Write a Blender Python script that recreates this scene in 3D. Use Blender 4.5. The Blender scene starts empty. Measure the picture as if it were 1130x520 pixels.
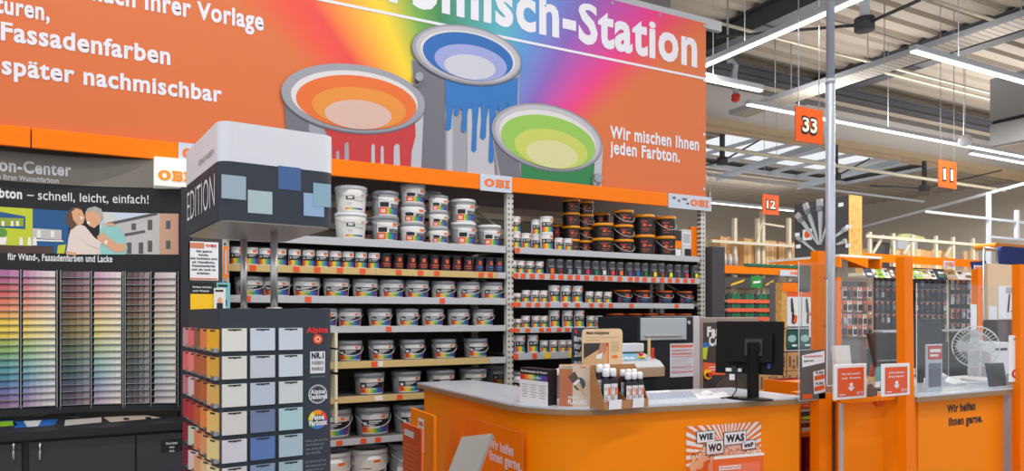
import bpy, bmesh, math, random
from mathutils import Vector, Matrix
random.seed(7)
S = bpy.context.scene
C = S.collection
PI = math.pi
# ---------------------------------------------------------------- camera model (1130 x 520)
FPX, CX, HY, ZC = 794.0, 565.0, 349.0, 1.6
YAW = math.atan(425 / 794.0)
SA, CA = math.sin(YAW), math.cos(YAW)
def ray(px, py):
    t = (px - CX) / FPX
    return (SA + CA * t, CA - SA * t, (HY - py) / FPX)
def atD(px, py, d):
    r = ray(px, py); return Vector((r[0] * d, r[1] * d, ZC + r[2] * d))
def atY(px, py, Y):
    return atD(px, py, Y / ray(px, py)[1])
def atX(px, py, X):
    return atD(px, py, X / ray(px, py)[0])
def atZ(px, py, Z):
    return atD(px, py, (Z - ZC) / ray(px, py)[2])
def XY(px, Y): return atY(px, HY, Y).x
def ZY(px, py, Y): return atY(px, py, Y).z

# ---------------------------------------------------------------- materials
def lin(c):
    out = []
    for v in c[:3]:
        v /= 255.0
        out.append(v / 12.92 if v <= .04045 else ((v + .055) / 1.055) ** 2.4)
    return (*out, 1.0)
MATS = {}
def new_mat(name):
    m = bpy.data.materials.new(name); m.use_nodes = True
    nt = m.node_tree
    return m, nt, nt.nodes['Principled BSDF']
def M(name, col=(200, 200, 200), rough=.5, metal=0., emit=0., noise=0., scale=30., spec=.5):
    if name in MATS: return MATS[name]
    m, nt, b = new_mat(name)
    b.inputs['Base Color'].default_value = lin(col)
    b.inputs['Roughness'].default_value = rough
    b.inputs['Metallic'].default_value = metal
    b.inputs['Specular IOR Level'].default_value = spec
    if emit:
        b.inputs['Emission Color'].default_value = lin(col)
        b.inputs['Emission Strength'].default_value = emit
    if noise:
        tc = nt.nodes.new('ShaderNodeTexCoord'); n = nt.nodes.new('ShaderNodeTexNoise'); r = nt.nodes.new('ShaderNodeValToRGB')
        n.inputs['Scale'].default_value = scale; n.inputs['Detail'].default_value = 4
        c = lin(col)
        r.color_ramp.elements[0].color = (*[v * (1 - noise) for v in c[:3]], 1); r.color_ramp.elements[0].position = .3
        r.color_ramp.elements[1].color = (*[min(1, v * (1 + noise)) for v in c[:3]], 1); r.color_ramp.elements[1].position = .7
        nt.links.new(tc.outputs['Object'], n.inputs['Vector']); nt.links.new(n.outputs['Fac'], r.inputs['Fac']); nt.links.new(r.outputs['Color'], b.inputs['Base Color'])
    MATS[name] = m
    return m
class NT:
    """small helper to wire math on uv"""
    def __init__(s, nt): s.nt = nt
    def val(s, v, sock):
        if isinstance(v, (int, float)): sock.default_value = v
        elif isinstance(v, tuple): sock.default_value = v
        else: s.nt.links.new(v, sock)
    def math(s, op, a, b=0.0, c=None):
        n = s.nt.nodes.new('ShaderNodeMath'); n.operation = op
        s.val(a, n.inputs[0]); s.val(b, n.inputs[1])
        if c is not None: s.val(c, n.inputs[2])
        return n.outputs[0]
    def rng(s, x, a, b):
        return s.math('MULTIPLY', s.math('GREATER_THAN', x, a), s.math('LESS_THAN', x, b))
    def mix(s, f, a, b):
        n = s.nt.nodes.new('ShaderNodeMix'); n.data_type = 'RGBA'
        s.val(f, n.inputs[0]); s.val(a, n.inputs[6]); s.val(b, n.inputs[7])
        return n.outputs[2]
    def ramp(s, x, stops, const=False):
        n = s.nt.nodes.new('ShaderNodeValToRGB'); cr = n.color_ramp
        if const: cr.interpolation = 'CONSTANT'
        while len(cr.elements) < len(stops): cr.elements.new(.5)
        for e, (p, c) in zip(cr.elements, stops): e.position = p; e.color = c
        s.val(x, n.inputs[0]); return n.outputs[0]
RAINBOW = [(0, lin((214, 60, 40))), (.16, lin((232, 120, 40))), (.33, lin((235, 205, 60))), (.5, lin((70, 165, 80))), (.68, lin((40, 105, 175))), (.85, lin((85, 55, 140))), (1, lin((160, 60, 120)))]
def label_mat(name, base, layers, rough=.35):
    """layers: (u0,u1,v0,v1,colour | 'rainbow' | 'marks')"""
    if name in MATS: return MATS[name]
    m, nt, b = new_mat(name); k = NT(nt)
    uvn = nt.nodes.new('ShaderNodeUVMap'); sp = nt.nodes.new('ShaderNodeSeparateXYZ')
    nt.links.new(uvn.outputs[0], sp.inputs[0]); u, v = sp.outputs[0], sp.outputs[1]
    col = lin(base)
    for (u0, u1, v0, v1, c) in layers:
        f = k.math('MULTIPLY', k.rng(u, u0, u1), k.rng(v, v0, v1))
        if c == 'rainbow':
            cc = k.ramp(u, RAINBOW)
        elif c == 'marks':        # illegible small print: rows of short white strokes
            nz = nt.nodes.new('ShaderNodeTexNoise'); nz.inputs['Scale'].default_value = 26
            nt.links.new(uvn.outputs[0], nz.inputs['Vector'])
            row = k.math('LESS_THAN', k.math('FRACT', k.math('MULTIPLY', v, 11.0)), .5)
            f = k.math('MULTIPLY', f, k.math('MULTIPLY', row, k.math('GREATER_THAN', nz.outputs['Fac'], .5)))
            cc = lin((215, 215, 215))
        elif c == 'dmarks':
            nz = nt.nodes.new('ShaderNodeTexNoise'); nz.inputs['Scale'].default_value = 26
            nt.links.new(uvn.outputs[0], nz.inputs['Vector'])
            row = k.math('LESS_THAN', k.math('FRACT', k.math('MULTIPLY', v, 11.0)), .5)
            f = k.math('MULTIPLY', f, k.math('MULTIPLY', row, k.math('GREATER_THAN', nz.outputs['Fac'], .45)))
            cc = lin((70, 70, 75))
        else: cc = lin(c)
        col = k.mix(f, col, cc)
    k.val(col, b.inputs['Base Color'])
    b.inputs['Roughness'].default_value = rough
    MATS[name] = m
    return m
def object_colour_mat(name, fade=0., rough=.5):
    m, nt, b = new_mat(name); k = NT(nt)
    oi = nt.nodes.new('ShaderNodeObjectInfo'); col = oi.outputs['Color']
    if fade:
        tc = nt.nodes.new('ShaderNodeTexCoord'); sp = nt.nodes.new('ShaderNodeSeparateXYZ'); nt.links.new(tc.outputs['Generated'], sp.inputs[0])
        step = k.math('MULTIPLY', k.math('FLOOR', k.math('MULTIPLY', sp.outputs[0], 5.0)), .25)
        col = k.mix(k.math('MULTIPLY', step, fade), col, lin((232, 226, 214)))
    k.val(col, b.inputs['Base Color']); b.inputs['Roughness'].default_value = rough
    MATS[name] = m
    return m
def glass_mat(name, tint=(240, 246, 246), gloss=.07, body=.03):
    m = bpy.data.materials.new(name); m.use_nodes = True; nt = m.node_tree; nt.nodes.clear()
    out = nt.nodes.new('ShaderNodeOutputMaterial'); tr = nt.nodes.new('ShaderNodeBsdfTransparent'); gl = nt.nodes.new('ShaderNodeBsdfGlossy')
    df = nt.nodes.new('ShaderNodeBsdfDiffuse'); mx = nt.nodes.new('ShaderNodeMixShader'); m2 = nt.nodes.new('ShaderNodeMixShader')
    tr.inputs[0].default_value = lin(tint); gl.inputs['Roughness'].default_value = .03; df.inputs[0].default_value = lin((235, 238, 240))
    mx.inputs[0].default_value = gloss; m2.inputs[0].default_value = body
    nt.links.new(tr.outputs[0], mx.inputs[1]); nt.links.new(gl.outputs[0], mx.inputs[2])
    nt.links.new(mx.outputs[0], m2.inputs[1]); nt.links.new(df.outputs[0], m2.inputs[2]); nt.links.new(m2.outputs[0], out.inputs[0])
    MATS[name] = m
    return m

# ---------------------------------------------------------------- mesh builder
class MB:
    def __init__(s): s.bm = bmesh.new(); s.uv = None
    def face(s, pts, mi=0, smooth=False):
        vs = [s.bm.verts.new(p) for p in pts]
        f = s.bm.faces.new(vs); f.material_index = mi; f.smooth = smooth
        return f
    def box(s, x0, x1, y0, y1, z0, z1, mi=0, bev=0.):
        x0, x1 = min(x0, x1), max(x0, x1); y0, y1 = min(y0, y1), max(y0, y1); z0, z1 = min(z0, z1), max(z0, z1)
        r = bmesh.ops.create_cube(s.bm, size=1)
        vs = r['verts']
        for v in vs:
            v.co = Vector((x0 + (v.co.x + .5) * (x1 - x0), y0 + (v.co.y + .5) * (y1 - y0), z0 + (v.co.z + .5) * (z1 - z0)))
        fs = {f for v in vs for f in v.link_faces}
        for f in fs: f.material_index = mi
        if bev:
            es = list({e for v in vs for e in v.link_edges})
            bmesh.ops.bevel(s.bm, geom=es, offset=bev, segments=2, affect='EDGES', profile=.5)
        return s
    def prism(s, pts, axis, a0, a1, mi=0):
        """2D outline pts extruded along axis between a0 and a1. axis z: (x,y); y: (x,z); x: (y,z)"""
        def P(p, a):
            return Vector((p[0], p[1], a)) if axis == 'z' else Vector((p[0], a, p[1])) if axis == 'y' else Vector((a, p[0], p[1]))
        lo = [s.bm.verts.new(P(p, a0)) for p in pts]; hi = [s.bm.verts.new(P(p, a1)) for p in pts]
        fs = [s.bm.faces.new(lo), s.bm.faces.new(hi[::-1])]
        n = len(pts)
        for i in range(n): fs.append(s.bm.faces.new((lo[i], hi[i], hi[(i + 1) % n], lo[(i + 1) % n])))
        for f in fs: f.material_index = mi
        bmesh.ops.recalc_face_normals(s.bm, faces=fs)
        return s
    def bar(s, a, b, w, h=None, mi=0):
        """rectangular bar from a to b"""
        a, b = Vector(a), Vector(b); h = h or w
        d = (b - a).normalized(); up = Vector((0, 0, 1)) if abs(d.z) < .95 else Vector((0, 1, 0))
        r = d.cross(up).normalized() * w / 2; u = r.normalized().cross(d) * h / 2
        q = [-r - u, r - u, r + u, -r + u]
        A = [s.bm.verts.new(a + k) for k in q]; B = [s.bm.verts.new(b + k) for k in q]
        fs = [s.bm.faces.new(A), s.bm.faces.new(B[::-1])]
        for i in range(4): fs.append(s.bm.faces.new((A[i], B[i], B[(i + 1) % 4], A[(i + 1) % 4])))
        for f in fs: f.material_index = mi
        bmesh.ops.recalc_face_normals(s.bm, faces=fs)
        return s
    def tube(s, path, r, n=8, mi=0, closed=False):
        path = [Vector(p) for p in path]; rings = []
        L = len(path)
        for i, p in enumerate(path):
            a = path[(i - 1) % L] if (closed or i > 0) else p; b = path[(i + 1) % L] if (closed or i < L - 1) else p
            d = (b - a).normalized(); up = Vector((0, 0, 1)) if abs(d.z) < .9 else Vector((0, 1, 0))
            u = d.cross(up).normalized(); v = u.cross(d)
            rr = r[i] if isinstance(r, (list, tuple)) else r
            rings.append([s.bm.verts.new(p + (u * math.cos(2 * PI * k / n) + v * math.sin(2 * PI * k / n)) * rr) for k in range(n)])
        fs = []
        for i in range(L if closed else L - 1):
            A, B = rings[i], rings[(i + 1) % L]
            for k in range(n):
                f = s.bm.faces.new((A[k], A[(k + 1) % n], B[(k + 1) % n], B[k])); f.smooth = True; f.material_index = mi; fs.append(f)
        if not closed:
            for R in (rings[0], rings[-1]):
                f = s.bm.faces.new(R); f.material_index = mi; fs.append(f)
        bmesh.ops.recalc_face_normals(s.bm, faces=fs)
        return s
    def lathe(s, prof, n=24, c=(0, 0, 0), mi=0, sharp=True):
        """prof: (r,z) list; r==0 closes"""
        rings = []; c = Vector(c)
        for r, z in prof:
            if r < 1e-6: rings.append([s.bm.verts.new(c + Vector((0, 0, z)))])
            else: rings.append([s.bm.verts.new(c + Vector((r * math.cos(2 * PI * k / n), r * math.sin(2 * PI * k / n), z))) for k in range(n)])
        fs = []
        for A, B in zip(rings, rings[1:]):
            for k in range(n):
                if len(A) == 1 and len(B) == 1: continue
                if len(A) == 1: q = (A[0], B[k], B[(k + 1) % n])
                elif len(B) == 1: q = (A[k], B[0], A[(k + 1) % n])
                else: q = (A[k], B[k], B[(k + 1) % n], A[(k + 1) % n])
                f = s.bm.faces.new(q); f.material_index = mi; f.smooth = True; fs.append(f)
        bmesh.ops.recalc_face_normals(s.bm, faces=fs)
        return s
    def cyl(s, a, b, r, n=16, mi=0): return s.tube([a, b], r, n, mi)
    def patch(s, r0, r1, z0, z1, ang, n=10, mi=0):
        """label wrapped round the -Y side of a (tapered) can, with uv"""
        uvl = s.bm.loops.layers.uv.verify()
        prev = None
        for i in range(n + 1):
            a = -PI / 2 - ang + 2 * ang * i / n
            cur = (s.bm.verts.new((r0 * math.cos(a), r0 * math.sin(a), z0)), s.bm.verts.new((r1 * math.cos(a), r1 * math.sin(a), z1)), i / n)
            if prev:
                f = s.bm.faces.new((prev[0], cur[0], cur[1], prev[1])); f.smooth = True; f.material_index = mi
                for l, uv in zip(f.loops, ((prev[2], 0), (cur[2], 0), (cur[2], 1), (prev[2], 1))): l[uvl].uv = uv
            prev = cur
        return s
    def uvquad(s, pts, mi=0):
        uvl = s.bm.loops.layers.uv.verify(); f = s.face(pts, mi)
        for l, uv in zip(f.loops, ((0, 0), (1, 0), (1, 1), (0, 1))): l[uvl].uv = uv
        return s
    def poly(s, pts2, fn, layer=0, mi=0):
        return s.face([fn(a, b, layer) for a, b in pts2], mi)
PINV = {}
def link(name, me, mats, parent=None, local=False):
    o = bpy.data.objects.new(name, me); C.objects.link(o)
    for m in (mats if isinstance(mats, (list, tuple)) else [mats]):
        if m is not None and len(me.materials) < 40: me.materials.append(m)
    if parent is not None:
        o.parent = parent
        if not local and parent.name in PINV: o.matrix_parent_inverse = PINV[parent.name]
    return o
def obj(name, mb, mats, parent=None, local=False):
    me = bpy.data.meshes.new(name); mb.bm.to_mesh(me); mb.bm.free()
    return link(name, me, mats, parent, local)
def tag(o, label=None, cat=None, group=None, kind=None):
    if label: o['label'] = label
    if cat: o['category'] = cat
    if group: o['group'] = group
    if kind: o['kind'] = kind
    return o
def struct(name, mb, mats): return tag(obj(name, mb, mats), kind='structure')
def thing(name, label, cat, loc=(0, 0, 0), rotz=0., group=None):
    o = bpy.data.objects.new(name, None); C.objects.link(o)
    o.empty_display_size = .1
    o.location = loc; o.rotation_euler = (0, 0, rotz)
    PINV[o.name] = (Matrix.Translation(Vector(loc)) @ Matrix.Rotation(rotz, 4, 'Z')).inverted()
    return tag(o, label, cat, group)
KIDS = {}
def dup(root, loc, rotz=0., label=None, group=None, colour=None):
    r = root.copy(); C.objects.link(r); r.location = loc; r.rotation_euler = (0, 0, rotz)
    if label: r['label'] = label
    if group: r['group'] = group
    if colour: r.color = colour
    for ch in KIDS.setdefault(root.name, list(root.children)):
        c = ch.copy(); C.objects.link(c); c.parent = r
        for g in KIDS.setdefault(ch.name, list(ch.children)):
            d = g.copy(); C.objects.link(d); d.parent = c
    return r
ORD = ['first', 'second', 'third', 'fourth', 'fifth', 'sixth', 'seventh', 'eighth', 'ninth', 'tenth', 'eleventh', 'twelfth', 'thirteenth', 'fourteenth', 'fifteenth', 'sixteenth', 'seventeenth', 'eighteenth', 'nineteenth', 'twentieth', 'twenty-first', 'twenty-second', 'twenty-third', 'twenty-fourth', 'twenty-fifth', 'twenty-sixth', 'twenty-seventh', 'twenty-eighth', 'twenty-ninth', 'thirtieth']

# ---------------------------------------------------------------- lettering
_TC = {}
def text_data(s, bold):
    key = (s, bold)
    if key in _TC: return _TC[key]
    cu = bpy.data.curves.new('lettering', 'FONT'); cu.body = s; cu.size = 1; cu.offset = bold; cu.resolution_u = 3; cu.space_character = 1 if s.isdigit() else 1 + max(0, bold) * 2.6
    o = bpy.data.objects.new('lettering', cu); C.objects.link(o)
    bpy.context.view_layer.update()
    me = bpy.data.meshes.new_from_object(o.evaluated_get(bpy.context.evaluated_depsgraph_get()))
    vs = [(v.co.x, v.co.y) for v in me.vertices]; fs = [tuple(p.vertices) for p in me.polygons]
    bpy.data.objects.remove(o); bpy.data.curves.remove(cu); bpy.data.meshes.remove(me)
    _TC[key] = (vs, fs)
    return _TC[key]
CAP = max(v[1] for v in text_data('H', 0)[0])
XH = .74
def text_fit(mb, s, fn, x0, x1, base, cap, bold=.02, layer=1, mi=0, sx=None, right=False):
    """lettering between x0 and x1 with the given baseline and cap height, in the 2D plane that fn maps into the place"""
    vs, fs = text_data(s, bold)
    if not vs: return 1
    xh = max(v[1] for v in text_data('x', 0)[0]); k1 = XH * CAP / xh; k2 = (1 - XH) * CAP / (CAP - xh)
    if not s.isupper(): vs = [(x, y * k1 if y < xh else XH * CAP + (y - xh) * k2) for x, y in vs]
    a, b = min(v[0] for v in vs), max(v[0] for v in vs)
    if sx is None: sx = (x1 - x0) / (b - a)
    sy = cap / CAP
    if right: x0 = x1 - (b - a) * sx
    V = [mb.bm.verts.new(fn(x0 + (x - a) * sx, base + y * sy, layer)) for x, y in vs]
    for f in fs:
        try:
            g = mb.bm.faces.new([V[i] for i in f]); g.material_index = mi
        except ValueError: pass
    return sx
def rect2(x0, x1, y0, y1): return [(x0, y0), (x1, y0), (x1, y1), (x0, y1)]
def ell2(cx, cy, a, b, rot=0., n=40, t0=0., t1=2 * PI):
    c, s_ = math.cos(rot), math.sin(rot)
    full = abs(t1 - t0 - 2 * PI) < 1e-6
    ts = [t0 + (t1 - t0) * i / (n if full else n - 1) for i in range(n)]
    return [(cx + a * math.cos(t) * c - b * math.sin(t) * s_, cy + a * math.cos(t) * s_ + b * math.sin(t) * c) for t in ts]
def strips(pts, x0, step):
    """cut a 2D outline into upright slices so that it can follow a curved wall"""
    def cut(ps, x, keep_right):
        out = []
        for (a, b), (c, d) in zip(ps, ps[1:] + ps[:1]):
            ia, ic = ((a >= x) == keep_right), ((c >= x) == keep_right)
            if ia: out.append((a, b))
            if ia != ic and abs(c - a) > 1e-9: t = (x - a) / (c - a); out.append((x, b + (d - b) * t))
        return out
    res = []; lo, hi = min(p[0] for p in pts), max(p[0] for p in pts)
    i = math.floor((lo - x0) / step)
    while x0 + i * step < hi:
        q = cut(pts, x0 + i * step, True)
        if len(q) > 2: q = cut(q, x0 + (i + 1) * step, False)
        if len(q) > 2 and max(p[0] for p in q) - min(p[0] for p in q) > 1e-5: res.append(q)
        i += 1
    return res
def ring2(mb, outer, inner, fn, layer, mi):
    n = len(outer)
    for i in range(n):
        j = (i + 1) % n
        mb.poly([outer[i], outer[j], inner[j], inner[i]], fn, layer, mi)
def obi(mb, fn, x0, x1, y0, y1, layer=1, mi=0):
    """the shop's three heavy slab letters"""
    w, h = x1 - x0, y1 - y0
    X = lambda a: x0 + a * w
    Y = lambda b: y0 + b * h
    ring2(mb, ell2(X(.2), Y(.5), .2 * w, .5 * h, n=28), ell2(X(.2), Y(.5), .075 * w, .3 * h, n=28), fn, layer, mi)
    R = lambda a0, a1, b0, b1: mb.poly(rect2(X(a0), X(a1), Y(b0), Y(b1)), fn, layer, mi)
    R(.43, .70, 0, .2); R(.43, .70, .8, 1); R(.47, .56, .2, .8); R(.56, .70, .43, .57)
    layer += .3
    ring2(mb, ell2(X(.68), Y(.73), .09 * w, .27 * h, n=18), ell2(X(.66), Y(.70), .03 * w, .1 * h, n=18), fn, layer, mi)
    layer += .3
    ring2(mb, ell2(X(.68), Y(.27), .1 * w, .27 * h, n=18), ell2(X(.66), Y(.30), .03 * w, .1 * h, n=18), fn, layer, mi)
    R(.80, 1, 0, .2); R(.80, 1, .8, 1); R(.85, .95, .2, .8)
def planeY(Y, eps=.0015):
    return lambda a, b, l=0: Vector((a, Y - eps * l, b))
def planeX(X, eps=.0015):      # faces -X; a = -y so that text runs the right way
    return lambda a, b, l=0: Vector((X - eps * l, -a, b))
def frame(o, u, v, n, eps=.0015):
    o, u, v, n = Vector(o), Vector(u), Vector(v), Vector(n)
    return lambda a, b, l=0: o + u * a + v * b + n * (eps * l)
ORANGE = M('orange_lacquer', (248, 124, 0), .42, spec=.18)
ORANGE_D = M('orange_sheet', (230, 92, 30), .5, spec=.3)
WHITE = M('white_plastic', (232, 232, 234), .4)
PAPER = M('paper', (236, 236, 240), .7)
BLACK = M('black_plastic', (24, 24, 26), .4)
INK = M('ink', (22, 22, 26), .6)
DARK = M('dark_interior', (46, 44, 46), .7)
GREY = M('grey_steel', (178, 180, 186), .45)
CREAM = M('cream_steel', (214, 204, 180), .5)
LOGO = M('logo_orange', (240, 112, 8), .4)
RED = M('red_sheet', (214, 48, 34), .5)
CHROME = M('chrome', (206, 204, 204), .32, .7)
ALU = M('aluminium', (178, 182, 190), .38, .85)
YELLOW = M('yellow_sheet', (250, 200, 20), .5)
CARD = M('cardboard', (176, 124, 76), .75, noise=.08, scale=20)
# ================================================================ SETTING
mb = MB(); mb.box(-8, 40, -7, 26, -.1, 0); struct('floor', mb, M('floor_vinyl', (150, 152, 160), .35, noise=.05, scale=3))
# corrugated roof deck: trapezoid profile along Y, ribs run along X
ZR, ZL, YS = 8.4, 6.9, 15.0
def deck(mb, x0, x1, y0, y1, z, pitch=.5):
    y = y0; h = .09
    while y < y1 - 1e-6:
        e = min(y + pitch, y1); a = (e - y)
        pr = [(y, z), (y + a * .45, z), (y + a * .55, z + h), (y + a * .9, z + h), (e, z)]
        for (ya, za), (yb, zb) in zip(pr, pr[1:]):
            mb.face([(x0, ya, za), (x0, yb, zb), (x1, yb, zb), (x1, ya, za)])
        y = e
    mb.box(x0, x1, y0, y1, z + .3, z + .45)
DECK = M('roof_deck', (172, 160, 144), .6)
mb = MB(); deck(mb, -8, 40, -7, YS, ZR); struct('ceiling', mb, DECK)
mb = MB(); deck(mb, -8, 40, 19.2, 26, ZL); deck(mb, -8, 15.4, YS + .2, 19.2, ZL); deck(mb, 25.5, 40, YS + .2, 19.2, ZL); struct('ceiling_rear', mb, DECK)
mb = MB(); mb.box(-8, 40, YS, YS + .15, ZL + .1, ZR + .4); struct('wall_upstand', mb, M('fascia_grey', (224, 218, 210), .6))
mb = MB(); mb.box(-8, 40, YS - .25, YS, ZL - .05, ZL + .14); mb.box(-8, 40, YS - .02, YS + .2, ZL - .12, ZL - .05); struct('trim_1', mb, M('tan_edge', (206, 180, 146), .6))
mb = MB(); mb.box(-8, 40, 25.8, 26, 0, ZL + .5); struct('wall_back', mb, M('wall_paint', (196, 186, 170), .7))
mb = MB(); mb.box(31, 31.2, -7, 26, 0, ZR + .5); struct('wall_right', mb, M('wall_paint'))
mb = MB(); mb.box(-8, 5.95, 6.95, 7.05, 0, ZR); struct('wall_partition', mb, M('partition_grey', (120, 116, 112), .7))
# skylight: mullions and panes
mb = MB()
for i in range(8):
    x = 15.4 + i * 10.1 / 7; mb.box(x - .015, x + .015, YS, 19.2, ZL, ZL + .12)
mb.box(15.4, 25.5, 17.0, 17.06, ZL, ZL + .1); mb.box(15.4, 25.5, 19.15, 19.25, ZL - .02, ZL + .12)
w1 = tag(obj('window_1', mb, GREY), kind='structure')
mb = MB(); mb.box(15.4, 25.5, YS, 19.2, ZL + .13, ZL + .15); obj('pane', mb, glass_mat('roof_glass', (255, 255, 255), .02, .02), w1)

# ---------------------------------------------------------------- roof steel
STEEL_D = M('dark_steel', (74, 74, 80), .5)
STEEL_B = M('blue_grey_steel', (214, 222, 232), .45)
def beam(name, label, x0, x1, y0, y1, z0, z1, m, cat='roof beam', group=None):
    mb = MB()
    tw = .016
    if (x1 - x0) > (y1 - y0):   # along X, I-section
        ym = (y0 + y1) / 2
        mb.box(x0, x1, y0, y1, z0, z0 + .03); mb.box(x0, x1, y0, y1, z1 - .03, z1); mb.box(x0, x1, ym - tw, ym + tw, z0 + .03, z1 - .03)
    else:
        xm = (x0 + x1) / 2
        mb.box(x0, x1, y0, y1, z0, z0 + .03); mb.box(x0, x1, y0, y1, z1 - .03, z1); mb.box(xm - tw, xm + tw, y0, y1, z0 + .03, z1 - .03)
    return tag(obj(name, mb, m), label, cat, group)
beam('roof_beam', 'dark steel roof beam above the banner end, beside the first light strip', 12.15, 12.5, -6, YS - .3, 7.9, 8.4, STEEL_D)
beam('roof_beam', 'dark steel roof beam above the perforated cable tray and white light strip', 17.3, 17.7, -6, YS - .3, 7.85, 8.4, STEEL_D)
beam('purlin', 'dark steel cross beam running just before the pale roof upstand', 8, 30.9, 13.0, 13.3, 7.55, 7.849, STEEL_D, 'roof beam')
mb = MB(); mb.box(8, 30.9, 13.7, 13.9, 7.7, 7.849); tag(obj('purlin', mb, M('tan_beam', (200, 184, 164), .6)), 'tan timber coloured cross beam in front of the pale roof upstand', 'roof beam')
mb = MB(); mb.box(8, 30.9, 14.1, 14.35, 7.74, 7.849); tag(obj('purlin', mb, M('grey_duct', (120, 118, 118), .5)), 'grey cable duct running along the pale roof upstand', 'cable duct')
def pipe(label, px0, py0, px1, z, r=.035, m=None, y1=None, cat='pipe'):
    a = atZ(px0, py0, z); x1 = a.x + (px1)
    mb = MB(); mb.cyl((a.x, a.y, z), (x1, a.y, z), r, 8)
    return tag(obj('ceiling_pipe', mb, m or CREAM), label, cat, 'thin pipes under the roof deck')
pipe('cream pipe under the roof deck crossing above the first light strip', 780, 22, 16, 7.7)
pipe('cream pipe under the roof deck highest of the three', 1030, 0, 14, 8.0)
pipe('cream pipe under the roof deck crossing behind the white light strip', 960, 76, 14, 7.6)
pipe('long cream pipe crossing below the skylight', 781, 162, 13.5, 5.9, .05)
a, b = atD(950, 251, 30), atD(1132, 202.5, 20); mb = MB(); mb.bar(a, b, .08, .08); tag(obj('ceiling_rail', mb, GREY), 'pale grey rail rising towards the white tube frame before the back wall', 'rail')
pipe('thin pale pipe below the skylight, lower than the long cream one', 781, 193, 10, 5.6, .04, GREY)
# skylight steel: pale I-beams running back under the glass
for (pa, ya, pb, yb, lab) in ((790, 200, 905, 163, 'pale blue steel beam under the skylight behind the number sign thirty-three'), (880, 209, 992, 181, 'pale blue steel beam under the skylight end behind the round pole')):
    a, b = atZ(pa, ya, 6.3), atZ(pb, yb, 6.3)
    mb = MB(); mb.bar(a, b, .1, .025); mb.bar(a + Vector((0, 0, .17)), b + Vector((0, 0, .17)), .1, .025); mb.bar(a + Vector((0, 0, .085)), b + Vector((0, 0, .085)), .02, .16)
    tag(obj('roof_beam', mb, STEEL_B), lab, 'roof beam')
# tie rods with hub posts
def hub(px, py0, py1, d, lab, rods):
    a, b = atD(px, py0, d), atD(px, py1, d); a.z = min(a.z, (ZL if a.y > YS else ZR) - .002)
    t = thing('strut_post', lab, 'roof strut', (a.x, a.y, b.z))
    mb = MB(); mb.bar((a.x, a.y, b.z), (a.x, a.y, a.z), .11, .11); obj('post', mb, STEEL_B if d < 15 else STEEL_D, t)
    mb = MB(); mb.lathe([(0, -.1), (.16, -.1), (.16, .1), (0, .1)], 16, (a.x, a.y, b.z)); obj('hub', mb, STEEL_D, t)
    for (qx, qy, qd) in rods:
        mb = MB(); mb.cyl((a.x, a.y, b.z), atD(qx, qy, qd), .028, 6); obj('tie_rod', mb, STEEL_D, t)
hub(954, -40, 27, 12, 'blue steel strut post with round hub hanging under the roof', [(1015, 0, 11), (790, 41, 15)])
hub(797, 140, 178, 21, 'dark strut post with hub in front of the skylight', [(850, 148, 21.5), (745, 190, 21)])
hub(922, 160, 195, 22, 'dark strut post in front of the skylight beside the round pole', [(960, 175, 22)])
hub(1020, 178, 208, 24, 'dark strut post behind number sign eleven', [(1105, 188, 25), (960, 205, 24)])
# perforated cable tray along Y
a, b = atZ(781, 147, 6.9), atZ(1128, 13, 6.9); tx = (a.x + b.x) / 2
t = thing('cable_tray', 'long perforated grey cable tray hung under the roof', 'cable tray', (tx, 8, 6.9))
m, nt, bs = new_mat('perforated_sheet'); k = NT(nt)
tc = nt.nodes.new('ShaderNodeTexCoord'); sp = nt.nodes.new('ShaderNodeSeparateXYZ'); nt.links.new(tc.outputs['Object'], sp.inputs[0])
hole = k.math('MULTIPLY', k.math('LESS_THAN', k.math('FRACT', k.math('MULTIPLY', sp.outputs[1], 8.0)), .35), k.math('LESS_THAN', k.math('FRACT', k.math('MULTIPLY', sp.outputs[0], 12.0)), .5))
k.val(k.mix(hole, lin((186, 176, 160)), lin((90, 86, 82))), bs.inputs['Base Color']); bs.inputs['Roughness'].default_value = .5
MATS['perforated_sheet'] = m
mb = MB(); mb.box(tx - .3, tx + .3, -5, 14, 6.9, 6.91); obj('tray_floor', mb, m, t)
for sgn in (-1, 1):
    mb = MB(); mb.box(tx + sgn * .3 - .01, tx + sgn * .3 + .01, -5, 14, 6.91, 7.02); obj('tray_side', mb, GREY, t)
for y in (4, 7, 10, 12.5):
    for sgn in (-1, 1):
        mb = MB(); mb.cyl((tx + sgn * .28, y, 6.93), (tx + sgn * .28, y, 8.42), .012, 6); obj('hanger_rod', mb, GREY, t)
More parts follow.
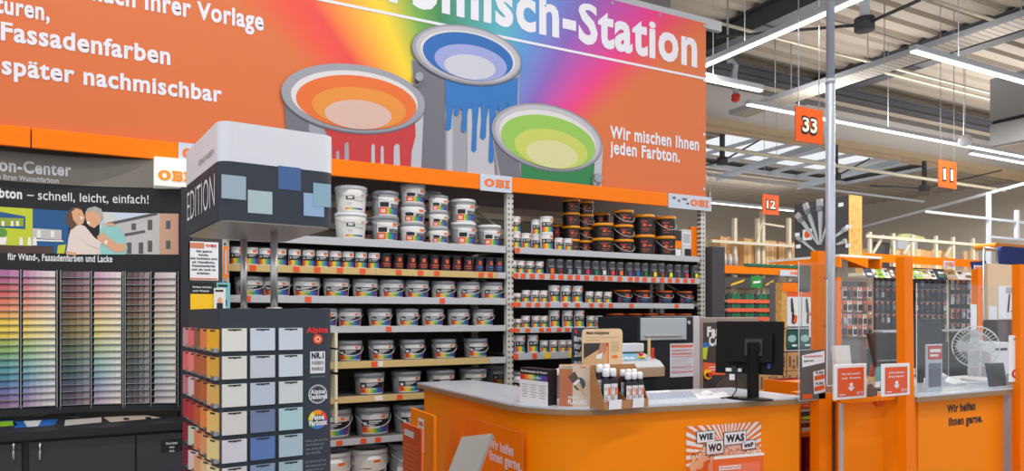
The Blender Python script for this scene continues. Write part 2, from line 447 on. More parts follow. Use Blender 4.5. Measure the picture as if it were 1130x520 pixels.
# ---------------------------------------------------------------- light strips
LAMP = M('lamp_tube', (255, 252, 244), .3, emit=3.0)
LAMPBODY = M('lamp_body', (206, 210, 216), .4)
def strip(lab, p, q, power, size=.16, up=None):
    """p,q: ends of the tube axis"""
    p, q = Vector(p), Vector(q); d = (q - p).normalized(); L = (q - p).length; mid = (p + q) / 2
    t = thing('light_strip', lab, 'ceiling light', tuple(mid), 0, 'ceiling light strips')
    mb = MB(); mb.bar(p + Vector((0, 0, .05)), q + Vector((0, 0, .05)), .14, .09); obj('housing', mb, LAMPBODY, t)
    mb = MB(); mb.bar(p + Vector((0, 0, -.012)), q + Vector((0, 0, -.012)), .08, .03); obj('lamp_tube', mb, LAMP, t)
    n = max(2, int(L / 3))
    for i in range(n):
        c = p + d * L * (i + .5) / n
        mb = MB(); mb.cyl(c + Vector((0, 0, .09)), (c.x, c.y, (ZL if c.y > YS else ZR) - .002), .008, 5); obj('suspension_wire', mb, GREY, t)
    l = bpy.data.lights.new('strip_light', 'AREA'); l.shape = 'RECTANGLE'; l.size = L; l.size_y = size; l.energy = power
    l.color = (1, .985, .965)
    o = bpy.data.objects.new('strip_light', l); C.objects.link(o); o.location = mid + Vector((0, 0, -.04))
    o.rotation_euler = (0, 0, math.atan2(d.y, d.x))
    l2 = bpy.data.lights.new('added_uplight', 'AREA'); l2.shape = 'RECTANGLE'; l2.size = L; l2.size_y = size; l2.energy = power * (up or UP)  # uplight added over each strip to brighten the roof deck
    l2.color = (1, .985, .965)
    o2 = bpy.data.objects.new('added_uplight', l2); C.objects.link(o2); o2.location = mid + Vector((0, 0, .11))
    o2.rotation_euler = (PI, 0, math.atan2(d.y, d.x))
UP = .11
P_X = lambda px, py, px2, z: (atZ(px, py, z), None)
zz = 6.2
a = atZ(780, 71, zz); b = atZ(948, -1, zz)
strip('long light strip running back beside the banner end', ((a.x + b.x) / 2, 1.5, zz), ((a.x + b.x) / 2, a.y + .6, zz), 220)
a = atZ(825, 115, zz); strip('long light strip in front of the pale upstand behind the number sign', (a.x, a.y, zz), (a.x + 16, a.y, zz), 420, up=.75)
a = atZ(1007, 56, zz); strip('white light strip under the perforated tray near the grey ventilation box', (a.x, a.y, zz), (a.x + 5.4, a.y, zz), 420, up=.06)
a = atZ(840, 100, 6.0); strip('short white light strip ending behind the banner near the red valve', (a.x - 5, a.y, 6.0), (a.x, a.y, 6.0), 150)
strip('light strip over the aisle before the paint shelves', (-4.5, 3.4, 6.2), (5.5, 3.4, 6.2), 240)
strip('light strip above the tower stand in front of the counter', (-5, .2, 6.2), (6, .2, 6.2), 240)
strip('light strip over the information desk aisle', (6.5, -1.5, 6.2), (18, -1.5, 6.2), 420)
strip('light strip far back beyond the skylight', (12, 20.5, 5.9), (24.0, 20.5, 5.9), 800)
strip('added light strip above the far pallet racks', (21, 11.8, 6.2), (30, 11.8, 6.2), 700)  # extra strip, added to brighten the far right of the hall
# grey ventilation box
t = thing('ventilation_unit', 'big grey ventilation box hung under the roof beside the light strip', 'ventilation unit', (18.6, 8.2, 5.6))
vx0, vy1 = atD(1092, 160, 17).x, atD(1092, 160, 17).y
mb = MB(); mb.box(vx0, vx0 + 1.6, vy1 - 3, vy1, 6.2, 7.2, bev=.02); obj('upper_casing', mb, M('vent_grey', (158, 158, 158), .5), t)
mb = MB(); mb.box(vx0 + .04, vx0 + 1.56, vy1 - 2.96, vy1 - .04, 6.12, 6.2); obj('seam', mb, BLACK, t)
mb = MB(); mb.box(vx0, vx0 + 1.6, vy1 - 3, vy1, 5.6, 6.12, bev=.02); obj('lower_casing', mb, M('vent_grey'), t)
mb = MB(); mb.box(vx0 + .1, vx0 + 1.5, vy1 - 2.9, vy1 - .1, 5.56, 5.6); obj('outlet', mb, M('tan_beam'), t)
# globe lamp
a = atD(1065, 155, 18)
t = thing('globe_lamp', 'white globe lamp hanging on a wire beside the ventilation box', 'lamp', tuple(a))
mb = MB(); mb.lathe([(0, -.16), (.1, -.13), (.16, -.04), (.15, .06), (.08, .13), (0, .15)], 16, tuple(a)); obj('globe', mb, WHITE, t)
mb = MB(); mb.cyl(a + Vector((0, 0, .14)), (a.x, a.y, ZR - .002), .01, 5); obj('wire', mb, GREY, t)
# red valve and hose near the banner end
a = atD(812, 108, 15)
t = thing('hose_reel', 'grey hanging hose with red end beside the banner end', 'hose', tuple(a))
pts = [atD(812 + dx, 108 + dy, 15) for dx, dy in ((0, 0), (0, -12), (-2, -24), (0, -36), (-5, -42), (-9, -40))]
mb = MB(); mb.tube(pts, .06, 8); obj('hose', mb, GREY, t)
mb = MB(); mb.cyl(pts[-1], (pts[-1].x, pts[-1].y, ZR - .002), .02, 6); obj('supply_pipe', mb, GREY, t)
mb = MB(); mb.lathe([(0, -.1), (.09, -.06), (.09, .06), (0, .1)], 12, tuple(a)); obj('valve', mb, RED, t)

# ---------------------------------------------------------------- numbered hanging signs
def num_sign(s, word, px0, px1, py0, py1, d):
    a = atD(px0, py0, d); x1 = XY(px1, a.y); z1 = ZY(px0, py1, a.y)
    t = thing('aisle_sign', 'orange square hanging aisle sign with number ' + word, 'sign', (a.x, a.y, z1), 0, 'hanging aisle number signs')
    mb = MB(); mb.box(a.x, x1, a.y, a.y + .02, z1, a.z); obj('board', mb, ORANGE_D, t)
    fn = planeY(a.y - .002, .004); w = x1 - a.x; h = a.z - z1
    mb = MB(); text_fit(mb, s, fn, a.x + .20 * w, a.x + .8 * w, z1 + .28 * h, .44 * h, .075, 1, 0); text_fit(mb, s, fn, a.x + .23 * w, a.x + .77 * w, z1 + .31 * h, .38 * h, .03, 2, 1)
    obj('number', mb, [INK, M('number_cream', (240, 234, 214), .5)], t)
    for f in (.12, .88):
        mb = MB(); x = a.x + f * w; mb.cyl((x, a.y + .01, a.z), (x, a.y + .01, (ZL if a.y > YS else ZR) - .002), .008, 5); obj('suspension_wire', mb, GREY, t)
num_sign('33', 'thirty-three', 878, 908, 116.5, 155, 11)
num_sign('12', 'twelve', 841.5, 859.5, 214, 236, 19.5)
num_sign('11', 'eleven', 1036, 1055.5, 176.5, 206, 15.5)

# ================================================================ BANNER
YB = 5.99
P = lambda px, py: ((lambda v: (v.x, v.z))(atY(px, py, YB)))
bx1 = XY(779, YB); bz0, bz1 = 2.88, 4.83
m, nt, bs = new_mat('banner_print'); k = NT(nt)
tc = nt.nodes.new('ShaderNodeTexCoord'); sp = nt.nodes.new('ShaderNodeSeparateXYZ'); nt.links.new(tc.outputs['Object'], sp.inputs[0])
cx, cz = P(515, 245)
def ang(px, py):
    x, z = P(px, py); return math.atan2(z - cz, x - cx) / PI
dx = k.math('SUBTRACT', sp.outputs[0], cx); dz = k.math('SUBTRACT', sp.outputs[2], cz)
an = k.math('DIVIDE', k.math('ARCTAN2', dz, dx), PI)
OB = (212, 106, 46)
stops = [(ang(735, 70), OB), (ang(708, 55), (226, 70, 90)), (ang(668, 75), (226, 50, 130)), (ang(640, 70), (190, 70, 160)), (ang(606, 80), (130, 90, 180)), (ang(578, 60), (80, 140, 205)), (ang(552, 40), (80, 170, 190)), (ang(487, 20), (40, 130, 70)), (ang(462, 30), (110, 165, 60)), (ang(436, 50), (245, 205, 30)), (ang(402, 45), (244, 150, 40)), (ang(368, 40), (226, 60, 50)), (ang(345, 40), (230, 74, 50)), (ang(290, 30), OB)]
c0 = k.ramp(an, [(p, lin(c)) for p, c in stops])
k.val(c0, bs.inputs['Base Color']); bs.inputs['Roughness'].default_value = .5
nz = nt.nodes.new('ShaderNodeTexNoise'); nz.inputs['Scale'].default_value = 1.3; nt.links.new(tc.outputs['Object'], nz.inputs['Vector'])
bp = nt.nodes.new('ShaderNodeBump'); bp.inputs['Strength'].default_value = .25; bp.inputs['Distance'].default_value = .05
nt.links.new(nz.outputs['Fac'], bp.inputs['Height']); nt.links.new(bp.outputs[0], bs.inputs['Normal'])
MATS['banner_print'] = m
ban = thing('banner', 'big orange rainbow banner with three paint cans above the paint shelves', 'banner', (2, YB, bz0))
mb = MB(); mb.box(-3.2, bx1, YB, YB + .02, bz0, bz1); obj('sheet', mb, m, ban)
fb = planeY(YB - .001, .003)
TXT = M('banner_white', (226, 224, 232), .5)
def btext(s, pxl, pyl, pxr, cap_px, bold=.025, full=None):
    """baseline at (pxl, pyl); fits s between the two pixel columns"""
    x0, z = P(pxl, pyl); x1 = P(pxr, pyl)[0]; d = YB / ray(pxl, pyl)[1]
    mb = MB(); sx = text_fit(mb, s, fb, x0, x1, z, cap_px * d / FPX, bold)
    full = full or (s if ' ' in s else None)
    if full:
        mb.bm.free(); ws = full.split(); xr = lambda t: max(v[0] for v in text_data(t, bold)[0]); tot = xr(full)
        for i, w_ in enumerate(ws):
            mb = MB(); text_fit(mb, w_, fb, 0, x1 - (tot - xr(' '.join(ws[:i + 1]))) * sx, z, cap_px * d / FPX, bold, sx=sx, right=True)
            if i < len(ws) - 1: obj('lettering', mb, TXT, ban)
    obj('lettering', mb, TXT, ban)
btext('Station', 638, 44.5, 769, 41, .034, 'Ihre Farbmisch-Station')
btext('Ihrer Vorlage', 160, 10, 291, 19, .03, 'en nach Ihrer Vorlage')
btext('Naturen,', -34, 8.5, 55, 18, .03)
btext('Fassadenfarben', 1, 43.5, 188, 19, .03)
btext('später nachmischbar', 2, 81, 245, 18, .03)
btext('Wir mischen Ihnen', 673, 152, 771, 13, .03)
btext('jeden Farbton.', 673, 169, 750, 13, .03)
mb = MB()
l0, l1 = P(330, -4), P(778.5, 88.5)
mb.poly([(l0[0], l1[1]), (l1[0], l1[1]), (l1[0], l1[1] + .025), (l0[0], l1[1] + .025)], fb, 1); obj('rule', mb, TXT, ban)
# printed paint cans
BC = [M('print_silver', (150, 150, 160), .5), M('print_silver_dark', (104, 104, 114), .5), M('print_silver_light', (182, 180, 188), .5), M('print_white', (212, 208, 208), .5),
      M('print_orange', (222, 102, 30), .5), M('print_orange_light', (222, 136, 40), .5), M('print_rose', (208, 172, 158), .5), M('print_red', (190, 40, 44), .5),
      M('print_blue', (0, 94, 170), .5), M('print_lilac', (146, 154, 206), .5), M('print_pale', (192, 192, 204), .5),
      M('print_green', (142, 188, 78), .5), M('print_lime', (190, 198, 88), .5), M('print_cream', (206, 204, 146), .5), M('print_deep_green', (26, 122, 64), .5), M('print_blue_mid', (24, 108, 180), .5)]
ZTOP = P(500, 192)[1]
def E(cx, cy, a, b, deg, n=44, t0=0., t1=2 * PI): return [P(x, y) for x, y in ell2(cx, cy, a, b, math.radians(deg), n, t0, t1)]
def clipz(pts): return [(x, max(z, bz0 + .005)) for x, z in pts]
def can_print(body, shade, rim, ells, paint, drips, lay0):
    mb = MB(); L = lay0
    for pts, mi in body: mb.poly(clipz([P(*p) for p in pts]), fb, L, mi); L += .5
    for pts, mi in paint: mb.poly(clipz([P(*p) for p in pts]), fb, L, mi); L += .5
    for pts, mi in drips: mb.poly(clipz([P(*p) for p in pts]), fb, L, mi); L += .2
    for e, mi in ells: mb.poly(E(*e), fb, L, mi); L += .6
    obj('can_print', mb, BC, ban)
def drip(x, y0, y1, w): return [(x - w * .3, y0), (x + w * .9, y0), (x + w * .5, (y0 + y1) / 2), (x + w * .4, y1), (x, y1 + 3), (x - w * .4, y1), (x - w * .2, (y0 + y1) / 2)]
def updrip(x, y0, y1, w): return [(x - w, y0), (x - w * .6, y0 - 4), (x - w * .55, y1 + 3), (x, y1), (x + w * .5, y1 + 2), (x + w * .6, y0 - 6), (x + w, y0)]
can_print([([(454, 66), (573, 74), (571, 204), (461, 200)], 0), ([(455, 66), (491, 90), (491, 204), (461, 200)], 1), ([(493, 90), (499, 92), (499, 204), (493, 204)], 2), ([(515, 94), (545, 98), (545, 204), (515, 204)], 2)], 0, 0,
          [((514, 61.5, 62, 32, 12), 1), ((514, 61, 61, 31, 12), 0), ((515, 61, 58, 29, 12), 2), ((515, 62, 53, 25.8, 12), 3), ((515, 63, 50.5, 25, 12), 8), ((518, 70, 40.5, 19, 11), 9), ((517, 75, 28.5, 13.5, 8), 10)],
          [([(491, 84), (530, 96), (571, 86), (570, 118), (550, 122), (530, 118), (510, 122), (491, 116)], 15)],
          [(drip(494, 114, 142, 8), 15), (drip(503, 114, 126, 7), 15), (drip(511, 114, 144, 7), 15), (drip(522, 114, 166, 7), 15), (drip(532, 114, 152, 8), 15), (drip(541, 114, 178, 7), 15), (drip(551, 114, 134, 7), 15), (drip(562, 114, 126, 8), 15)], 2)
can_print([([(313, 112), (467, 120), (463, 192), (318, 188)], 0), ([(313, 112), (340, 130), (342, 190), (318, 188)], 1), ([(455, 125), (467, 118), (464, 192), (453, 192)], 2)], 0, 0,
          [((389, 110, 80, 38, 7), 1), ((389, 109, 79.5, 37, 7), 0), ((390, 109.5, 75.5, 34.5, 7), 0), ((390, 110.5, 70, 31.2, 6), 3), ((392, 114, 66.5, 29.5, 6), 4), ((395, 120, 52, 22.5, 6), 5), ((394, 127.5, 37, 16, 5), 6)],
          [([(358, 140), (392, 146), (430, 144), (457, 130), (458, 150), (453, 170), (452, 192), (366, 192), (366, 160), (358, 144)], 7)],
          [(updrip(382, 186, 157, 4), 0), (updrip(372, 182, 166, 3), 0), (updrip(411, 188, 159, 3.5), 2), (updrip(421, 188, 161, 3), 2), (updrip(437, 190, 159, 6), 2)], 4)
can_print([([(541, 140), (664, 160), (660, 222), (548, 214)], 0), ([(541, 142), (572, 180), (574, 216), (552, 212)], 1), ([(655, 172), (664, 160), (662, 222), (652, 222)], 2)], 0, 0,
          [((602, 152.5, 62.5, 36, 14), 1), ((602, 152, 62, 35, 14), 0), ((602.5, 152, 59, 33, 14), 2), ((602.5, 153.5, 54.5, 29.5, 14), 3), ((603, 157, 53, 28, 13), 11), ((606, 165, 41, 21, 12), 12), ((607, 171, 29, 15, 10), 13)],
          [([(574, 178), (606, 190), (640, 188), (655, 178), (653, 222), (574, 218)], 14)], [], 6)
for cxp, cyp in ((459, 86), (656, 197)):
    mb = MB()
    ring2(mb, E(cxp, cyp + 3, 5, 8, 10, 16), E(cxp, cyp + 3, 3, 5.5, 10, 16), fb, 12, 1); mb.poly(E(cxp + 2, cyp, 4.5, 5, 0, 16), fb, 13, 0)
    obj('handle_print', mb, BC, ban)
mb = MB()
for i in range(14):
    x = bx1 - .03 - i * .62
    mb.cyl((x, YB - .006, bz1 - .035), (x, YB - .002, bz1 - .035), .016, 10)
for z in (bz0 + .12, 3.6, 4.2): mb.cyl((bx1 - .03, YB - .006, z), (bx1 - .03, YB - .002, z), .016, 10)
obj('eyelet_trim', mb, ALU, ban)
mb = MB(); mb.box(-3.2, XY(800, YB), YB + .05, YB + .11, bz1 - .02, bz1 + .09); tag(obj('banner_rail', mb, GREY), 'grey rail along the upper edge of the orange banner', 'rail')
# header bar in front of the uprights
BAYX = [-.584, .67, 3.2, 5.62]
YF = 5.95
hb = thing('header_beam', 'long orange header beam across the paint shelves under the banner', 'header beam', (2, YF, 2.77))
xs = [-3.2] + [BAYX[0], BAYX[1], XY(564, YF), XY(781, YF)]
for a, b in zip(xs, xs[1:]):
    mb = MB(); mb.box(a + .004, b - .004, YF, YF + .035, 2.765, 2.905, bev=.004); obj('beam_section', mb, ORANGE, hb)
def obi_sign(lab, pxa, pxb, extra=0, Y=YF - .012, z0=2.752, z1=2.905, beam=None):
    a, b = XY(pxa, Y), XY(pxb, Y)
    t = thing('shop_sign', lab, 'sign', (a, Y, z0))
    mb = MB(); mb.box(a, b, Y, Y + .011, z0, z1); obj('board', mb, M('sign_white', (196, 206, 220), .5), t)
    fn = planeY(Y - .0015, .002); mb = MB(); w = b - a; s = extra
    obi(mb, fn, a + (.5 if s else .12) * w, b - .07 * w, z0 + .26 * (z1 - z0), z1 - .26 * (z1 - z0), 1, 0)
    obj('logo', mb, LOGO, t)
    if extra:
        mb = MB()
        for q, (fx, fz, ln) in enumerate(((.08, .62, .07), (.2, .45, .06), (.3, .6, .11), (.4, .32, .06))):
            text_fit(mb, ('WIE', 'WO', 'WAS', 'weiß')[q], fn, a + fx * w, a + (fx + ln) * w, z0 + fz * (z1 - z0), .16 * (z1 - z0), .03)
        obj('lettering', mb, INK, t)
obi_sign('small white and orange shop sign on the header beam beside the tower top', 197, 232)
obi_sign('small white and orange shop sign between the two shelving bays', 530, 565)
obi_sign('wide white and orange shop sign at the banner lower corner', 738, 785, 1)
# ================================================================ SHELVING BAYS
m, nt, bs = new_mat('perforated_upright'); k = NT(nt)
tc = nt.nodes.new('ShaderNodeTexCoord'); sp = nt.nodes.new('ShaderNodeSeparateXYZ'); nt.links.new(tc.outputs['Object'], sp.inputs[0])
hole = k.math('LESS_THAN', k.math('FRACT', k.math('MULTIPLY', sp.outputs[2], 20.0)), .42)
gx = k.math('LESS_THAN', k.math('ABSOLUTE', k.math('SUBTRACT', k.math('FRACT', k.math('MULTIPLY', sp.outputs[0], 26.0)), .5)), .22)
k.val(k.mix(k.math('MULTIPLY', hole, gx), lin((206, 204, 196)), lin((84, 80, 78))), bs.inputs['Base Color']); bs.inputs['Roughness'].default_value = .5
MATS['perforated_upright'] = UPR = m
WOODEDGE = M('tan_shelf_edge', (204, 176, 116), .55)
SHELFG = M('grey_shelf', (186, 188, 192), .5)
TAGM = M('orange_tag', (232, 82, 30), .5); TAGW = M('white_tag', (228, 226, 222), .5); TAGY = M('yellow_tag', (245, 205, 30), .5)
XL0, XL1 = BAYX[1] + .02, XY(558, 5.97); XR0, XR1 = XY(568, 5.97), XY(772, 5.97)
def shelf(bay, x0, x1, z0, z1, mats, tags, yb=6.75, yf=YF + .01):
    mb = MB(); mb.box(x0, x1, yf + .012, yb, z1 - .03, z1 - .006); s = obj('shelf_board', mb, M('shelf_board_dark', (120, 116, 112), .6), bay)
    # front strip in one or two materials
    for (a, b, mt) in mats:
        mb = MB(); mb.box(a, b, yf, yf + .012, z0, z1, bev=.003); obj('price_strip', mb, mt, s)
    for px, mt, w in tags:
        x = XY(px, yf); mb = MB(); mb.box(x - w / 2, x + w / 2, yf - .004, yf - .0005, z0 + .008, z1 - .006); obj('price_tag', mb, mt, s)
    return s
def bay_frame(t, xs, z1, yb=6.75):
    for x in xs:
        for y in (YF + .04, yb):
            mb = MB(); mb.box(x - .035, x + .035, y, y + .06, 0, z1, bev=.004); obj('upright', mb, UPR, t)
        for z in (.6, 1.7, 2.35):
            mb = MB(); mb.bar((x, YF + .07, z), (x, yb, z + .35), .03, .02); obj('side_brace', mb, CREAM, t)
bay1 = thing('shelving_bay', 'wide grey steel paint shelving bay behind the tower stand', 'shelving', (1.9, 6.3, 0))
bay2 = thing('shelving_bay', 'grey steel paint shelving bay behind the mixing machine', 'shelving', (4.4, 6.3, 0))
bay_frame(bay1, [BAYX[1] + .0, XY(563, 5.99)], 2.76); bay_frame(bay2, [XY(776, 5.99)], 2.80)
for (t, a, b) in ((bay1, XL0, XL1), (bay2, XR0, XR1)):
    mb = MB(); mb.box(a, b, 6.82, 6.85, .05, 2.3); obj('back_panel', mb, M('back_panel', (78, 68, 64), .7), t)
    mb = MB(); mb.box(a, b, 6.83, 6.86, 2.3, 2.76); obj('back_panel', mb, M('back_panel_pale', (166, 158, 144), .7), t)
    for z in (2.62, 2.42):
        mb = MB(); mb.box(a, b, 6.76, 6.8, z, z + .06); obj('rear_beam', mb, CREAM, t)
T = TAGM; W = TAGW
xm = XY(372, 5.96)
def Z2(px, a, b, Y=5.96): return ZY(px, a, Y), ZY(px, b, Y)
SH1 = {}
SH1['A'] = (2.19, 2.255, [(XL0, XL1, SHELFG)], [])
SH1['B'] = (1.95, 2.008, [(XL0, XY(415, 5.96), WOODEDGE), (XY(415.2, 5.96), XY(549, 5.96), WOODEDGE), (XY(549.2, 5.96), XL1, SHELFG)], [(375, T, .05), (400, T, .05), (440, T, .05), (464, T, .05), (482, T, .05), (531, T, .05), (541, T, .05), (279, T, .05), (327, T, .05), (350, T, .05)])
SH1['C'] = (1.706, 1.765, [(XL0, XL1, SHELFG)], [(273, T, .05), (340, T, .05), (488, T, .05)])
SH1['D'] = (1.46, 1.515, [(XL0, XL1, SHELFG)], [(429, T, .05)])
SH1['E'] = (1.16, 1.22, [(XL0, XY(540, 5.96), WOODEDGE), (XY(540.2, 5.96), XL1, SHELFG)], [(413, T, .05), (420, W, .04)])
SH1['F'] = (.87, .925, [(XL0, XL1, WOODEDGE)], [(418, W, .07), (441, T, .05)])
SH1['G'] = (.515, .57, [(XL0, XL1, SHELFG)], [(374.5, T, .05), (401, T, .05), (417, T, .05)])
SH1['H'] = (.06, .12, [(XL0, XL1, SHELFG)], [])
for kk, (z0, z1, ms, tg) in SH1.items(): shelf(bay1, XL0, XL1, z0, z1, ms, tg)
b_tags = [(550 + x / 4.708, T, .055) for x in (90, 128, 176, 226, 280, 325, 372, 412, 458, 508, 540, 580, 630, 685, 720, 760, 806, 850, 890, 930, 972, 1010)]
c_tags = [(550 + x / 4.333, T, .05) for x in (72, 96, 145, 188, 236, 320, 378, 445, 492, 537, 636, 852)]
d_tags = [(550 + x / 4.333, T, .05) for x in (66, 90, 140, 206, 240, 290, 330)]
SH2 = {'A': (2.19, 2.25, [(XR0, XR1, SHELFG)], [(571, T, .05)]), 'B': (1.95, 2.01, [(XR0, XR1, SHELFG)], b_tags),
       'C': (1.68, 1.735, [(XR0, XY(668, 5.96), SHELFG), (XY(668.3, 5.96), XY(766, 5.96), SHELFG)], c_tags), 'D': (1.44, 1.49, [(XR0, XR1, SHELFG)], d_tags),
       'E': (1.185, 1.25, [(XR0, XR1, SHELFG)], [(569, T, .05), (590, T, .05), (604.5, TAGY, .07), (630, TAGY, .05)]), 'F': (.80, .86, [(XR0, XR1, SHELFG)], []), 'G': (.4, .46, [(XR0, XR1, SHELFG)], [])}
for kk, (z0, z1, ms, tg) in SH2.items(): shelf(bay2, XR0, XR1, z0, z1, ms, tg)

# ---------------------------------------------------------------- can labels
OG = (240, 112, 30)
LB = [(0, 1, 0, 1, (232, 230, 232)), (.0, 1, .08, .46, 'rainbow'), (.0, 1, .44, .72, (28, 30, 40)), (.04, .2, .42, .66, (20, 20, 24)), (.06, .17, .46, .6, (236, 236, 236)), (.26, .78, .45, .7, 'marks'), (.1, .2, .14, .34, (226, 70, 40)), (.64, .8, .78, .97, OG), (.24, .5, .3, .42, (230, 230, 230))]
L_BUCKET = label_mat('bucket_label', (232, 230, 232), [(0, 1, 0, 1, (214, 212, 214)), (0, 1, .06, .42, 'rainbow'), (0, 1, .40, .76, (26, 28, 38)), (.05, .17, .46, .62, (216, 216, 216)), (.24, .66, .63, .69, (214, 214, 214)), (.24, .54, .54, .59, (206, 206, 206)), (.24, .44, .46, .5, (190, 190, 190)), (.05, .17, .12, .34, (206, 64, 40)), (.64, .78, .82, .98, OG), (.2, .6, .3, .36, (220, 220, 220))])
L_CAN = label_mat('can_label', (232, 232, 234), [(0, 1, .05, .42, 'rainbow'), (0, 1, .40, .72, (30, 32, 44)), (.1, .2, .5, .64, (216, 216, 216)), (.3, .72, .61, .66, (206, 206, 206)), (.3, .58, .52, .56, (196, 196, 196)), (.55, .8, .78, .98, OG)])
L_BLACK = label_mat('black_can_label', (30, 28, 30), [(.2, .8, .36, .44, (214, 80, 28)), (.26, .74, .2, .27, (206, 84, 28)), (.36, .64, .56, .86, (196, 48, 30)), (.44, .56, .62, .8, (236, 120, 40)), (0, .1, .05, .5, (130, 36, 80))])
L_BLUEBLACK = label_mat('blue_can_label', (30, 30, 38), [(0, .14, .05, .6, (120, 36, 90)), (.36, .62, .56, .86, (206, 74, 30)), (.24, .78, .34, .46, (44, 110, 170)), (.3, .7, .16, .24, (36, 90, 150))])
L_BKT_BLACK = label_mat('black_bucket_label', (26, 24, 26), [(.12, .4, .76, .84, (206, 46, 30)), (.2, .34, .48, .68, (226, 88, 30)), (.4, .62, .52, .6, (206, 76, 26)), (.14, .5, .3, .35, (196, 76, 26)), (.18, .44, .18, .22, (186, 78, 30)), (.77, .86, .1, .6, (100, 102, 108)), (.77, .86, .1, .26, (216, 60, 50))])
L_WB = label_mat('white_bucket_label', (228, 226, 222), [(.1, .9, .1, .2, 'rainbow'), (.15, .5, .62, .86, (20, 70, 50)), (.22, .42, .68, .8, (232, 232, 230)), (.5, .9, .5, .6, 'dmarks'), (.8, .95, .8, .95, OG), (.2, .4, .32, .48, (206, 204, 200))])
L_GB = label_mat('grey_bucket_label', (232, 230, 230), [(0, 1, .06, .44, 'rainbow'), (0, .36, .06, .44, (228, 92, 36)), (.08, .28, .14, .34, (238, 200, 190)), (0, 1, .44, .74, (232, 232, 232)), (.04, .42, .46, .72, (28, 26, 30)), (.5, 1, .4, .66, (30, 34, 40)), (.5, .95, .46, .7, 'marks'), (.66, .96, .8, .98, OG)])
L_H = label_mat('low_bucket_label', (224, 218, 208), [(.1, .5, .62, .7, 'dmarks'), (.1, .35, .5, .56, (206, 40, 50)), (.62, .95, .5, .56, (60, 60, 90)), (.5, .62, .2, .56, (190, 40, 50)), (.55, .75, .88, 1., OG), (.7, .82, .3, .5, (206, 70, 40))])
def tin_label(nm, col): return label_mat('tin_label_' + nm, (30, 30, 34), [(0, 1, .62, 1, (92, 92, 100)), (.2, .8, .66, .9, (60, 60, 66)), (.1, .9, .5, .62, (120, 120, 126)), (.3, .75, .08, .42, col)])
WB = M('bucket_white', (222, 222, 220), .4); GB = M('bucket_grey', (146, 148, 152), .4); LID_G = M('lid_grey', (146, 148, 156), .4); LID_W = M('lid_white', (224, 226, 228), .4)
BK = M('bucket_black', (26, 26, 28), .4); LID_O = M('lid_yellow_orange', (236, 150, 20), .4); LID_O2 = M('lid_orange_dark', (214, 92, 24), .4); TIN = M('tin_metal', (188, 188, 192), .3, .7); DKG = M('bucket_dark', (70, 66, 66), .45)
PROTO = {}
def make_can(key, name, r, h, body, lid, lab, ang=1.1, taper=.9, handle=None, lv=(.1, .92), lidh=None, seg=24):
    t = thing(name, 'x', 'x', (0, 0, 0)); rb = r * taper; lh = lidh or h * .1
    n = seg
    mb = MB(); mb.lathe([(0, 0), (rb * .97, 0), (rb, .006), (r * .975, h - lh), (0, h - lh)], n); obj('body', mb, body, t, local=True)
    mb = MB(); mb.lathe([(r * .95, h - lh), (r, h - lh), (r * 1.01, h - lh * .5), (r * .985, h), (r * .9, h), (r * .88, h - lh * .35), (0, h - lh * .35)], n); obj('lid', mb, lid, t, local=True)
    if lab:
        f = lambda z: rb + (r * .975 - rb) * z / (h - lh)
        z0, z1 = lv[0] * (h - lh), lv[1] * (h - lh)
        mb = MB(); mb.patch(f(z0) + .0015, f(z1) + .0015, z0, z1, ang); obj('label', mb, lab, t, local=True)
    if handle is not None:
        pts = []; zt = h - lh * 1.3
        for i in range(13):
            a = -PI * i / 12
            pts.append(((r + .006) * math.cos(a), (r + .012) * math.sin(a) , zt - handle * h * math.sin(PI * i / 12)))
        mb = MB(); mb.tube(pts, .0035 if r > .12 else .003, 5); obj('handle', mb, M('handle_wire', (206, 206, 210), .4), t, local=True)
    PROTO[key] = [t, False]
    return t
make_can('wcan', 'paint_can', .051, .142, WB, LID_W, L_CAN, 1.25, .98, lv=(.04, .98), lidh=.012)
make_can('bcan', 'paint_can', .049, .142, BK, M('lid_black', (60, 60, 64), .4), L_BLACK, 1.2, .98, lv=(.04, .96), lidh=.012)
make_can('blcan', 'paint_can', .047, .14, BK, M('lid_black'), L_BLUEBLACK, 1.2, .98, lv=(.04, .96), lidh=.012)
make_can('C', 'paint_bucket', .112, .158, WB, LID_G, L_BUCKET, 1.05, .9, .42, (.04, .9), .032)
make_can('D', 'paint_bucket', .103, .155, WB, LID_G, L_BUCKET, 1.05, .9, .42, (.04, .9), .03)
make_can('E', 'paint_bucket', .113, .175, GB, LID_G, L_BUCKET, 1.0, .88, .46, (.06, .92), .034)
make_can('F', 'paint_bucket', .133, .19, GB, LID_G, L_BUCKET, .95, .88, None, (.06, .9), .034)
make_can('G', 'paint_bucket', .152, .245, GB, LID_G, L_BUCKET, .95, .88, .44, (.1, .9), .042)
make_can('H', 'paint_bucket', .165, .33, WB, LID_W, L_H, 1.0, .9, .4, (.1, .86), .04)
make_can('HG', 'paint_bucket', .165, .35, GB, LID_G, L_H, .9, .9, .3, (.1, .5), .04)
make_can('AW', 'paint_bucket', .137, .232, WB, LID_W, L_WB, .8, .86, .25, (.06, .84), .03)
make_can('AG', 'paint_bucket', .118, .222, GB, LID_G, L_GB, .95, .87, .25, (.04, .86), .03)
make_can('A3', 'paint_bucket', .114, .176, WB, LID_G, L_GB, .95, .88, .3, (.08, .84), .026)
make_can('A4', 'paint_bucket', .092, .148, WB, LID_G, L_GB, .95, .88, .3, (.08, .84), .022)
make_can('A5', 'paint_bucket', .120, .215, GB, LID_W, L_GB, .9, .87, .25, (.04, .86), .028)
make_can('A6', 'paint_bucket', .112, .205, GB, LID_W, L_GB, .9, .87, .25, (.04, .86), .028)
make_can('K1', 'paint_bucket', .093, .138, BK, LID_O, L_BKT_BLACK, 1.1, .92, None, (.04, .94), .026)
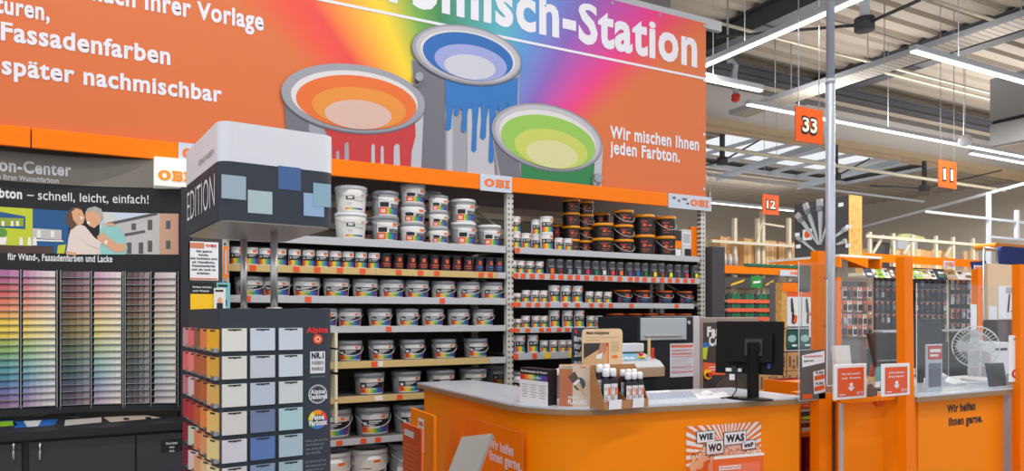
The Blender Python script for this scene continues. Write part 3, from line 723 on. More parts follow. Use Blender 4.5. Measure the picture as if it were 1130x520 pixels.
make_can('K1h', 'paint_bucket', .088, .138, BK, LID_O, L_BKT_BLACK, 1.1, .92, .55, (.04, .94), .026)
make_can('K3', 'paint_bucket', .112, .155, BK, LID_O, L_BKT_BLACK, 1.1, .92, None, (.04, .94), .028)
make_can('K4', 'paint_bucket', .108, .155, BK, LID_O, L_BKT_BLACK, 1.1, .92, .6, (.04, .94), .028)
make_can('K5', 'paint_bucket', .119, .218, BK, LID_O, L_BKT_BLACK, 1.1, .92, None, (.04, .94), .032)
make_can('K6', 'paint_bucket', .115, .218, BK, LID_O, L_BKT_BLACK, 1.1, .92, .5, (.04, .94), .032)
make_can('KD', 'paint_bucket', .098, .142, BK, LID_O2, L_BLUEBLACK, 1.15, .92, .4, (.04, .9), .018)
make_can('w1', 'paint_can', .05, .152, WB, LID_W, L_CAN, 1.25, .98, lv=(.04, .98), lidh=.014)
make_can('w2', 'paint_can', .064, .165, WB, LID_W, L_CAN, 1.25, .98, lv=(.04, .98), lidh=.014)
make_can('w3', 'paint_can', .044, .125, WB, LID_W, L_CAN, 1.25, .98, lv=(.04, .98), lidh=.012)
make_can('s1', 'paint_can', .033, .088, WB, LID_W, L_CAN, 1.25, .98, lv=(.04, .98), lidh=.01)
make_can('s2', 'paint_can', .043, .118, WB, LID_W, L_CAN, 1.25, .98, lv=(.04, .98), lidh=.012)
make_can('s3', 'paint_can', .056, .172, WB, LID_W, L_CAN, 1.25, .98, lv=(.04, .98), lidh=.014)
make_can('F2', 'paint_bucket', .125, .21, WB, LID_G, L_BUCKET, .95, .9, .3, (.04, .8), .035)
TINS = [('orange', (240, 110, 30)), ('maroon', (110, 40, 46)), ('slate', (130, 134, 146)), ('steel', (150, 152, 164)), ('magenta', (200, 30, 110)), ('teal', (0, 120, 96)), ('silver', (214, 216, 220)), ('scarlet', (232, 50, 60)), ('amber', (240, 112, 50)), ('violet', (110, 70, 150)), ('blue', (0, 110, 190)), ('green', (20, 120, 60)), ('yellow', (246, 226, 0)), ('brown', (150, 60, 50)), ('lemon', (240, 232, 30)), ('charcoal', (90, 88, 96)), ('red', (226, 40, 50)), ('gold', (250, 226, 20))]
for nm, c in TINS: make_can('t_' + nm, 'lacquer_tin', .043, .152, TIN, TIN, tin_label(nm, c), 1.15, 1.0, lv=(.03, .97), lidh=.008, seg=16)
def put(key, x, y, z, label, cat='paint can', group=None, rot=0.):
    p = PROTO[key]
    if not p[1]:
        t = p[0]; p[1] = True; t.location = (x, y, z); t.rotation_euler = (0, 0, rot); KIDS.setdefault(t.name, list(t.children))
    else:
        t = dup(p[0], (x, y, z), rot)
    t['label'] = label; t['category'] = cat
    if group: t['group'] = group
    return t
def rad(key): return max((abs(v.co.x) for c in PROTO[key][0].children if c.name.startswith('lid') for v in c.data.vertices))
def hgt(key): return max(v.co.z for c in PROTO[key][0].children if c.name.startswith('lid') for v in c.data.vertices)
def row(items, z, desc, group, front=YF + .035):
    """items: (key, pixel column of the middle, look words, extra depth)"""
    for i, it in enumerate(items):
        key, px, look = it[:3]; back = it[3] if len(it) > 3 else 0.
        r = rad(key); y = front + r + .02 + back
        put(key, XY(px, y), y, z + .001, f'{look}, {ORD[i]} from left on {desc}', 'bucket' if 'bucket' in PROTO[key][0].name else 'paint can', group, random.uniform(-.14, .14))
R_ = 'white rainbow paint can'; B_ = 'black orange paint can'
# bay one
zA, zB, zC, zD, zE, zF, zG, zH = [SH1[q][1] - .006 for q in 'ABCDEFGH']
row([('wcan', p, R_) for p in (262, 277.6, 292.6, 309, 325, 340.4, 355.5, 370, 384, 398.2, 412.5)] + [('bcan', p, B_) for p in (426, 439.5, 453.7, 466.5, 479, 491.2, 503.4, 515.8)] + [('blcan', p, 'black blue paint can') for p in (528, 539.5, 549.8)], zB, 'second shelf of tower bay', 'small cans on the second shelf')
U = 'rainbow bucket with wire handle'
row([('C', p, U) for p in (275, 305, 338, 371, 402.7, 431.5, 459.5, 488.7, 516.2, 542)], zC, 'third shelf of tower bay', 'buckets on the third shelf')
row([('D', p, U) for p in (333, 359, 385.8, 419, 449.3, 477, 505.5, 532.5)], zD, 'fourth shelf of tower bay', 'buckets on the fourth shelf')
row([('E', p, U) for p in (348, 385, 420, 454.5, 489.5, 524.5)], zE, 'fifth shelf of tower bay', 'buckets on the fifth shelf')
row([('F', 407.6, 'grey rainbow bucket'), ('F', 448, 'grey rainbow bucket'), ('F', 486, 'grey rainbow bucket'), ('F', 522, 'grey rainbow bucket'), ('F', 549, 'shaded grey rainbow bucket', .25)], zF, 'sixth shelf of tower bay', 'buckets on the sixth shelf')
row([('G', 368, 'big grey rainbow bucket'), ('G', 411, 'big grey rainbow bucket'), ('G', 452, 'big grey rainbow bucket'), ('G', 489, 'big grey rainbow bucket')], zG, 'seventh shelf of tower bay', 'buckets on the seventh shelf')
row([('H', 366, 'tall white bucket'), ('H', 407, 'tall white bucket'), ('HG', 448, 'tall grey bucket'), ('HG', 487, 'tall grey bucket')], zH, 'lowest shelf of tower bay', 'buckets on the lowest shelf')
def stack(key, px, n, z, look, where, group, back=0., y=None):
    h = hgt(key) * .985; r = rad(key)
    lv = {1: [''], 2: ['lower', 'upper'], 3: ['lowest', 'middle', 'topmost'], 4: ['lowest', 'second lowest', 'second highest', 'topmost']}[n]
    yy = YF + .055 + r + back
    for i in range(n):
        put(key, XY(px, yy) + (random.uniform(-.004, .004) if i else 0), yy, z + .001 + i * h, ' '.join(f'{lv[i]} {look} {where}'.split()), 'bucket' if 'bucket' in PROTO[key][0].name else 'paint can', group, random.uniform(-.12, .12))
g = 'big buckets on the top shelf of the tower bay'
stack('AW', 387, 2, zA, 'white bucket of the stack', 'beside the tower top', g)
stack('AG', 408, 2, zA, 'grey bucket', 'half hidden behind the white stack by the tower', g, .3)
stack('AG', 425, 2, zA, 'grey rainbow bucket of the stack', 'right of the white bucket stack', g)
stack('A3', 455, 3, zA, 'white rainbow bucket of the tall three-high stack', 'under the shop sign', g)
stack('A3', 474, 3, zA, 'shaded bucket', 'in the stack behind the tall three-high stack', g, .28)
stack('A4', 484, 3, zA, 'small rainbow bucket of the narrow stack', 'in middle of top shelf', g)
stack('A5', 511, 2, zA, 'grey bucket with white lid', 'in the stack left of the single grey bucket', g)
stack('A6', 540, 1, zA, 'single grey bucket with white lid', 'beside the upright between the bays', g)
# bay two
zA, zB, zC, zD, zE, zF, zG = [SH2[q][1] - .006 for q in 'ABCDEFG']
g = 'white cans on the top shelf of the machine bay'
q = lambda x: 550 + x / 4.708
stack('w1', 569, 2, zA, 'white rainbow can', 'of the stack beside the middle upright', g)
stack('w1', 580.5, 1, zA, 'single white rainbow can', 'second along the top shelf after the middle upright', g)
stack('w1', 591, 2, zA, 'slim white can', 'in the stack behind the wide rainbow cans', g, .09)
stack('w2', 603, 2, zA, 'wide rainbow can', 'of the stack before the black buckets', g)
stack('w3', 616.7, 1, zA, 'small rainbow can standing first', 'before the black bucket stacks', g)
stack('w3', 626.7, 1, zA, 'small rainbow can standing second', 'before the black bucket stacks', g)
g = 'black buckets on the top shelf of the machine bay'
stack('K3', 615, 2, zA, 'black bucket', 'in the stack hidden behind the wide rainbow cans', g, .32)
stack('K1', 630.5, 4, zA, 'black bucket', 'of the first four-high stack beside the rainbow cans', g, .12)
stack('K1h', 645.5, 4, zA, 'black bucket with handle', 'of the second four-high stack', g, .16)
stack('K3', 664.7, 2, zA, 'black bucket', 'of the two-high stack after the four-high stacks', g)
stack('K3', 662, 3, zA, 'shaded black bucket', 'in the stack at the back of the machine bay', g, .3)
stack('K4', 688, 3, zA, 'black bucket with handle', 'of the three-high stack in the machine bay', g)
stack('K5', 710.5, 2, zA, 'tall black bucket', 'of the stack before the last black stack', g)
stack('K6', 734, 2, zA, 'tall black bucket with handle', 'of the last black stack by the orange packet', g)
row([('w3', 566, R_), ('w3', 574.5, R_), ('w3', 584.5, R_), ('w3', 595, R_)], zB, 'second shelf of machine bay', 'small white cans on the second shelf of the machine bay')
for (nm, c), x in zip(TINS, (270, 315, 362, 410, 455, 500, 540, 585, 628, 675, 715, 757, 803, 843, 885, 928, 968, 1018)):
    y = YF + .1; put('t_' + nm, XY(q(x), y), y, zB + .001, f'slim black lacquer tin with {nm} colour square on the second shelf of machine bay', 'lacquer tin', 'lacquer tins with colour squares')
q3 = lambda x: 550 + x / 4.333
def mixrow(z, spec, desc, grp): row([(k_, q3(x), w_) for k_, x, w_ in spec], z, desc, grp)
RS, RM, RT, KB = 'tiny rainbow can', 'small rainbow can', 'tall rainbow can', 'black bucket with orange lid'
mixrow(zC, [('s1', 65, RS), ('s1', 93, RS), ('s2', 132, RM), ('s2', 175, RM), ('s2', 215, RM), ('s3', 265, RT), ('s3', 320, RT), ('s3', 376, RT), ('s2', 435, RM), ('s2', 478, RM), ('s2', 522, RM), ('KD', 590, KB), ('KD', 682, KB), ('KD', 790, KB), ('KD', 884, KB)], 'third shelf of machine bay', 'cans on the third shelf of the machine bay')
mixrow(zD, [('s1', 62, RS), ('s1', 95, RS), ('s2', 130, RM), ('s2', 178, RM), ('s2', 216, RM), ('s3', 265, RT), ('s3', 328, RT), ('s3', 384, RT), ('s2', 440, RM), ('s2', 478, RM), ('KD', 556, KB), ('KD', 642, KB), ('KD', 718, KB), ('KD', 800, KB), ('KD', 880, KB)], 'fourth shelf of machine bay', 'cans on the fourth shelf of the machine bay')
mixrow(zE, [('s3', 50, RT), ('s3', 100, RT), ('s3', 163, RT), ('s2', 217, RM), ('s2', 262, RM), ('s2', 305, RM), ('s2', 342, RM), ('KD', 550, KB), ('KD', 630, KB)], 'fifth shelf of machine bay', 'cans on the fifth shelf of the machine bay')
row([('F2', 573, U), ('F2', 596, U), ('F2', 622, U)], zF, 'shelf behind the counter leaflets', 'buckets behind the counter leaflets')
# orange and white packets at the end of the top shelf
def packet(name, lab, pxa, pxb, py0, py1, Y, m, face=None, th=.06):
    x0, x1 = XY(pxa, Y), XY(pxb, Y); z0, z1 = ZY(pxa, py1, Y), ZY(pxa, py0, Y)
    z0 = zA + .001
    t = thing(name, lab, 'packet', (x0, Y, z0))
    mb = MB(); mb.box(x0, x1, Y, Y + th, z0, z1, bev=.004); obj('body', mb, m, t)
    if face:
        fn = planeY(Y - .001, .0015); mb = MB(); w, h = x1 - x0, z1 - z0; mb.poly(rect2(x0 + .005, x1 - .005, z0 + .005, z1 - .005), fn, .5, 4)
        for i, (a, b, c, d, mi) in enumerate(face): mb.poly(rect2(x0 + a * w, x0 + b * w, z0 + c * h, z0 + d * h), fn, 1 + i * .5, mi)
        obj('front_print', mb, [INK, ORANGE, WHITE, GREY, m], t)
packet('paint_packet', 'orange flat packet leaning at the end of the top shelf', 763, 772, 250, 284, 6.05, ORANGE)
packet('paint_packet', 'pale packet with barcode panel at the end of the top shelf', 752, 763, 253, 283, 6.04, M('packet_pale', (206, 204, 206), .5), [(.1, .9, .45, .9, 2), (.15, .85, .5, .85, 3), (.3, .95, .02, .3, 0)])
packet('paint_packet', 'black packet with orange square beside the pale packet', 744.5, 752, 254, 283, 6.03, BLACK, [(.05, .95, .3, .6, 1), (.1, .9, .02, .28, 2)])
# ================================================================ COLOUR CENTRE (curved chart wall)
XC, HALF, SAG, YFC = -.62, 1.03, .30, 5.85
def cy_(x): return YFC + SAG * max(0., 1 - ((x - XC) / HALF) ** 2)
def curve(a, b, l=0): return Vector((a, cy_(a) - .002 - .002 * l, b))
def Q(px, py, off=0.):
    Y = YFC
    for _ in range(12): Y = cy_(atY(px, py, Y).x) - off
    v = atY(px, py, Y); return v.x, v.z
CCB = M('chart_wall_black', (36, 36, 40), .5, spec=.3); CCH = M('chart_header_metal', (124, 118, 108), .38, .35)
cc = thing('colour_chart_wall', 'dark curved colour chart wall with grey header and photo strip', 'colour display', (XC, YFC, 0))
def cgrid(mb, x0, x1, z0, z1, n, layer=0, mi=0, thick=.02):
    for i in range(n):
        a, b = x0 + (x1 - x0) * i / n, x0 + (x1 - x0) * (i + 1) / n
        f = mb.face([curve(a, z0, layer), curve(b, z0, layer), curve(b, z1, layer), curve(a, z1, layer)], mi); f.smooth = True
        g = [curve(p, z, layer) + Vector((0, thick, 0)) for p, z in ((a, z0), (b, z0), (b, z1), (a, z1))]
        mb.face(g[::-1], mi)
        mb.face([curve(a, z1, layer), curve(b, z1, layer), g[2], g[3]], mi); mb.face([g[0], g[1], curve(b, z0, layer), curve(a, z0, layer)], mi)
xe = XC + HALF
xo = XY(170, YFC - .02)
mb = MB(); cgrid(mb, XC - HALF, xo, 2.552, 2.76, 30, 4); obj('header', mb, CCH, cc)
mb = MB(); mb.box(xo, XY(214, YFC), YFC - .03, YFC + .2, 2.548, 2.76, bev=.004); hs = obj('sign_box', mb, M('sign_box_white', (240, 238, 226), .4, emit=.25), cc)
mb = MB(); fn = planeY(YFC - .031, .003); zo0, zo1 = ZY(190, 201, YFC - .03), ZY(190, 188, YFC - .03)
ob = Matrix.Translation((0, 0, 0))
obi(mb, fn, XY(174.5, YFC - .03), XY(209.5, YFC - .03), zo0 + .008, zo1 - .004, 2, 0)
obj('logo', mb, M('logo_amber', (246, 150, 10), .4), hs)
mb = MB(); cgrid(mb, XC - HALF, xe, .9, 2.552, 40, 0); obj('back_wall', mb, CCB, cc)
mb = MB(); mb.box(xe - .06, xe + .004, YFC - .05, YFC + .35, 0, 2.55, bev=.004); mb.box(XC - HALF - .03, XC - HALF + .03, YFC - .05, YFC + .35, 0, 2.55); obj('side_frame', mb, M('pillar_charcoal', (50, 50, 56), .5, spec=.3), cc)
CW = M('chart_white', (226, 226, 228), .5)
def ctext(s, pxl, base, pxr, cap, bold=.02, lay=2, full=None):
    x0, z = Q(pxl, base); x1, _ = Q(pxr, base); d = (cy_(x0)) / ray(pxl, base)[1]
    mb = MB(); sx = text_fit(mb, s, curve, x0, x1, z, cap * d / FPX, bold, lay)
    if full:
        mb.bm.free(); mb = MB(); text_fit(mb, full, curve, 0, x1, z, cap * d / FPX, bold, lay, sx=sx, right=True)
    obj('lettering', mb, CW, cc)
ctext('on-Center', -1, 188.6, 79, 12.5, .03, lay=6, full='Aktion-Center')
ctext('Ihren Wunschfarbton', 4, 198.3, 65, 5.5, .015, lay=6, full='Mischen Ihren Wunschfarbton')
ctext('bton', -1, 217.8, 24.5, 9.5, .035, full='Wunschfarbton')
ctext('– schnell, leicht, einfach!', 30, 219.6, 164, 9.5, .005)
ctext('Wand-, Fassadenfarben und Lacke', 20, 287, 124, 7, .025, full='für Wand-, Fassadenfarben und Lacke')
# printed photo strip
PH = [M('p%d' % i + '_print', c, .45) for i, c in enumerate([(196, 206, 40), (20, 84, 140), (74, 52, 44), (214, 214, 208), (232, 214, 206), (224, 168, 128), (92, 66, 50), (176, 172, 166), (150, 206, 200), (206, 220, 236), (196, 192, 190), (206, 160, 132), (90, 86, 84), (30, 30, 34), (240, 236, 230), (90, 150, 60), (150, 168, 40), (150, 100, 50)])]
mb = MB()
def pp(pts, mi, lay):
    for q_ in strips([Q(x, y) for x, y in pts], XC, .05): mb.poly(q_, curve, lay, mi)
def pe(cx, cy, a, b, rot, mi, lay, n=20): pp(ell2(cx, cy, a, b, math.radians(rot), n), mi, lay)
pp([(-20, 227), (36, 230.5), (36, 279), (-20, 277)], 0, 1); pp([(36, 230.5), (76, 233), (76, 280), (36, 279)], 1, 1)
pp([(-20, 230), (28, 239), (28, 253), (-20, 250)], 1, 1.5); pp([(-20, 240), (26, 241), (26, 250), (-20, 249)], 16, 2)
for x in (2, 12, 18): pp([(x, 244), (x + 3, 244.3), (x + 3, 250), (x, 249.7)], 14, 2.5)
pp([(-20, 270), (59, 272), (59, 280), (-20, 279)], 2, 2); pp([(36, 252), (68, 254), (68, 265), (36, 263)], 10, 2); pp([(36, 264), (70, 265.5), (70, 267), (36, 266)], 14, 2.4)
for x, y0, y1 in ((41, 254, 262), (56, 255, 262)): pp([(x, y0), (x + 4, y0 + .2), (x + 4, y1), (x, y1)], 14, 2.6)
for x in (22, 31, 37): pp([(x, 262), (x + 3, 262), (x + 4, 271), (x - 1, 271)], 14, 2.6)
pe(2, 257, 6, 5, 0, 15, 2.6); pp([(-2, 262), (8, 262), (7, 270), (-1, 270)], 14, 2.8)
pp([(64, 271), (73, 270), (71, 280), (63, 280)], 0, 2.8)
# house
pp([(110, 234), (197, 236), (197, 281), (110, 280)], 9, 1); pp([(112, 246), (175, 236), (178, 281), (112, 280)], 10, 1.5); pp([(110, 235), (118, 234), (132, 243), (118, 248)], 3, 1.6)
pp([(118, 246), (170, 235), (175, 237), (120, 249)], 12, 2); pp([(176, 236), (197, 236), (197, 281), (176, 281)], 11, 2)
for x, y0, y1 in ((145, 247, 254), (163, 243, 254), (163, 266, 278), (153, 268, 280), (140, 268, 280), (183, 244, 253), (183, 266, 275)): pp([(x, y0), (x + 5, y0 - .4), (x + 5, y1), (x, y1)], 12, 2.4)
pp([(137, 258), (160, 254), (160, 257), (138, 261)], 12, 2.5)
# couple on the photo: woman in a pale pullover, man in a mint shirt
pp([(73, 281), (76, 262), (79, 250), (86, 247), (94, 250), (104, 262), (112, 271), (112, 281)], 4, 3)
pp([(73, 236), (80, 229), (87, 229), (92, 234), (92, 244), (86, 248), (79, 254), (73, 246)], 6, 3.2)
pp([(79, 234), (84, 230), (90, 232), (94, 240), (92, 247), (86, 249), (81, 243)], 5, 3.6); pp([(88, 239), (92, 240), (90, 243)], 14, 4); pp([(86, 236), (88, 236), (88, 237)], 6, 4)
pp([(106, 281), (108, 262), (112, 252), (120, 247), (130, 250), (137, 260), (141, 274), (138, 281)], 8, 3)
pp([(94, 236), (98, 231), (105, 229), (111, 232), (113, 239), (110, 247), (104, 252), (98, 249), (95, 243)], 5, 3.4); pp([(94, 235), (97, 230), (105, 228), (112, 231), (114, 240), (112, 244), (110, 237), (104, 233), (97, 234)], 7, 3.8)
pp([(96, 244), (100, 246), (99, 248), (96, 247)], 14, 4)
pp([(107, 261), (114, 257), (120, 263), (130, 269), (139, 269), (138, 277), (128, 279), (116, 271), (109, 268)], 5, 4.2); pp([(93, 252), (101, 260), (112, 268), (110, 275), (98, 271), (90, 263)], 4, 4.4)
pp([(117, 247), (124, 246), (128, 249), (120, 250)], 5, 4.2); pp([(116, 265), (119, 266), (118, 270), (115, 269)], 14, 4.6); pp([(73, 277), (84, 279), (84, 282), (73, 281)], 5, 4.2)
obj('photo_print', mb, PH, cc)
# desk ledge of the unit + print on it
DESK = M('desk_charcoal', (38, 38, 42), .45, spec=.3); zd = .86
def dfr(px): return atZ(px, 0, 0)
yfd = atZ(95, 473, zd).y
mb = MB(); pts = [(XC - HALF, yfd), (xe + .02, yfd), (xe + .02, YFC)] + [(XC + HALF * (1 - 2 * i / 24), cy_(XC + HALF * (1 - 2 * i / 24)) - .004) for i in range(25)]
mb.prism(pts, 'z', zd - .05, zd); desk = obj('ledge', mb, DESK, cc)
mb = MB(); fz = lambda a, b, l=0: Vector((a, b, zd + .001 + .0012 * l))
def dz(pts, mi, lay=1): mb.poly([(lambda v: (v.x, v.y))(atZ(x, y, zd)) for x, y in pts], fz, lay, mi)
dz([(-10, 466), (14, 465), (20, 470), (-10, 472)], 0); dz([(14, 466), (64, 463), (60, 470), (16, 473)], 1); dz([(26, 465.5), (46, 464.5), (42, 471), (30, 472)], 2, 2); dz([(-10, 464), (16, 462), (16, 465), (-10, 467)], 1, .6)
dz([(72, 464), (112, 461), (112, 466.5), (71, 470.5)], 3); dz([(114, 461), (160, 458.5), (178, 461.5), (122, 466.5)], 4); dz([(136, 462), (142, 461.7), (143, 464), (137, 464.3)], 5, 2); dz([(160, 461), (166, 460.7), (167, 462.5), (161, 463)], 5, 2)
for i in range(5): dz([(2 + i * 17, 458.6 - i * .1), (16 + i * 17, 458.2 - i * .1), (15 + i * 17, 459.6 - i * .1), (0 + i * 17, 460 - i * .1)], 2 if i < 3 else 6, 2)
dz([(0, 461.4), (88, 460.4), (88, 461.4), (0, 462.4)], 6, 2)
obj('brochure_print', mb, [M('d_lime', (150, 200, 40), .4), M('d_blue', (20, 100, 190), .4), M('d_white', (226, 228, 232), .4), M('d_grey', (206, 200, 196), .4), M('d_beige', (206, 186, 170), .4), BLACK, M('d_mid', (120, 122, 126), .4)], desk)
mb = MB()
n = 24
pts = [(XC - HALF + 2 * HALF * i / n, 0) for i in range(n + 1)]
mb = MB(); cgrid(mb, XC - HALF, xe, .90, .945, 30, 14, 0, .03); obj('chart_rail', mb, DESK, cc)
# base cabinets
yb = yfd + .03
mb = MB(); mb.box(XC - HALF, xe + .02, yb + .02, YFC + .3, 0, zd - .05); obj('base_cabinet', mb, DESK, cc)
xa = [XC - HALF, XY(28, yb), XY(150, yb), xe + .02]
for i in range(3):
    mb = MB(); mb.box(xa[i] + (.02 if i == 1 else .004), xa[i + 1] - (.02 if i == 0 else .004), yb, yb + .02, .08, zd - .07, bev=.003); dr = obj('cabinet_door', mb, M('cabinet_charcoal', (58, 58, 62), .5, spec=.3), cc)
    if i < 2:
        px = (15.5, 44.5)[i]; x = XY(px, yb); z0, z1 = ZY(px, 508, yb), ZY(px, 488, yb)
        mb = MB(); mb.tube([(x, yb, z0), (x, yb - .025, z0 + .012), (x, yb - .03, (z0 + z1) / 2), (x, yb - .025, z1 - .012), (x, yb, z1)], .006, 8); obj('door_handle', mb, CHROME, dr)
mb = MB(); x0, x1 = XY(178, yb), XY(201, yb); z0, z1 = ZY(190, 498, yb), ZY(190, 485, yb)
mb.box(x0, x1, yb - .004, yb, z0, z1); obj('notice', mb, BLACK, cc)
mb = MB(); fn = planeY(yb - .005, .002)
for i, s in enumerate(('Bitte nach Gebrauch', 'zurückstecken', 'Vielen Dank')): text_fit(mb, s, fn, x0 + .03 + (.02 if i else 0), x1 - .03 - (.02 if i else 0), z1 - .033 - i * .027, .016, .01)
obj('lettering', mb, CW, cc)
# ---------------------------------------------------------------- colour chip racks
CHIP = object_colour_mat('chip_card'); STRIPM = object_colour_mat('chip_strip', .62); ACR = M('acrylic_edge', (150, 154, 154), .3)
def mixc(a, b, t): return tuple(x + (y - x) * t for x, y in zip(a, b))
SEQ = [(150, 70, 130), (160, 60, 110), (176, 60, 70), (196, 70, 66), (214, 96, 60), (220, 116, 70), (226, 150, 60), (232, 186, 40), (226, 192, 30), (216, 182, 40), (140, 160, 60), (110, 160, 70), (90, 150, 100), (60, 140, 130), (40, 130, 140), (30, 110, 140), (40, 90, 150), (70, 80, 150), (90, 70, 130), (110, 70, 120)]
def rack_colour(r, half, row, c):
    s = SEQ[row]
    if r == 0: base = s if not half else mixc(s, (226, 220, 212), .34)
    elif r == 1: base = mixc(mixc(s, (96, 84, 80), .45), (34, 30, 32), .38) if not half else mixc(s, (214, 208, 200), .52)
    else: base = mixc(mixc(s, (104, 92, 84), .68), (38, 34, 34), .36) if not half else mixc(s, (190, 182, 176), .78)
    if not half:
        k = (0., .0, .12, .28)[c] if r == 0 else (-.22, 0., .18, .36)[c]
        base = mixc(base, (236, 226, 216), k) if k >= 0 else mixc(base, (20, 18, 20), -k)
    return lin(base)
RK = ['bright', 'muted', 'brown']
racks = [(-26, 23.5, 64), (66.5, 101, 136.5), (137.5, 166.5, 197)]
zt, zb_ = Q(100, 300)[1], Q(100, 446)[1]
NR = 20
cproto = sproto = None
for r, (p0, pm, p1) in enumerate(racks):
    xa0, xam, xa1 = Q(p0, 370)[0], Q(pm, 370)[0], Q(p1, 370)[0]
    rk = thing('chip_rack', ('bright rainbow chip rack beside the photo edge', 'muted colour chip rack in the middle of the chart wall', 'brown and grey chip rack beside the dark side pillar')[r], 'colour chip rack', (xam, cy_(xam), zb_), 0, 'colour chip racks')
    mb = MB()
    for x in (xa0 + .004, xam, xa1 - .004): mb.box(x - .003, x + .003, cy_(x) - .03, cy_(x) - .004, zb_ - .03, zt + .005)
    obj('divider_frame', mb, ACR, rk)
    ph = (zt - zb_) / NR
    for row_ in range(NR):
        z = zt - (row_ + 1) * ph
        mb = MB()
        for (a, b) in ((xa0 + .01, xam - .008), (xam + .008, xa1 - .01)):
            n = 3
            for i in range(n):
                u, v = a + (b - a) * i / n, a + (b - a) * (i + 1) / n
                mb.face([curve(u, z + .002, 18), curve(v, z + .002, 18), curve(v, z + .002, 6), curve(u, z + .002, 6)]); mb.face([curve(u, z, 18), curve(v, z, 18), curve(v, z + .0035, 18), curve(u, z + .0035, 18)])
        obj('tier', mb, ACR, rk)
        for half in (0, 1):
            a, b = (xa0 + .012, xam - .01) if not half else (xam + .01, xa1 - .012)
            n = 4 if not half else 1
            for c in range(n):
                if r == 0 and not half and c == 0: continue     # outside the photo
                w = (b - a) / n; xm_ = a + w * (c + .5); sl = math.atan2(cy_(xm_ + .05) - cy_(xm_ - .05), .1)
                mb = MB()
                ww = w * .485; mb.face([(-ww, 0, .004), (ww, 0, .004), (ww, .014, ph * .98), (-ww, .014, ph * .98)]); mb.face([(-ww, .003, .004), (-ww, .017, ph * .98), (ww, .017, ph * .98), (ww, .003, .004)])
                o = obj('colour_strip' if half else 'colour_chip', mb, STRIPM if half else CHIP)
                o.location = (xm_, cy_(xm_) - .034, z); o.rotation_euler = (0, 0, sl); o.color = rack_colour(r, half, row_, c)
                if half: tag(o, f'pale tint card strip in the {ORD[row_]} tier of the {RK[r]} chip rack', 'colour card', 'pale tint strips in the chip racks')
                else: tag(o, f'deep colour chip in the {ORD[row_]} tier, {ORD[c]} column of the {RK[r]} chip rack', 'colour card', 'deep colour chips in the chip racks')
# notices beside the chart wall, on the end of the shelving
YN = 5.80
def sheet(name, lab, cat, px0, px1, py0, py1, Y, m, th=.004, z=None):
    x0, x1 = XY(px0, Y), XY(px1, Y); z0, z1 = z or (ZY((px0 + px1) / 2, py1, Y), ZY((px0 + px1) / 2, py0, Y))
    t = thing(name, lab, cat, (x0, Y, z0)); mb = MB(); mb.box(x0, x1, Y, Y + th, z0, z1); obj('sheet', mb, m, t)
    return t, x0, x1, z0, z1
mb = MB(); xn0, xn1 = max(XY(207, YN + .02), xe + .01), XY(245, YN + .02); mb.box(xn0, xn1, YN + .005, YN + .06, 0, 2.25); tag(obj('notice_board', mb, M('notice_board_dark', (58, 58, 64), .5)), 'dark narrow notice board between the chart wall and the tower bay', 'notice board')
t, x0, x1, z0, z1 = sheet('customer_notice', 'white customer notice with orange head pinned beside the tower poles', 'notice', 208, 241, 267, 309.5, YN, PAPER)
fn = planeY(YN - .0005, .002); mb = MB()
w, h = x1 - x0, z1 - z0
mb.poly(rect2(x0 + .05 * w, x0 + .52 * w, z1 - .17 * h, z1 - .03 * h), fn, 1, 1); mb.poly(rect2(x0 + .04 * w, x1 - .04 * w, z0 + .02 * h, z0 + .06 * h), fn, 1, 1); obi(mb, fn, x0 + .57 * w, x1 - .06 * w, z1 - .13 * h, z1 - .06 * h, 1, 2)
for i, (s, a, b) in enumerate((('Sehr geehrte', .26, .78), ('Kunden,', .34, .66), ('alle Farbtöne sind', .06, .95), ('als Wandfarbe,', .12, .88), ('Fassadenfarbe', .12, .88), ('und als Lack zu', .1, .9), ('erhalten.', .28, .72))): text_fit(mb, s, fn, x0 + a * w, x0 + b * w, z1 - (.27 + .095 * i) * h, .052 * h, .03, 1, 0)
obj('lettering', mb, [INK, M('notice_tan', (214, 130, 90), .6), RED], t)
t, x0, x1, z0, z1 = sheet('yellow_notice', 'black and yellow notice under the customer notice', 'notice', 210, 236, 312, 342, YN - .002, BLACK)
mb = MB(); fn = planeY(YN - .0025, .002); w, h = x1 - x0, z1 - z0
mb.poly(rect2(x0, x1, z0, z0 + .58 * h), fn, 1, 0); text_fit(mb, 'Farben mischen', fn, x0 + .1 * w, x1 - .1 * w, z1 - .2 * h, .07 * h, .02, 1, 1); text_fit(mb, 'nach Wunsch', fn, x0 + .1 * w, x1 - .2 * w, z1 - .34 * h, .07 * h, .02, 1, 1); obj('notice_print', mb, [YELLOW, WHITE], t)
t, x0, x1, z0, z1 = sheet('price_strip', 'orange framed vertical strip on the shelf upright beside the notice', 'sign', 246.5, 252, 272, 307, YN, ORANGE)
mb = MB(); fn = planeY(YN - .0005, .002); mb.poly(rect2(x0 + .3 * (x1 - x0), x1 - .25 * (x1 - x0), z0 + .12 * (z1 - z0), z1 - .1 * (z1 - z0)), fn, 1); obj('inset_print', mb, GREY, t)
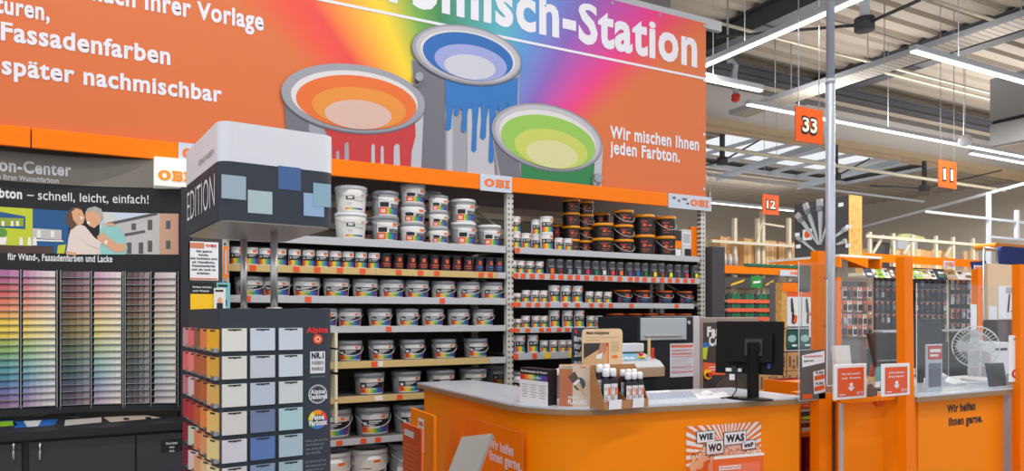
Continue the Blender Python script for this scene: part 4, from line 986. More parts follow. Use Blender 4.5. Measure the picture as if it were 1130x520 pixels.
for (lab, p0, p1, y0, y1, YY, col) in (('teal and white leaflet sticking up behind the tower top edge', 239, 254, 312, 341, YN - .009, (120, 190, 196)), ('white leaflet with portrait in front of the teal leaflet', 236, 249, 318, 343, YN - .016, (232, 230, 228))):
    t, x0, x1, z0, z1 = sheet('leaflet', lab, 'leaflet', p0, p1, y0, y1, YY, M('leaf_%d' % p0, col, .5))
    mb = MB(); fn = planeY(YY - .0005, .002); w, h = x1 - x0, z1 - z0
    mb.poly(ell2(x0 + .5 * w, z0 + .45 * h, .2 * w, .14 * h), fn, 1, 0); mb.poly(rect2(x0 + .25 * w, x0 + .75 * w, z0 + .1 * h, z0 + .34 * h), fn, 1.2, 1); mb.poly(rect2(x0 + .1 * w, x1 - .2 * w, z1 - .16 * h, z1 - .08 * h), fn, 1, 1); obj('leaflet_print', mb, [M('p5_print'), INK], t)

# ================================================================ TOWER STAND
TX, TY, TR = .366, 3.43, math.radians(6)
TW, TD = .52, .80
tower = thing('paint_tower', 'dark paint card tower stand with white canopy on two chrome poles', 'display stand', (TX, TY, 0), TR)
SLATE = M('slate', (54, 60, 70), .5, spec=.3); CANW = M('canopy_white', (222, 224, 230), .45)
def rrect(x0, x1, y0, y1, r, n=6):
    out = []
    for cx_, cy0, a0 in ((x1 - r, y0 + r, -PI / 2), (x1 - r, y1 - r, 0), (x0 + r, y1 - r, PI / 2), (x0 + r, y0 + r, PI)):
        for i in range(n + 1): a = a0 + PI / 2 * i / n; out.append((cx_ + r * math.cos(a), cy0 + r * math.sin(a)))
    return out
def tz(py, d=3.25): return ZC + (HY - py) * d / FPX
tb = 1.635
mb = MB(); mb.prism(rrect(0, TW, 0, TD, .05), 'z', .04, tb); mb.prism(rrect(.02, TW - .02, .02, TD - .02, .05), 'z', 0, .05); obj('body', mb, SLATE, tower, local=True)
zc0, zc1, zc2 = tz(243, 3.22), tz(178, 3.22), tz(134, 3.22)
mb = MB(); mb.prism(rrect(-.005, TW + .005, -.005, TD + .03, .06), 'z', zc0, zc1); can = obj('canopy_band', mb, SLATE, tower, local=True)
mb = MB(); mb.prism(rrect(-.006, TW + .006, -.006, TD + .031, .06), 'z', zc1, zc2); canw = obj('canopy_top', mb, CANW, tower, local=True)
mb = MB(); mb.prism(rrect(.004, TW - .004, .004, TD + .02, .055), 'z', zc0 - .004, zc0 - .0005); obj('canopy_underside', mb, M('underside_metal', (196, 190, 184), .3, .5), tower, local=True)
for (px, d) in ((302.5, 3.65), (269, 4.0)):
    p = atD(px, HY, d); q_ = Matrix.Rotation(-TR, 4, 'Z') @ (p - Vector((TX, TY, 0)))
    mb = MB(); mb.cyl((q_.x, q_.y, tb), (q_.x, q_.y, zc0), .018, 20); obj('pole', mb, CHROME, tower, local=True)
    mb = MB(); mb.lathe([(0, 0), (.04, 0), (.04, .008), (.02, .012), (0, .012)], 20, (q_.x, q_.y, tb)); obj('pole_foot', mb, CHROME, tower, local=True)
def tf(px, py):      # pixel -> local (x,z) on the front face of the tower
    n = Vector((math.sin(TR), -math.cos(TR), 0)); o = Vector((TX, TY, 0)); r = Vector(ray(px, py)); c = Vector((0, 0, ZC))
    s = (o - c).dot(n) / r.dot(n); p = Matrix.Rotation(-TR, 4, 'Z') @ (c + r * s - o); return p.x, p.z
ffront = lambda a, b, l=0: Vector((a, -.0062 - .0015 * l, b))
fbody = lambda a, b, l=0: Vector((a, -.001 - .0015 * l, b))
fleft = lambda a, b, l=0: Vector((-.006 - .0015 * l, TD - a, b))     # a runs from back to front
SQ = [M('sq_%d' % i, c, .5) for i, c in enumerate([(158, 180, 192), (176, 196, 200), (64, 98, 152), (140, 176, 194), (150, 178, 214)])]
mb = MB()
for (x0, x1, y0, y1, mi, l) in ((244, 271, 194, 220, 0, 1), (273, 300, 211, 236, 1, 1), (306.5, 331.5, 184.5, 210, 2, 1), (334.5, 357, 214, 239, 4, 1), (345, 364.5, 203, 228.5, 3, 2)):
    a, b = tf(x0, y0), tf(x1, y1); z1 = tf((x0 + x1) / 2, y0)[1]; z0 = tf((x0 + x1) / 2, y1)[1]
    mb.poly(rect2(a[0], b[0], z0, z1), ffront, l, mi)
obj('square_print', mb, SQ, can)
mb = MB(); text_fit(mb, 'EDITION', fleft, .06, .72, zc0 + .07, .15, -.008, 1); obj('lettering', mb, CW, can)
mb = MB(); text_fit(mb, 'FEINE FARBEN', fleft, .36, .70, zc1 + .045, .028, .0, 1); obj('lettering', mb, M('pale_lettering', (150, 152, 160), .5), canw)
# front print: maker's mark, badges, small print
mb = MB()
def tt(s, x0, x1, py, cap, mi, bold=.02, lay=1):
    a = tf(x0, py); b = tf(x1, py); text_fit(mb, s, fbody, a[0], b[0], tf((x0 + x1) / 2, py)[1], cap * 3.4 / FPX, bold, lay, mi)
TM = [M('mark_red', (226, 44, 40), .5), CW, INK, M('mark_orange', (240, 130, 30), .5), M('mark_grey', (140, 142, 148), .5)] + [M('wheel_%d' % i, c, .5) for i, c in enumerate([(230, 60, 50), (240, 150, 30), (236, 214, 50), (70, 170, 80), (60, 120, 200), (150, 70, 160)])]

def flush(nm='badge_print'):
    global mb
    obj(nm, mb, TM, tower, local=True); mb = MB()
tt('Alpina', 338, 362, 367, 5.5, 0, .05)
c = tf(350.5, 374.5)
for r, mi, l in ((.024, 0, 1), (.019, 3, 1.4), (.011, 1, 1.8), (.007, 0, 2.2)): mb.poly(ell2(c[0], c[1], r, r, n=20), fbody, l, mi)
flush('maker_mark_print')
a, b = tf(342, 387), tf(358.5, 412); mb.poly(rect2(a[0], b[0], tf(350, 412)[1], tf(350, 388)[1]), fbody, 1, 1)
tt('NR.1', 343.5, 357, 395.5, 6, 2, .05, 2); tt('FARBEN', 343.8, 357, 402.5, 4, 2, 0, 2); tt('MARKE', 343.8, 357, 409, 4, 2, 0, 2); tt('Deutschlands', 343, 358, 416.5, 2, 4, 0)
flush()
c = tf(350.5, 435)
ring2(mb, ell2(c[0], c[1], .045, .045, n=28), ell2(c[0], c[1], .041, .041, n=28), fbody, 1, 1); ring2(mb, ell2(c[0], c[1], .037, .037, n=28), ell2(c[0], c[1], .034, .034, n=28), fbody, 1, 4)
tt('Alpina', 342.5, 358.5, 434.5, 4.5, 1, .04, 2); tt('Deckkraft', 341, 361, 440, 4.5, 1, .05, 2)
flush()
c = tf(350.5, 463)
E_, I_ = ell2(c[0], c[1], .046, .046, n=24), ell2(c[0], c[1], .024, .024, n=24)
for i in range(24): mb.poly([E_[i], E_[(i + 1) % 24], I_[(i + 1) % 24], I_[i]], fbody, 1, 5 + i // 4)
tt('Feine', 343.5, 357.5, 463, 5, 1, .05, 2); tt('Farbmix', 341, 361, 469, 5, 1, .05, 2)
flush()
for i, s in enumerate(('Feiner gibt es nicht:', 'Die Farbtöne sind', 'matt, samtig und', 'sehr ergiebig.', '', 'Die Farben sind von', 'Hand abgestimmt und', 'können direkt aus', 'dem Eimer gestrichen', 'werden.')):
    if s: tt(s, 337, 337 + len(s) * 1.18, 487 + i * 4.6, 2.4, 4, .0)
obj('small_lettering', mb, TM, tower, local=True)
# colour card pads in their pockets: 3 columns x 6 rows in front, 4 columns on the side
PADM = object_colour_mat('card_pad'); POCK = M('pocket_black', (36, 38, 42), .5)
fcols = [((228, 226, 218), (206, 214, 226), (208, 216, 226)), ((222, 220, 210), (198, 204, 214), (204, 214, 222)), ((220, 218, 212), (188, 196, 212), (206, 212, 214)), ((214, 210, 206), (112, 126, 160), (172, 204, 210)), ((210, 206, 214), (88, 118, 176), (170, 190, 202)), ((206, 204, 204), (128, 150, 178), (160, 180, 188)), ((200, 198, 200), (110, 130, 160), (150, 170, 180))]
scols = [((206, 150, 150), (226, 112, 112), (150, 90, 70), (226, 128, 70), (238, 176, 40)), ((226, 110, 110), (240, 130, 128), (186, 96, 60), (190, 100, 56), (228, 166, 60)), ((200, 120, 130), (220, 190, 190), (176, 90, 50), (190, 100, 50), (226, 174, 96)), ((176, 50, 60), (190, 60, 60), (196, 86, 50), (230, 130, 60), (236, 190, 110)), ((150, 30, 50), (206, 210, 190), (226, 130, 90), (226, 150, 100), (232, 208, 140)), ((130, 20, 50), (230, 200, 190), (230, 160, 120), (232, 190, 140), (236, 220, 170)), ((110, 20, 50), (200, 60, 80), (230, 150, 120), (230, 180, 140), (236, 214, 170))]
xcs = [(tf(244.5, 380)[0], tf(271.5, 380)[0]), (tf(275.5, 380)[0], tf(302.5, 380)[0]), (tf(307, 380)[0], tf(333, 380)[0])]
zrow = [tf(258, 362 + 30.6 * i)[1] for i in range(8)]
ph = (zrow[0] - zrow[1])
def pad(w, h):
    mb = MB(); mb.box(-w / 2, w / 2, -.012, 0, 0, h, bev=.001); 
    return mb
FCN = ['first', 'middle', 'last']
for r in range(7):
    z = zrow[r] - ph * .84
    for cidx, (xa_, xb_) in enumerate(xcs):
        w = xb_ - xa_
        o = obj('card_pad', pad(w, ph * .82), PADM); P_ = Matrix.Translation((TX, TY, 0)) @ Matrix.Rotation(TR, 4, 'Z') @ Vector(((xa_ + xb_) / 2, -.003, z)); o.location = P_; o.rotation_euler = (math.radians(0), 0, TR); o.color = lin(fcols[r][cidx])
        tag(o, f'pastel colour card pad in {ORD[r]} row, {FCN[cidx]} column of the tower front', 'colour card', 'pastel card pads on the tower front')
        mb = MB(); mb.box(-w * .27, w * .27, -.0135, -.012, ph * .745, ph * .80); mb.box(-w * .05, w * .05, -.0135, -.012, ph * .725, ph * .75); obj('clip', mb, POCK, o, local=True)
        mb = MB(); mb.box(xa_ - .004, xb_ + .004, -.004, .002, z - .006, z + .01); obj('pocket', mb, POCK, tower, local=True)
    for cidx in range(5):
        w = .108; yc = TD - .08 - cidx * .142
        yc = .085 + (4 - cidx) * .15
        o = obj('card_pad', pad(w, ph * .78), PADM); P_ = Matrix.Translation((TX, TY, 0)) @ Matrix.Rotation(TR, 4, 'Z') @ Vector((-.004, yc, z)); o.location = P_; o.rotation_euler = (0, 0, TR - PI / 2 + math.radians(16)); o.color = lin(scols[r][cidx])
        tag(o, f'warm colour card pad in {ORD[r]} row, {ORD[cidx]} column of the tower side', 'colour card', 'warm card pads on the tower side')
        mb = MB(); mb.box(-w * .2, w * .2, -.0135, -.012, ph * .70, ph * .76); obj('clip', mb, POCK, o, local=True)
        mb = MB(); mb.box(-.02, .001, yc - w / 2, yc + w / 2, z - .006, z + .012); obj('pocket', mb, ALU, tower, local=True)
# cream side plates of the lower shelves beside the tower
for (y0, y1) in ((367, 384), (386.5, 411), (414, 441), (444, 467)):
    x = XY(371, 5.93); mb = MB(); mb.prism([(5.93, ZY(371, y1, 5.93)), (5.93, ZY(371, y0, 5.93)), (6.12, ZY(371, y0, 5.93)), (6.25, ZY(371, y1, 5.93))], 'x', x - .01, x + .012); obj('side_plate', mb, M('side_plate_cream', (222, 216, 186), .5), bay1)
# ================================================================ INFORMATION COUNTER
ZT = 1.05
ctr = thing('service_counter', 'orange service counter with grey worktop and rounded corner', 'counter', (3, 3.8, 0))
x0c, yE = atZ(466, 422, ZT).x, atZ(466, 422, ZT).y
yFr = atZ(715, 447.5, ZT).y; xEnd = atZ(893, 438, ZT).x; yEnd = atZ(893, 438, ZT).y
xI = atZ(520, 419, ZT).x
x0c = 2.12
def fy(x): return yFr + (yEnd - yFr) * (x - 2.84) / (xEnd - 2.84)
def outline(o):   # outer outline inset by o: end of the wing -> corner -> end of the front
    xw = x0c + o; R = .55 - o * .3; pts = [(xw, yE - o)]
    yc = fy(xw + R) + o + R; xc = xw + R
    for i in range(13):
        a = PI + PI / 2 * i / 12; pts.append((xc + R * math.cos(a), yc + R * math.sin(a)))
    pts.append((xEnd - o, fy(xEnd) + o))
    return pts
outer = outline(0)
inner = [(xEnd, fy(xEnd) + .72), (3.1, fy(3.1) + .74), (2.75, 4.5), (xI, yE)]
TOP = M('worktop_grey', (196, 202, 214), .28, noise=.06, scale=14); EDGE = M('worktop_edge', (150, 118, 84), .55)
mb = MB(); mb.prism(outer + inner, 'z', ZT - .012, ZT); wt = obj('worktop', mb, TOP, ctr)
mb = MB(); mb.prism(outer + inner, 'z', ZT - .045, ZT - .012); obj('worktop_edge', mb, EDGE, ctr)
pan = outline(.045)
FRONT = M('counter_orange', (252, 138, 0), .42, spec=.16)
mb = MB()
ofs = outline(.065)
for i in range(len(pan) - 2):
    a, b, c_, d = pan[i], pan[i + 1], ofs[i + 1], ofs[i]
    for q_ in ((a, b, 0), (d, c_, 1)):
        pass
    f = mb.face([(a[0], a[1], .08), (b[0], b[1], .08), (b[0], b[1], ZT - .045), (a[0], a[1], ZT - .045)]); f.smooth = i > 0
    f = mb.face([(d[0], d[1], ZT - .045), (c_[0], c_[1], ZT - .045), (c_[0], c_[1], .08), (d[0], d[1], .08)])
bmesh.ops.remove_doubles(mb.bm, verts=mb.bm.verts, dist=1e-5)
obj('corner_panel', mb, FRONT, ctr)
p0, p1 = pan[-2], pan[-1]
xs_ = XY(687, p0[1]) ; n_ = 1
def lerp2(a, b, t): return (a[0] + (b[0] - a[0]) * t, a[1] + (b[1] - a[1]) * t)
ts = (xs_ - p0[0]) / (p1[0] - p0[0])
for (ta, tb_) in ((0, ts - .001), (ts + .001, 1)):
    a, b = lerp2(p0, p1, ta), lerp2(p0, p1, tb_)
    mb = MB(); mb.prism([a, b, (b[0], b[1] + .02), (a[0], a[1] + .02)], 'z', .08, ZT - .045); obj('front_panel', mb, FRONT, ctr)
mb = MB(); mb.box(xEnd - .065, xEnd - .045, fy(xEnd) + .05, fy(xEnd) + .7, .0, ZT - .045); obj('end_panel', mb, FRONT, ctr)
mb = MB(); mb.box(x0c + .066, xI - .02, yE - .065, yE - .045, .02, ZT - .045); obj('end_panel', mb, FRONT, ctr)
pl = outline(.08)
mb = MB(); mb.prism(pl + [(xEnd - .1, fy(xEnd) + .6), (x0c + .5, 4.6), (x0c + .4, yE - .08)], 'z', 0, .08); obj('plinth', mb, DARK, ctr)
# decal on the wing of the counter: words only
DX = x0c + .0445
fX = planeX(DX, .0015)
def onX(px, py): v = atX(px, py, DX); return -v.y, v.z
mb = MB(); a, b = onX(513, 459), onX(578, 478)
mb.poly(rect2(a[0], b[0], .45, b[1]), fX, 1)
obj('decal_sheet', mb, M('decal_orange', (248, 128, 2), .4, spec=.2), ctr)
mb = MB(); mb.poly(rect2(b[0] - .004, b[0], .45, b[1]), fX, 2); mb.poly(rect2(a[0], b[0], b[1] - .003, b[1]), fX, 2); obj('decal_border', mb, M('decal_line', (250, 180, 110), .4), ctr)
mb = MB()
for s, (p0_, p1_), (q0, q1) in (('Wir helfen', (541, 502), (567, 500.5)), ('Ihnen gerne.', (541, 514), (576, 514))):
    u0, u1 = onX(540.5, 500), onX(p1_ if False else (567 if s[0] == 'W' else 576), 500)
    z = 0.735 if s[0] == 'W' else .655
    text_fit(mb, s, fX, u0[0], u1[0], onX(541, 494.5 if s[0] == 'W' else 507)[1], .062, .03, 2)
obj('lettering', mb, WHITE, ctr)
# worktop helper
fW = lambda dz=0.: (lambda a, b, l=0: Vector((a, b, ZT + dz + .0008 * l)))
# ---------------------------------------------------------------- things on the counter
def tilted_frame(pxa, pxb, pyb, Y=None, Z=ZT):
    a = atZ(pxa, pyb[0], Z); b = atZ(pxb, pyb[1], Z)
    u = (b - a); w = u.length; u.normalize(); n = u.cross(Vector((0, 0, 1))).normalized()
    return a, u, n, w
def stand_box(name, lab, cat, pxa, pya, pxb, pyb, h, d, m, Z=ZT, lean=0.):
    a, u, n, w = tilted_frame(pxa, pxb, (pya, pyb), Z=Z)
    t = thing(name, lab, cat, tuple(a))
    v = Vector((0, 0, 1)) * math.cos(lean) - n * math.sin(lean)
    mb = MB(); p = [a, a + u * w, a + u * w - n * d, a - n * d]; q_ = [k_ + v * h for k_ in p]
    mb.face(p); mb.face(q_[::-1])
    for i in range(4): mb.face([p[i], q_[i], q_[(i + 1) % 4], p[(i + 1) % 4]])
    bmesh.ops.recalc_face_normals(mb.bm, faces=mb.bm.faces)
    return t, mb, frame(a + n * .001, u, v, n, .0012), w, n, u, v, a
# leaflet box with rainbow head
t, mb, fn, w, n, u, v, a = stand_box('leaflet_box', 'leaflet box with black head and rainbow stripe on the counter', 'leaflet holder', 574, 443, 605, 448, .22, .07, M('box_black', (30, 30, 34), .5))
h = .22; obj('box', mb, MATS['box_black'], t)
mb = MB(); mb.poly(rect2(0, w, 0, .66 * h), fn, 1, 0)
cols = [(226, 60, 50), (240, 130, 30), (240, 210, 40), (60, 160, 80), (30, 100, 180), (110, 60, 150)]
for i in range(6): mb.poly(rect2(w * (.02 + .96 * i / 6), w * (.02 + .96 * (i + 1) / 6), .67 * h, .82 * h), fn, 1, 2 + i)
text_fit(mb, 'Farbkonzept & Raum', fn, .04 * w, .96 * w, .88 * h, .06 * h, .03, 1, 8); text_fit(mb, 'Farben', fn, .3 * w, .75 * w, .72 * h, .06 * h, .03, 2, 8)
for c in range(3):
    for r in range(6): mb.poly(rect2(w * (.08 + c * .31), w * (.08 + c * .31 + (.2 if r % 3 else .24)), h * (.52 - r * .07), h * (.535 - r * .07)), fn, 1.5, 1)
obj('label_print', mb, [PAPER, M('txt_grey', (130, 130, 136), .6)] + [M('lb_%d' % i, c, .5) for i, c in enumerate(cols)] + [WHITE], t)
# grey sloped lid of the open sample case behind the leaflets
Ys = 4.10
xA, xB = XY(588, Ys), XY(641, Ys); zA_, zB_ = ZY(588, 419, Ys), ZY(641, 402.5, Ys)
t = thing('sample_case', 'grey sloped sample case behind the leaflets on the counter', 'sample case', (xA, Ys, ZT))
mb = MB(); mb.prism([(xA + .03, ZT), (xB, ZT), (xB, zB_ - .022), (xA + .03, zA_ - .01)], 'y', Ys, Ys + .1); obj('body', mb, M('case_grey', (104, 108, 116), .5), t)
mb = MB(); mb.prism([(xA, zA_ - .018), (xB + .004, zB_ - .02), (xB + .004, zB_), (xA, zA_)], 'y', Ys - .012, Ys + .105); obj('lid', mb, M('case_lid', (206, 208, 214), .4), t)
# planning brochure box with a brush
t, mb, fn, w, n, u, v, a = stand_box('brochure_box', 'tan brochure box with a paint brush picture on the counter', 'brochure box', 617, 448.5, 650, 449, .25, .10, M('brochure_tan', (190, 140, 106), .55))
h = .25; obj('box', mb, MATS['brochure_tan'], t)
mb = MB(); mb.poly(rect2(.45 * w, w, 0, h), fn, .6, 0); mb.poly(rect2(0, .45 * w, .0, .9 * h), fn, .5, 1); mb.poly(rect2(0, w, .92 * h, h), fn, 1, 0)
mb.poly(ell2(.68 * w, .55 * h, .2 * w, .16 * h), fn, 1, 2)
mb.poly([(.3 * w, .72 * h), (.52 * w, .86 * h), (.66 * w, .68 * h), (.46 * w, .56 * h)], fn, 1.5, 3); mb.poly([(.46 * w, .56 * h), (.66 * w, .68 * h), (.70 * w, .62 * h), (.52 * w, .51 * h)], fn, 1.8, 4); mb.poly([(.54 * w, .52 * h), (.68 * w, .6 * h), (.9 * w, .27 * h), (.85 * w, .25 * h)], fn, 1.7, 5)
text_fit(mb, 'FARBEN', fn, .3 * w, .7 * w, .19 * h, .06 * h, .03, 2, 4); text_fit(mb, 'PLANUNG', fn, .3 * w, .92 * w, .06 * h, .1 * h, .05, 2, 4)
text_fit(mb, 'ALPINA', fn, .1 * w, .45 * w, .94 * h, .035 * h, .03, 2, 6); text_fit(mb, 'OBI', fn, .7 * w, .9 * w, .94 * h, .035 * h, .05, 2, 7)
obj('cover_print', mb, [M('br_pale', (214, 196, 176), .5), M('br_rust', (184, 108, 70), .5), M('br_slate', (72, 80, 86), .5), M('br_bristle', (92, 72, 60), .5), WHITE, M('br_handle', (206, 176, 140), .5), M('br_green', (60, 150, 50), .5), LOGO], t)
# cardboard tray of colour tester bottles
ta = atZ(667, 453, ZT); tbp = atZ(715, 449, ZT)
tray = thing('tester_tray', 'brown cardboard tray holding colour tester bottles on the counter', 'display tray', tuple(ta))
u = (tbp - ta); W_ = u.length; u.normalize(); n = u.cross(Vector((0, 0, 1))).normalized(); D_ = .125
def tp(a_, b_, z): return ta + u * a_ - n * b_ + Vector((0, 0, z))
def slab(mb, pts, th=.004):
    d_ = (pts[1] - pts[0]).cross(pts[2] - pts[1]).normalized() * th
    q_ = [p + d_ for p in pts]; mb.face(pts); mb.face(q_[::-1])
    for i in range(len(pts)): mb.face([pts[i], q_[i], q_[(i + 1) % len(pts)], pts[(i + 1) % len(pts)]])
    bmesh.ops.recalc_face_normals(mb.bm, faces=mb.bm.faces)
xl = -.01
mb = MB(); slab(mb, [tp(0, 0, 0), tp(W_, 0, 0), tp(W_, 0, .05), tp(0, 0, .05)]); obj('tray_front', mb, CARD, tray)
mb = MB(); slab(mb, [tp(0, 0, 0), tp(W_, 0, 0), tp(W_, D_, 0), tp(xl, D_, 0)]); obj('tray_floor', mb, CARD, tray)
for k_, (q0, q1) in enumerate((((0., 0.), (xl, D_)), ((W_, 0.), (W_, D_)))):
    mb = MB(); slab(mb, [tp(*q0, 0), tp(*q0, .05), tp(q0[0] * .3 + q1[0] * .7, q0[1] * .3 + q1[1] * .7, .22), tp(*q1, .25), tp(*q1, 0)]); obj('tray_side', mb, CARD, tray)
mb = MB(); slab(mb, [tp(xl, D_, 0), tp(W_, D_, 0), tp(W_, D_, .255), tp(xl, D_, .255)]); obj('tray_back', mb, CARD, tray)
mb = MB(); slab(mb, [tp(W_ * .52, 0, .05), tp(W_ * .52, D_, .12), tp(W_ * .52, D_, 0), tp(W_ * .52, 0, 0)]); obj('tray_divider', mb, CARD, tray)
# tester bottles: square dark bottle, white label, white cap
BL = label_mat('bottle_label', (222, 220, 222), [(.1, .5, .7, .85, 'dmarks'), (.1, .6, .12, .55, 'dmarks'), (.62, .95, .5, .85, (240, 100, 30))])
def make_bottle(h):
    t = thing('tester_bottle', 'x', 'x'); w_ = .0225 if h > .22 else .0195
    mb = MB(); mb.box(-w_, w_, -w_, w_, 0, h * .74, bev=.004); mb.lathe([(w_ * .8, h * .735), (w_ * .6, h * .79), (w_ * .6, h * .82), (0, h * .82)], 14); obj('bottle_body', mb, M('bottle_dark', (36, 30, 42), .3), t, local=True)
    mb = MB(); mb.uvquad([(-w_ * .9, -w_ - .0008, h * .05), (w_ * .9, -w_ - .0008, h * .05), (w_ * .9, -w_ - .0008, h * .62), (-w_ * .9, -w_ - .0008, h * .62)]); obj('label', mb, BL, t, local=True)
    mb = MB(); mb.lathe([(w_ * .86, h * .80), (w_ * .95, h * .81), (w_ * .92, h * .95), (w_ * .7, h * 1.0), (0, h * 1.0)], 18); obj('cap', mb, WHITE, t, local=True)
    return t
PROTO['bot'] = [make_bottle(.235), False]; PROTO['bot2'] = [make_bottle(.205), False]
for rr in range(2):
    for cc_ in range(2):
        p = tp(.034 + cc_ * .052 - rr * .008, .03 + rr * .05, 0)
        if p is not None: put('bot', p.x, p.y, ZT + .006 + .022 * rr, f'tester bottle with white label, {("front", "back")[rr]} line, {ORD[cc_]} in the tall half of the cardboard tray', 'bottle', 'tester bottles in the cardboard tray', -.25)
for rr in range(2):
    for cc_ in range(3):
        p = tp(W_ * .52 + .028 + cc_ * .046, .03 + rr * .05, 0)
        if p is not None: put('bot2', p.x, p.y, ZT + .006 + .016 * rr, f'shorter tester bottle, {("front", "back")[rr]} line, {ORD[cc_]} in the low half of the cardboard tray', 'bottle', 'tester bottles in the cardboard tray', -.25)
for (f0, f1, lab) in ((.08, .36, 'white blank price card at the tall half of the cardboard tray'), (.62, .88, 'white blank price card at the low half of the cardboard tray')):
    mb = MB(); slab(mb, [tp(W_ * f0, -.006, -.01 + .012), tp(W_ * f1, -.006, .002), tp(W_ * f1, -.012, .058), tp(W_ * f0, -.012, .058)], .002); tag(obj('price_card', mb, PAPER), lab, 'price card')
# wood pigment card standing behind the bottles
Yw = 4.22
def wr(px, py, Y): v = atY(px, py, Y); return v.x, v.z
t = thing('wood_sign', 'pale wooden sign with hand photo standing above the tester bottles', 'sign', tuple(atY(660, 404, Yw)))
a = wr(643, 404, Yw); b = wr(687, 363, Yw)
zs0, zs1 = ZT + .002, ZY(665, 363, Yw)
out = [(a[0], zs0), (b[0], zs0), (b[0], zs1 - .03), (b[0] - .008, zs1 - .008), (b[0] - .03, zs1), (a[0] + .03, zs1), (a[0] + .008, zs1 - .008), (a[0], zs1 - .03)]
mb = MB(); mb.prism(out, 'y', Yw, Yw + .012); obj('board', mb, M('wood_board', (224, 192, 150), .6, noise=.05, scale=9), t)
fn = planeY(Yw - .001, .0015); mb = MB(); A = lambda x, y: wr(x, y, Yw)
mb.poly([A(644, 379), A(671, 378.5), A(671, 404), A(644, 403)], fn, 1, 0); mb.poly([A(644, 396), A(668, 381), A(671, 384), A(671, 404), A(644, 403)], fn, 1.5, 1); mb.poly([A(670.2, 378.5), A(671.6, 378.5), A(671.6, 403), A(670.2, 403)], fn, 2, 2)
mb.poly([A(662, 378.5), A(669, 378.5), A(669, 388), A(664, 393), A(659, 394), A(660, 388)], fn, 2, 3); mb.poly([A(658, 392), A(665, 389), A(663, 396), A(657, 396)], fn, 2.5, 4)
mb.poly([A(675, 392.5), A(679, 392.5), A(679, 391), A(682, 393.7), A(679, 396.5), A(679, 395), A(675, 395)], fn, 1, 2)
x0, z = A(647, 369); text_fit(mb, 'Möbel Holzpigmente', fn, x0, A(672, 369)[0], z, .018, .03, 1, 0)
for i, (p0_, p1_) in enumerate(((646, 682), (646, 662))): x0, z = A(p0_, 373 + i * 3); mb.poly(rect2(x0, A(p1_, 373)[0], z, z + .003), fn, 1, 5)
for i in range(6): x0, z = A(674, 378 + i * 2); mb.poly(rect2(x0, A(683, 378)[0], z, z + .003), fn, 1, 5)
obj('sign_print', mb, [M('ws_dark', (52, 44, 40), .5), M('ws_wood', (206, 164, 116), .5), LOGO, M('ws_skin', (186, 126, 96), .5), WHITE, M('ws_text', (170, 146, 116), .5)], t)
# navy sign on the back edge
Yv = 4.34
t = thing('navy_sign', 'navy sign with white lettering half hidden behind the wooden sign', 'sign', tuple(atY(640, 404, Yv)))
a = wr(631.5, 410, Yv); b = wr(662, 362, Yv)
mb = MB(); mb.box(a[0], b[0], Yv, Yv + .01, ZT + .001, ZY(645, 362, Yv)); obj('board', mb, M('navy', (38, 58, 82), .5), t)
fn = planeY(Yv - .001, .0015); mb = MB()
x0 = a[0] + .014; zt_ = ZY(645, 362, Yv); mb.poly(rect2(x0 + .006, x0 + .026, zt_ - .04, zt_ - .012), fn, 1, 1)
for i, (s, w_, c_) in enumerate((('Ihre Farbe', .2, .035), ('für Ihr', .13, .035), ('Zuhause', .15, .035), ('Holz & Lack', .17, .022), ('Wand & Decke', .19, .022))): text_fit(mb, s, fn, x0, x0 + w_, zt_ - .095 - i * .055, c_, .04, 1, 0)
obj('lettering', mb, [WHITE, RED], t)
# keyboard and paper sheets on the worktop
t = thing('keyboard', 'white keyboard lying on the worktop beside the tester bottles', 'keyboard', tuple(atZ(750, 439, ZT)))
ka, kb, kc, kd = atZ(714, 445, ZT), atZ(770, 441.5, ZT), atZ(764, 434, ZT), atZ(712, 436.5, ZT)
mb = MB(); mb.prism([(p.x, p.y) for p in (ka, kb, kc, kd)], 'z', ZT, ZT + .014); obj('body', mb, M('kb_white', (222, 226, 232), .5), t)
for r in range(4):
    for c in range(12):
        f = lambda s_, t_: ka.lerp(kb, s_).lerp(kd.lerp(kc, s_), t_)
        p = [f(.02 + c * .081, .06 + r * .235), f(.092 + c * .081, .06 + r * .235), f(.092 + c * .081, .25 + r * .235), f(.02 + c * .081, .25 + r * .235)]
        mb = MB(); mb.prism([(q_.x, q_.y) for q_ in p], 'z', ZT + .014, ZT + .019); obj('key', mb, M('key_grey', (176, 186, 204), .5), t)
for i, (q4, lab) in enumerate((([(770, 441), (806, 438.5), (800, 433), (764, 435)], 'white printed sheet lying between keyboard and monitor foot'), ([(716, 435.5), (742, 433.8), (738, 431), (714, 432.5)], 'white printed sheet lying behind the keyboard'))):
    ps = [atZ(x, y, ZT) for x, y in q4]
    mb = MB(); mb.prism([(p.x, p.y) for p in ps], 'z', ZT, ZT + .002); o = tag(obj('paper_sheet', mb, PAPER), lab, 'paper', 'paper sheets on the worktop')
t = thing('computer_mouse', 'white computer mouse on the worktop beside the monitor', 'mouse', tuple(atZ(779, 437, ZT)))
p = atZ(779, 436.5, ZT)
mb = MB(); mb.lathe([(.035, 0), (.036, .012), (.03, .026), (.016, .034), (0, .036)], 16, (0, 0, 0))
for vv in mb.bm.verts: vv.co = Vector((p.x + vv.co.x * 1.5, p.y + vv.co.y, ZT + vv.co.z))
obj('body', mb, WHITE, t)
mb = MB(); mb.tube([p + Vector((.05, .02, .012)), p + Vector((.1, .06, .006)), p + Vector((.2, .08, .005)), p + Vector((.3, .16, .006))], .004, 6); obj('cord', mb, WHITE, t)
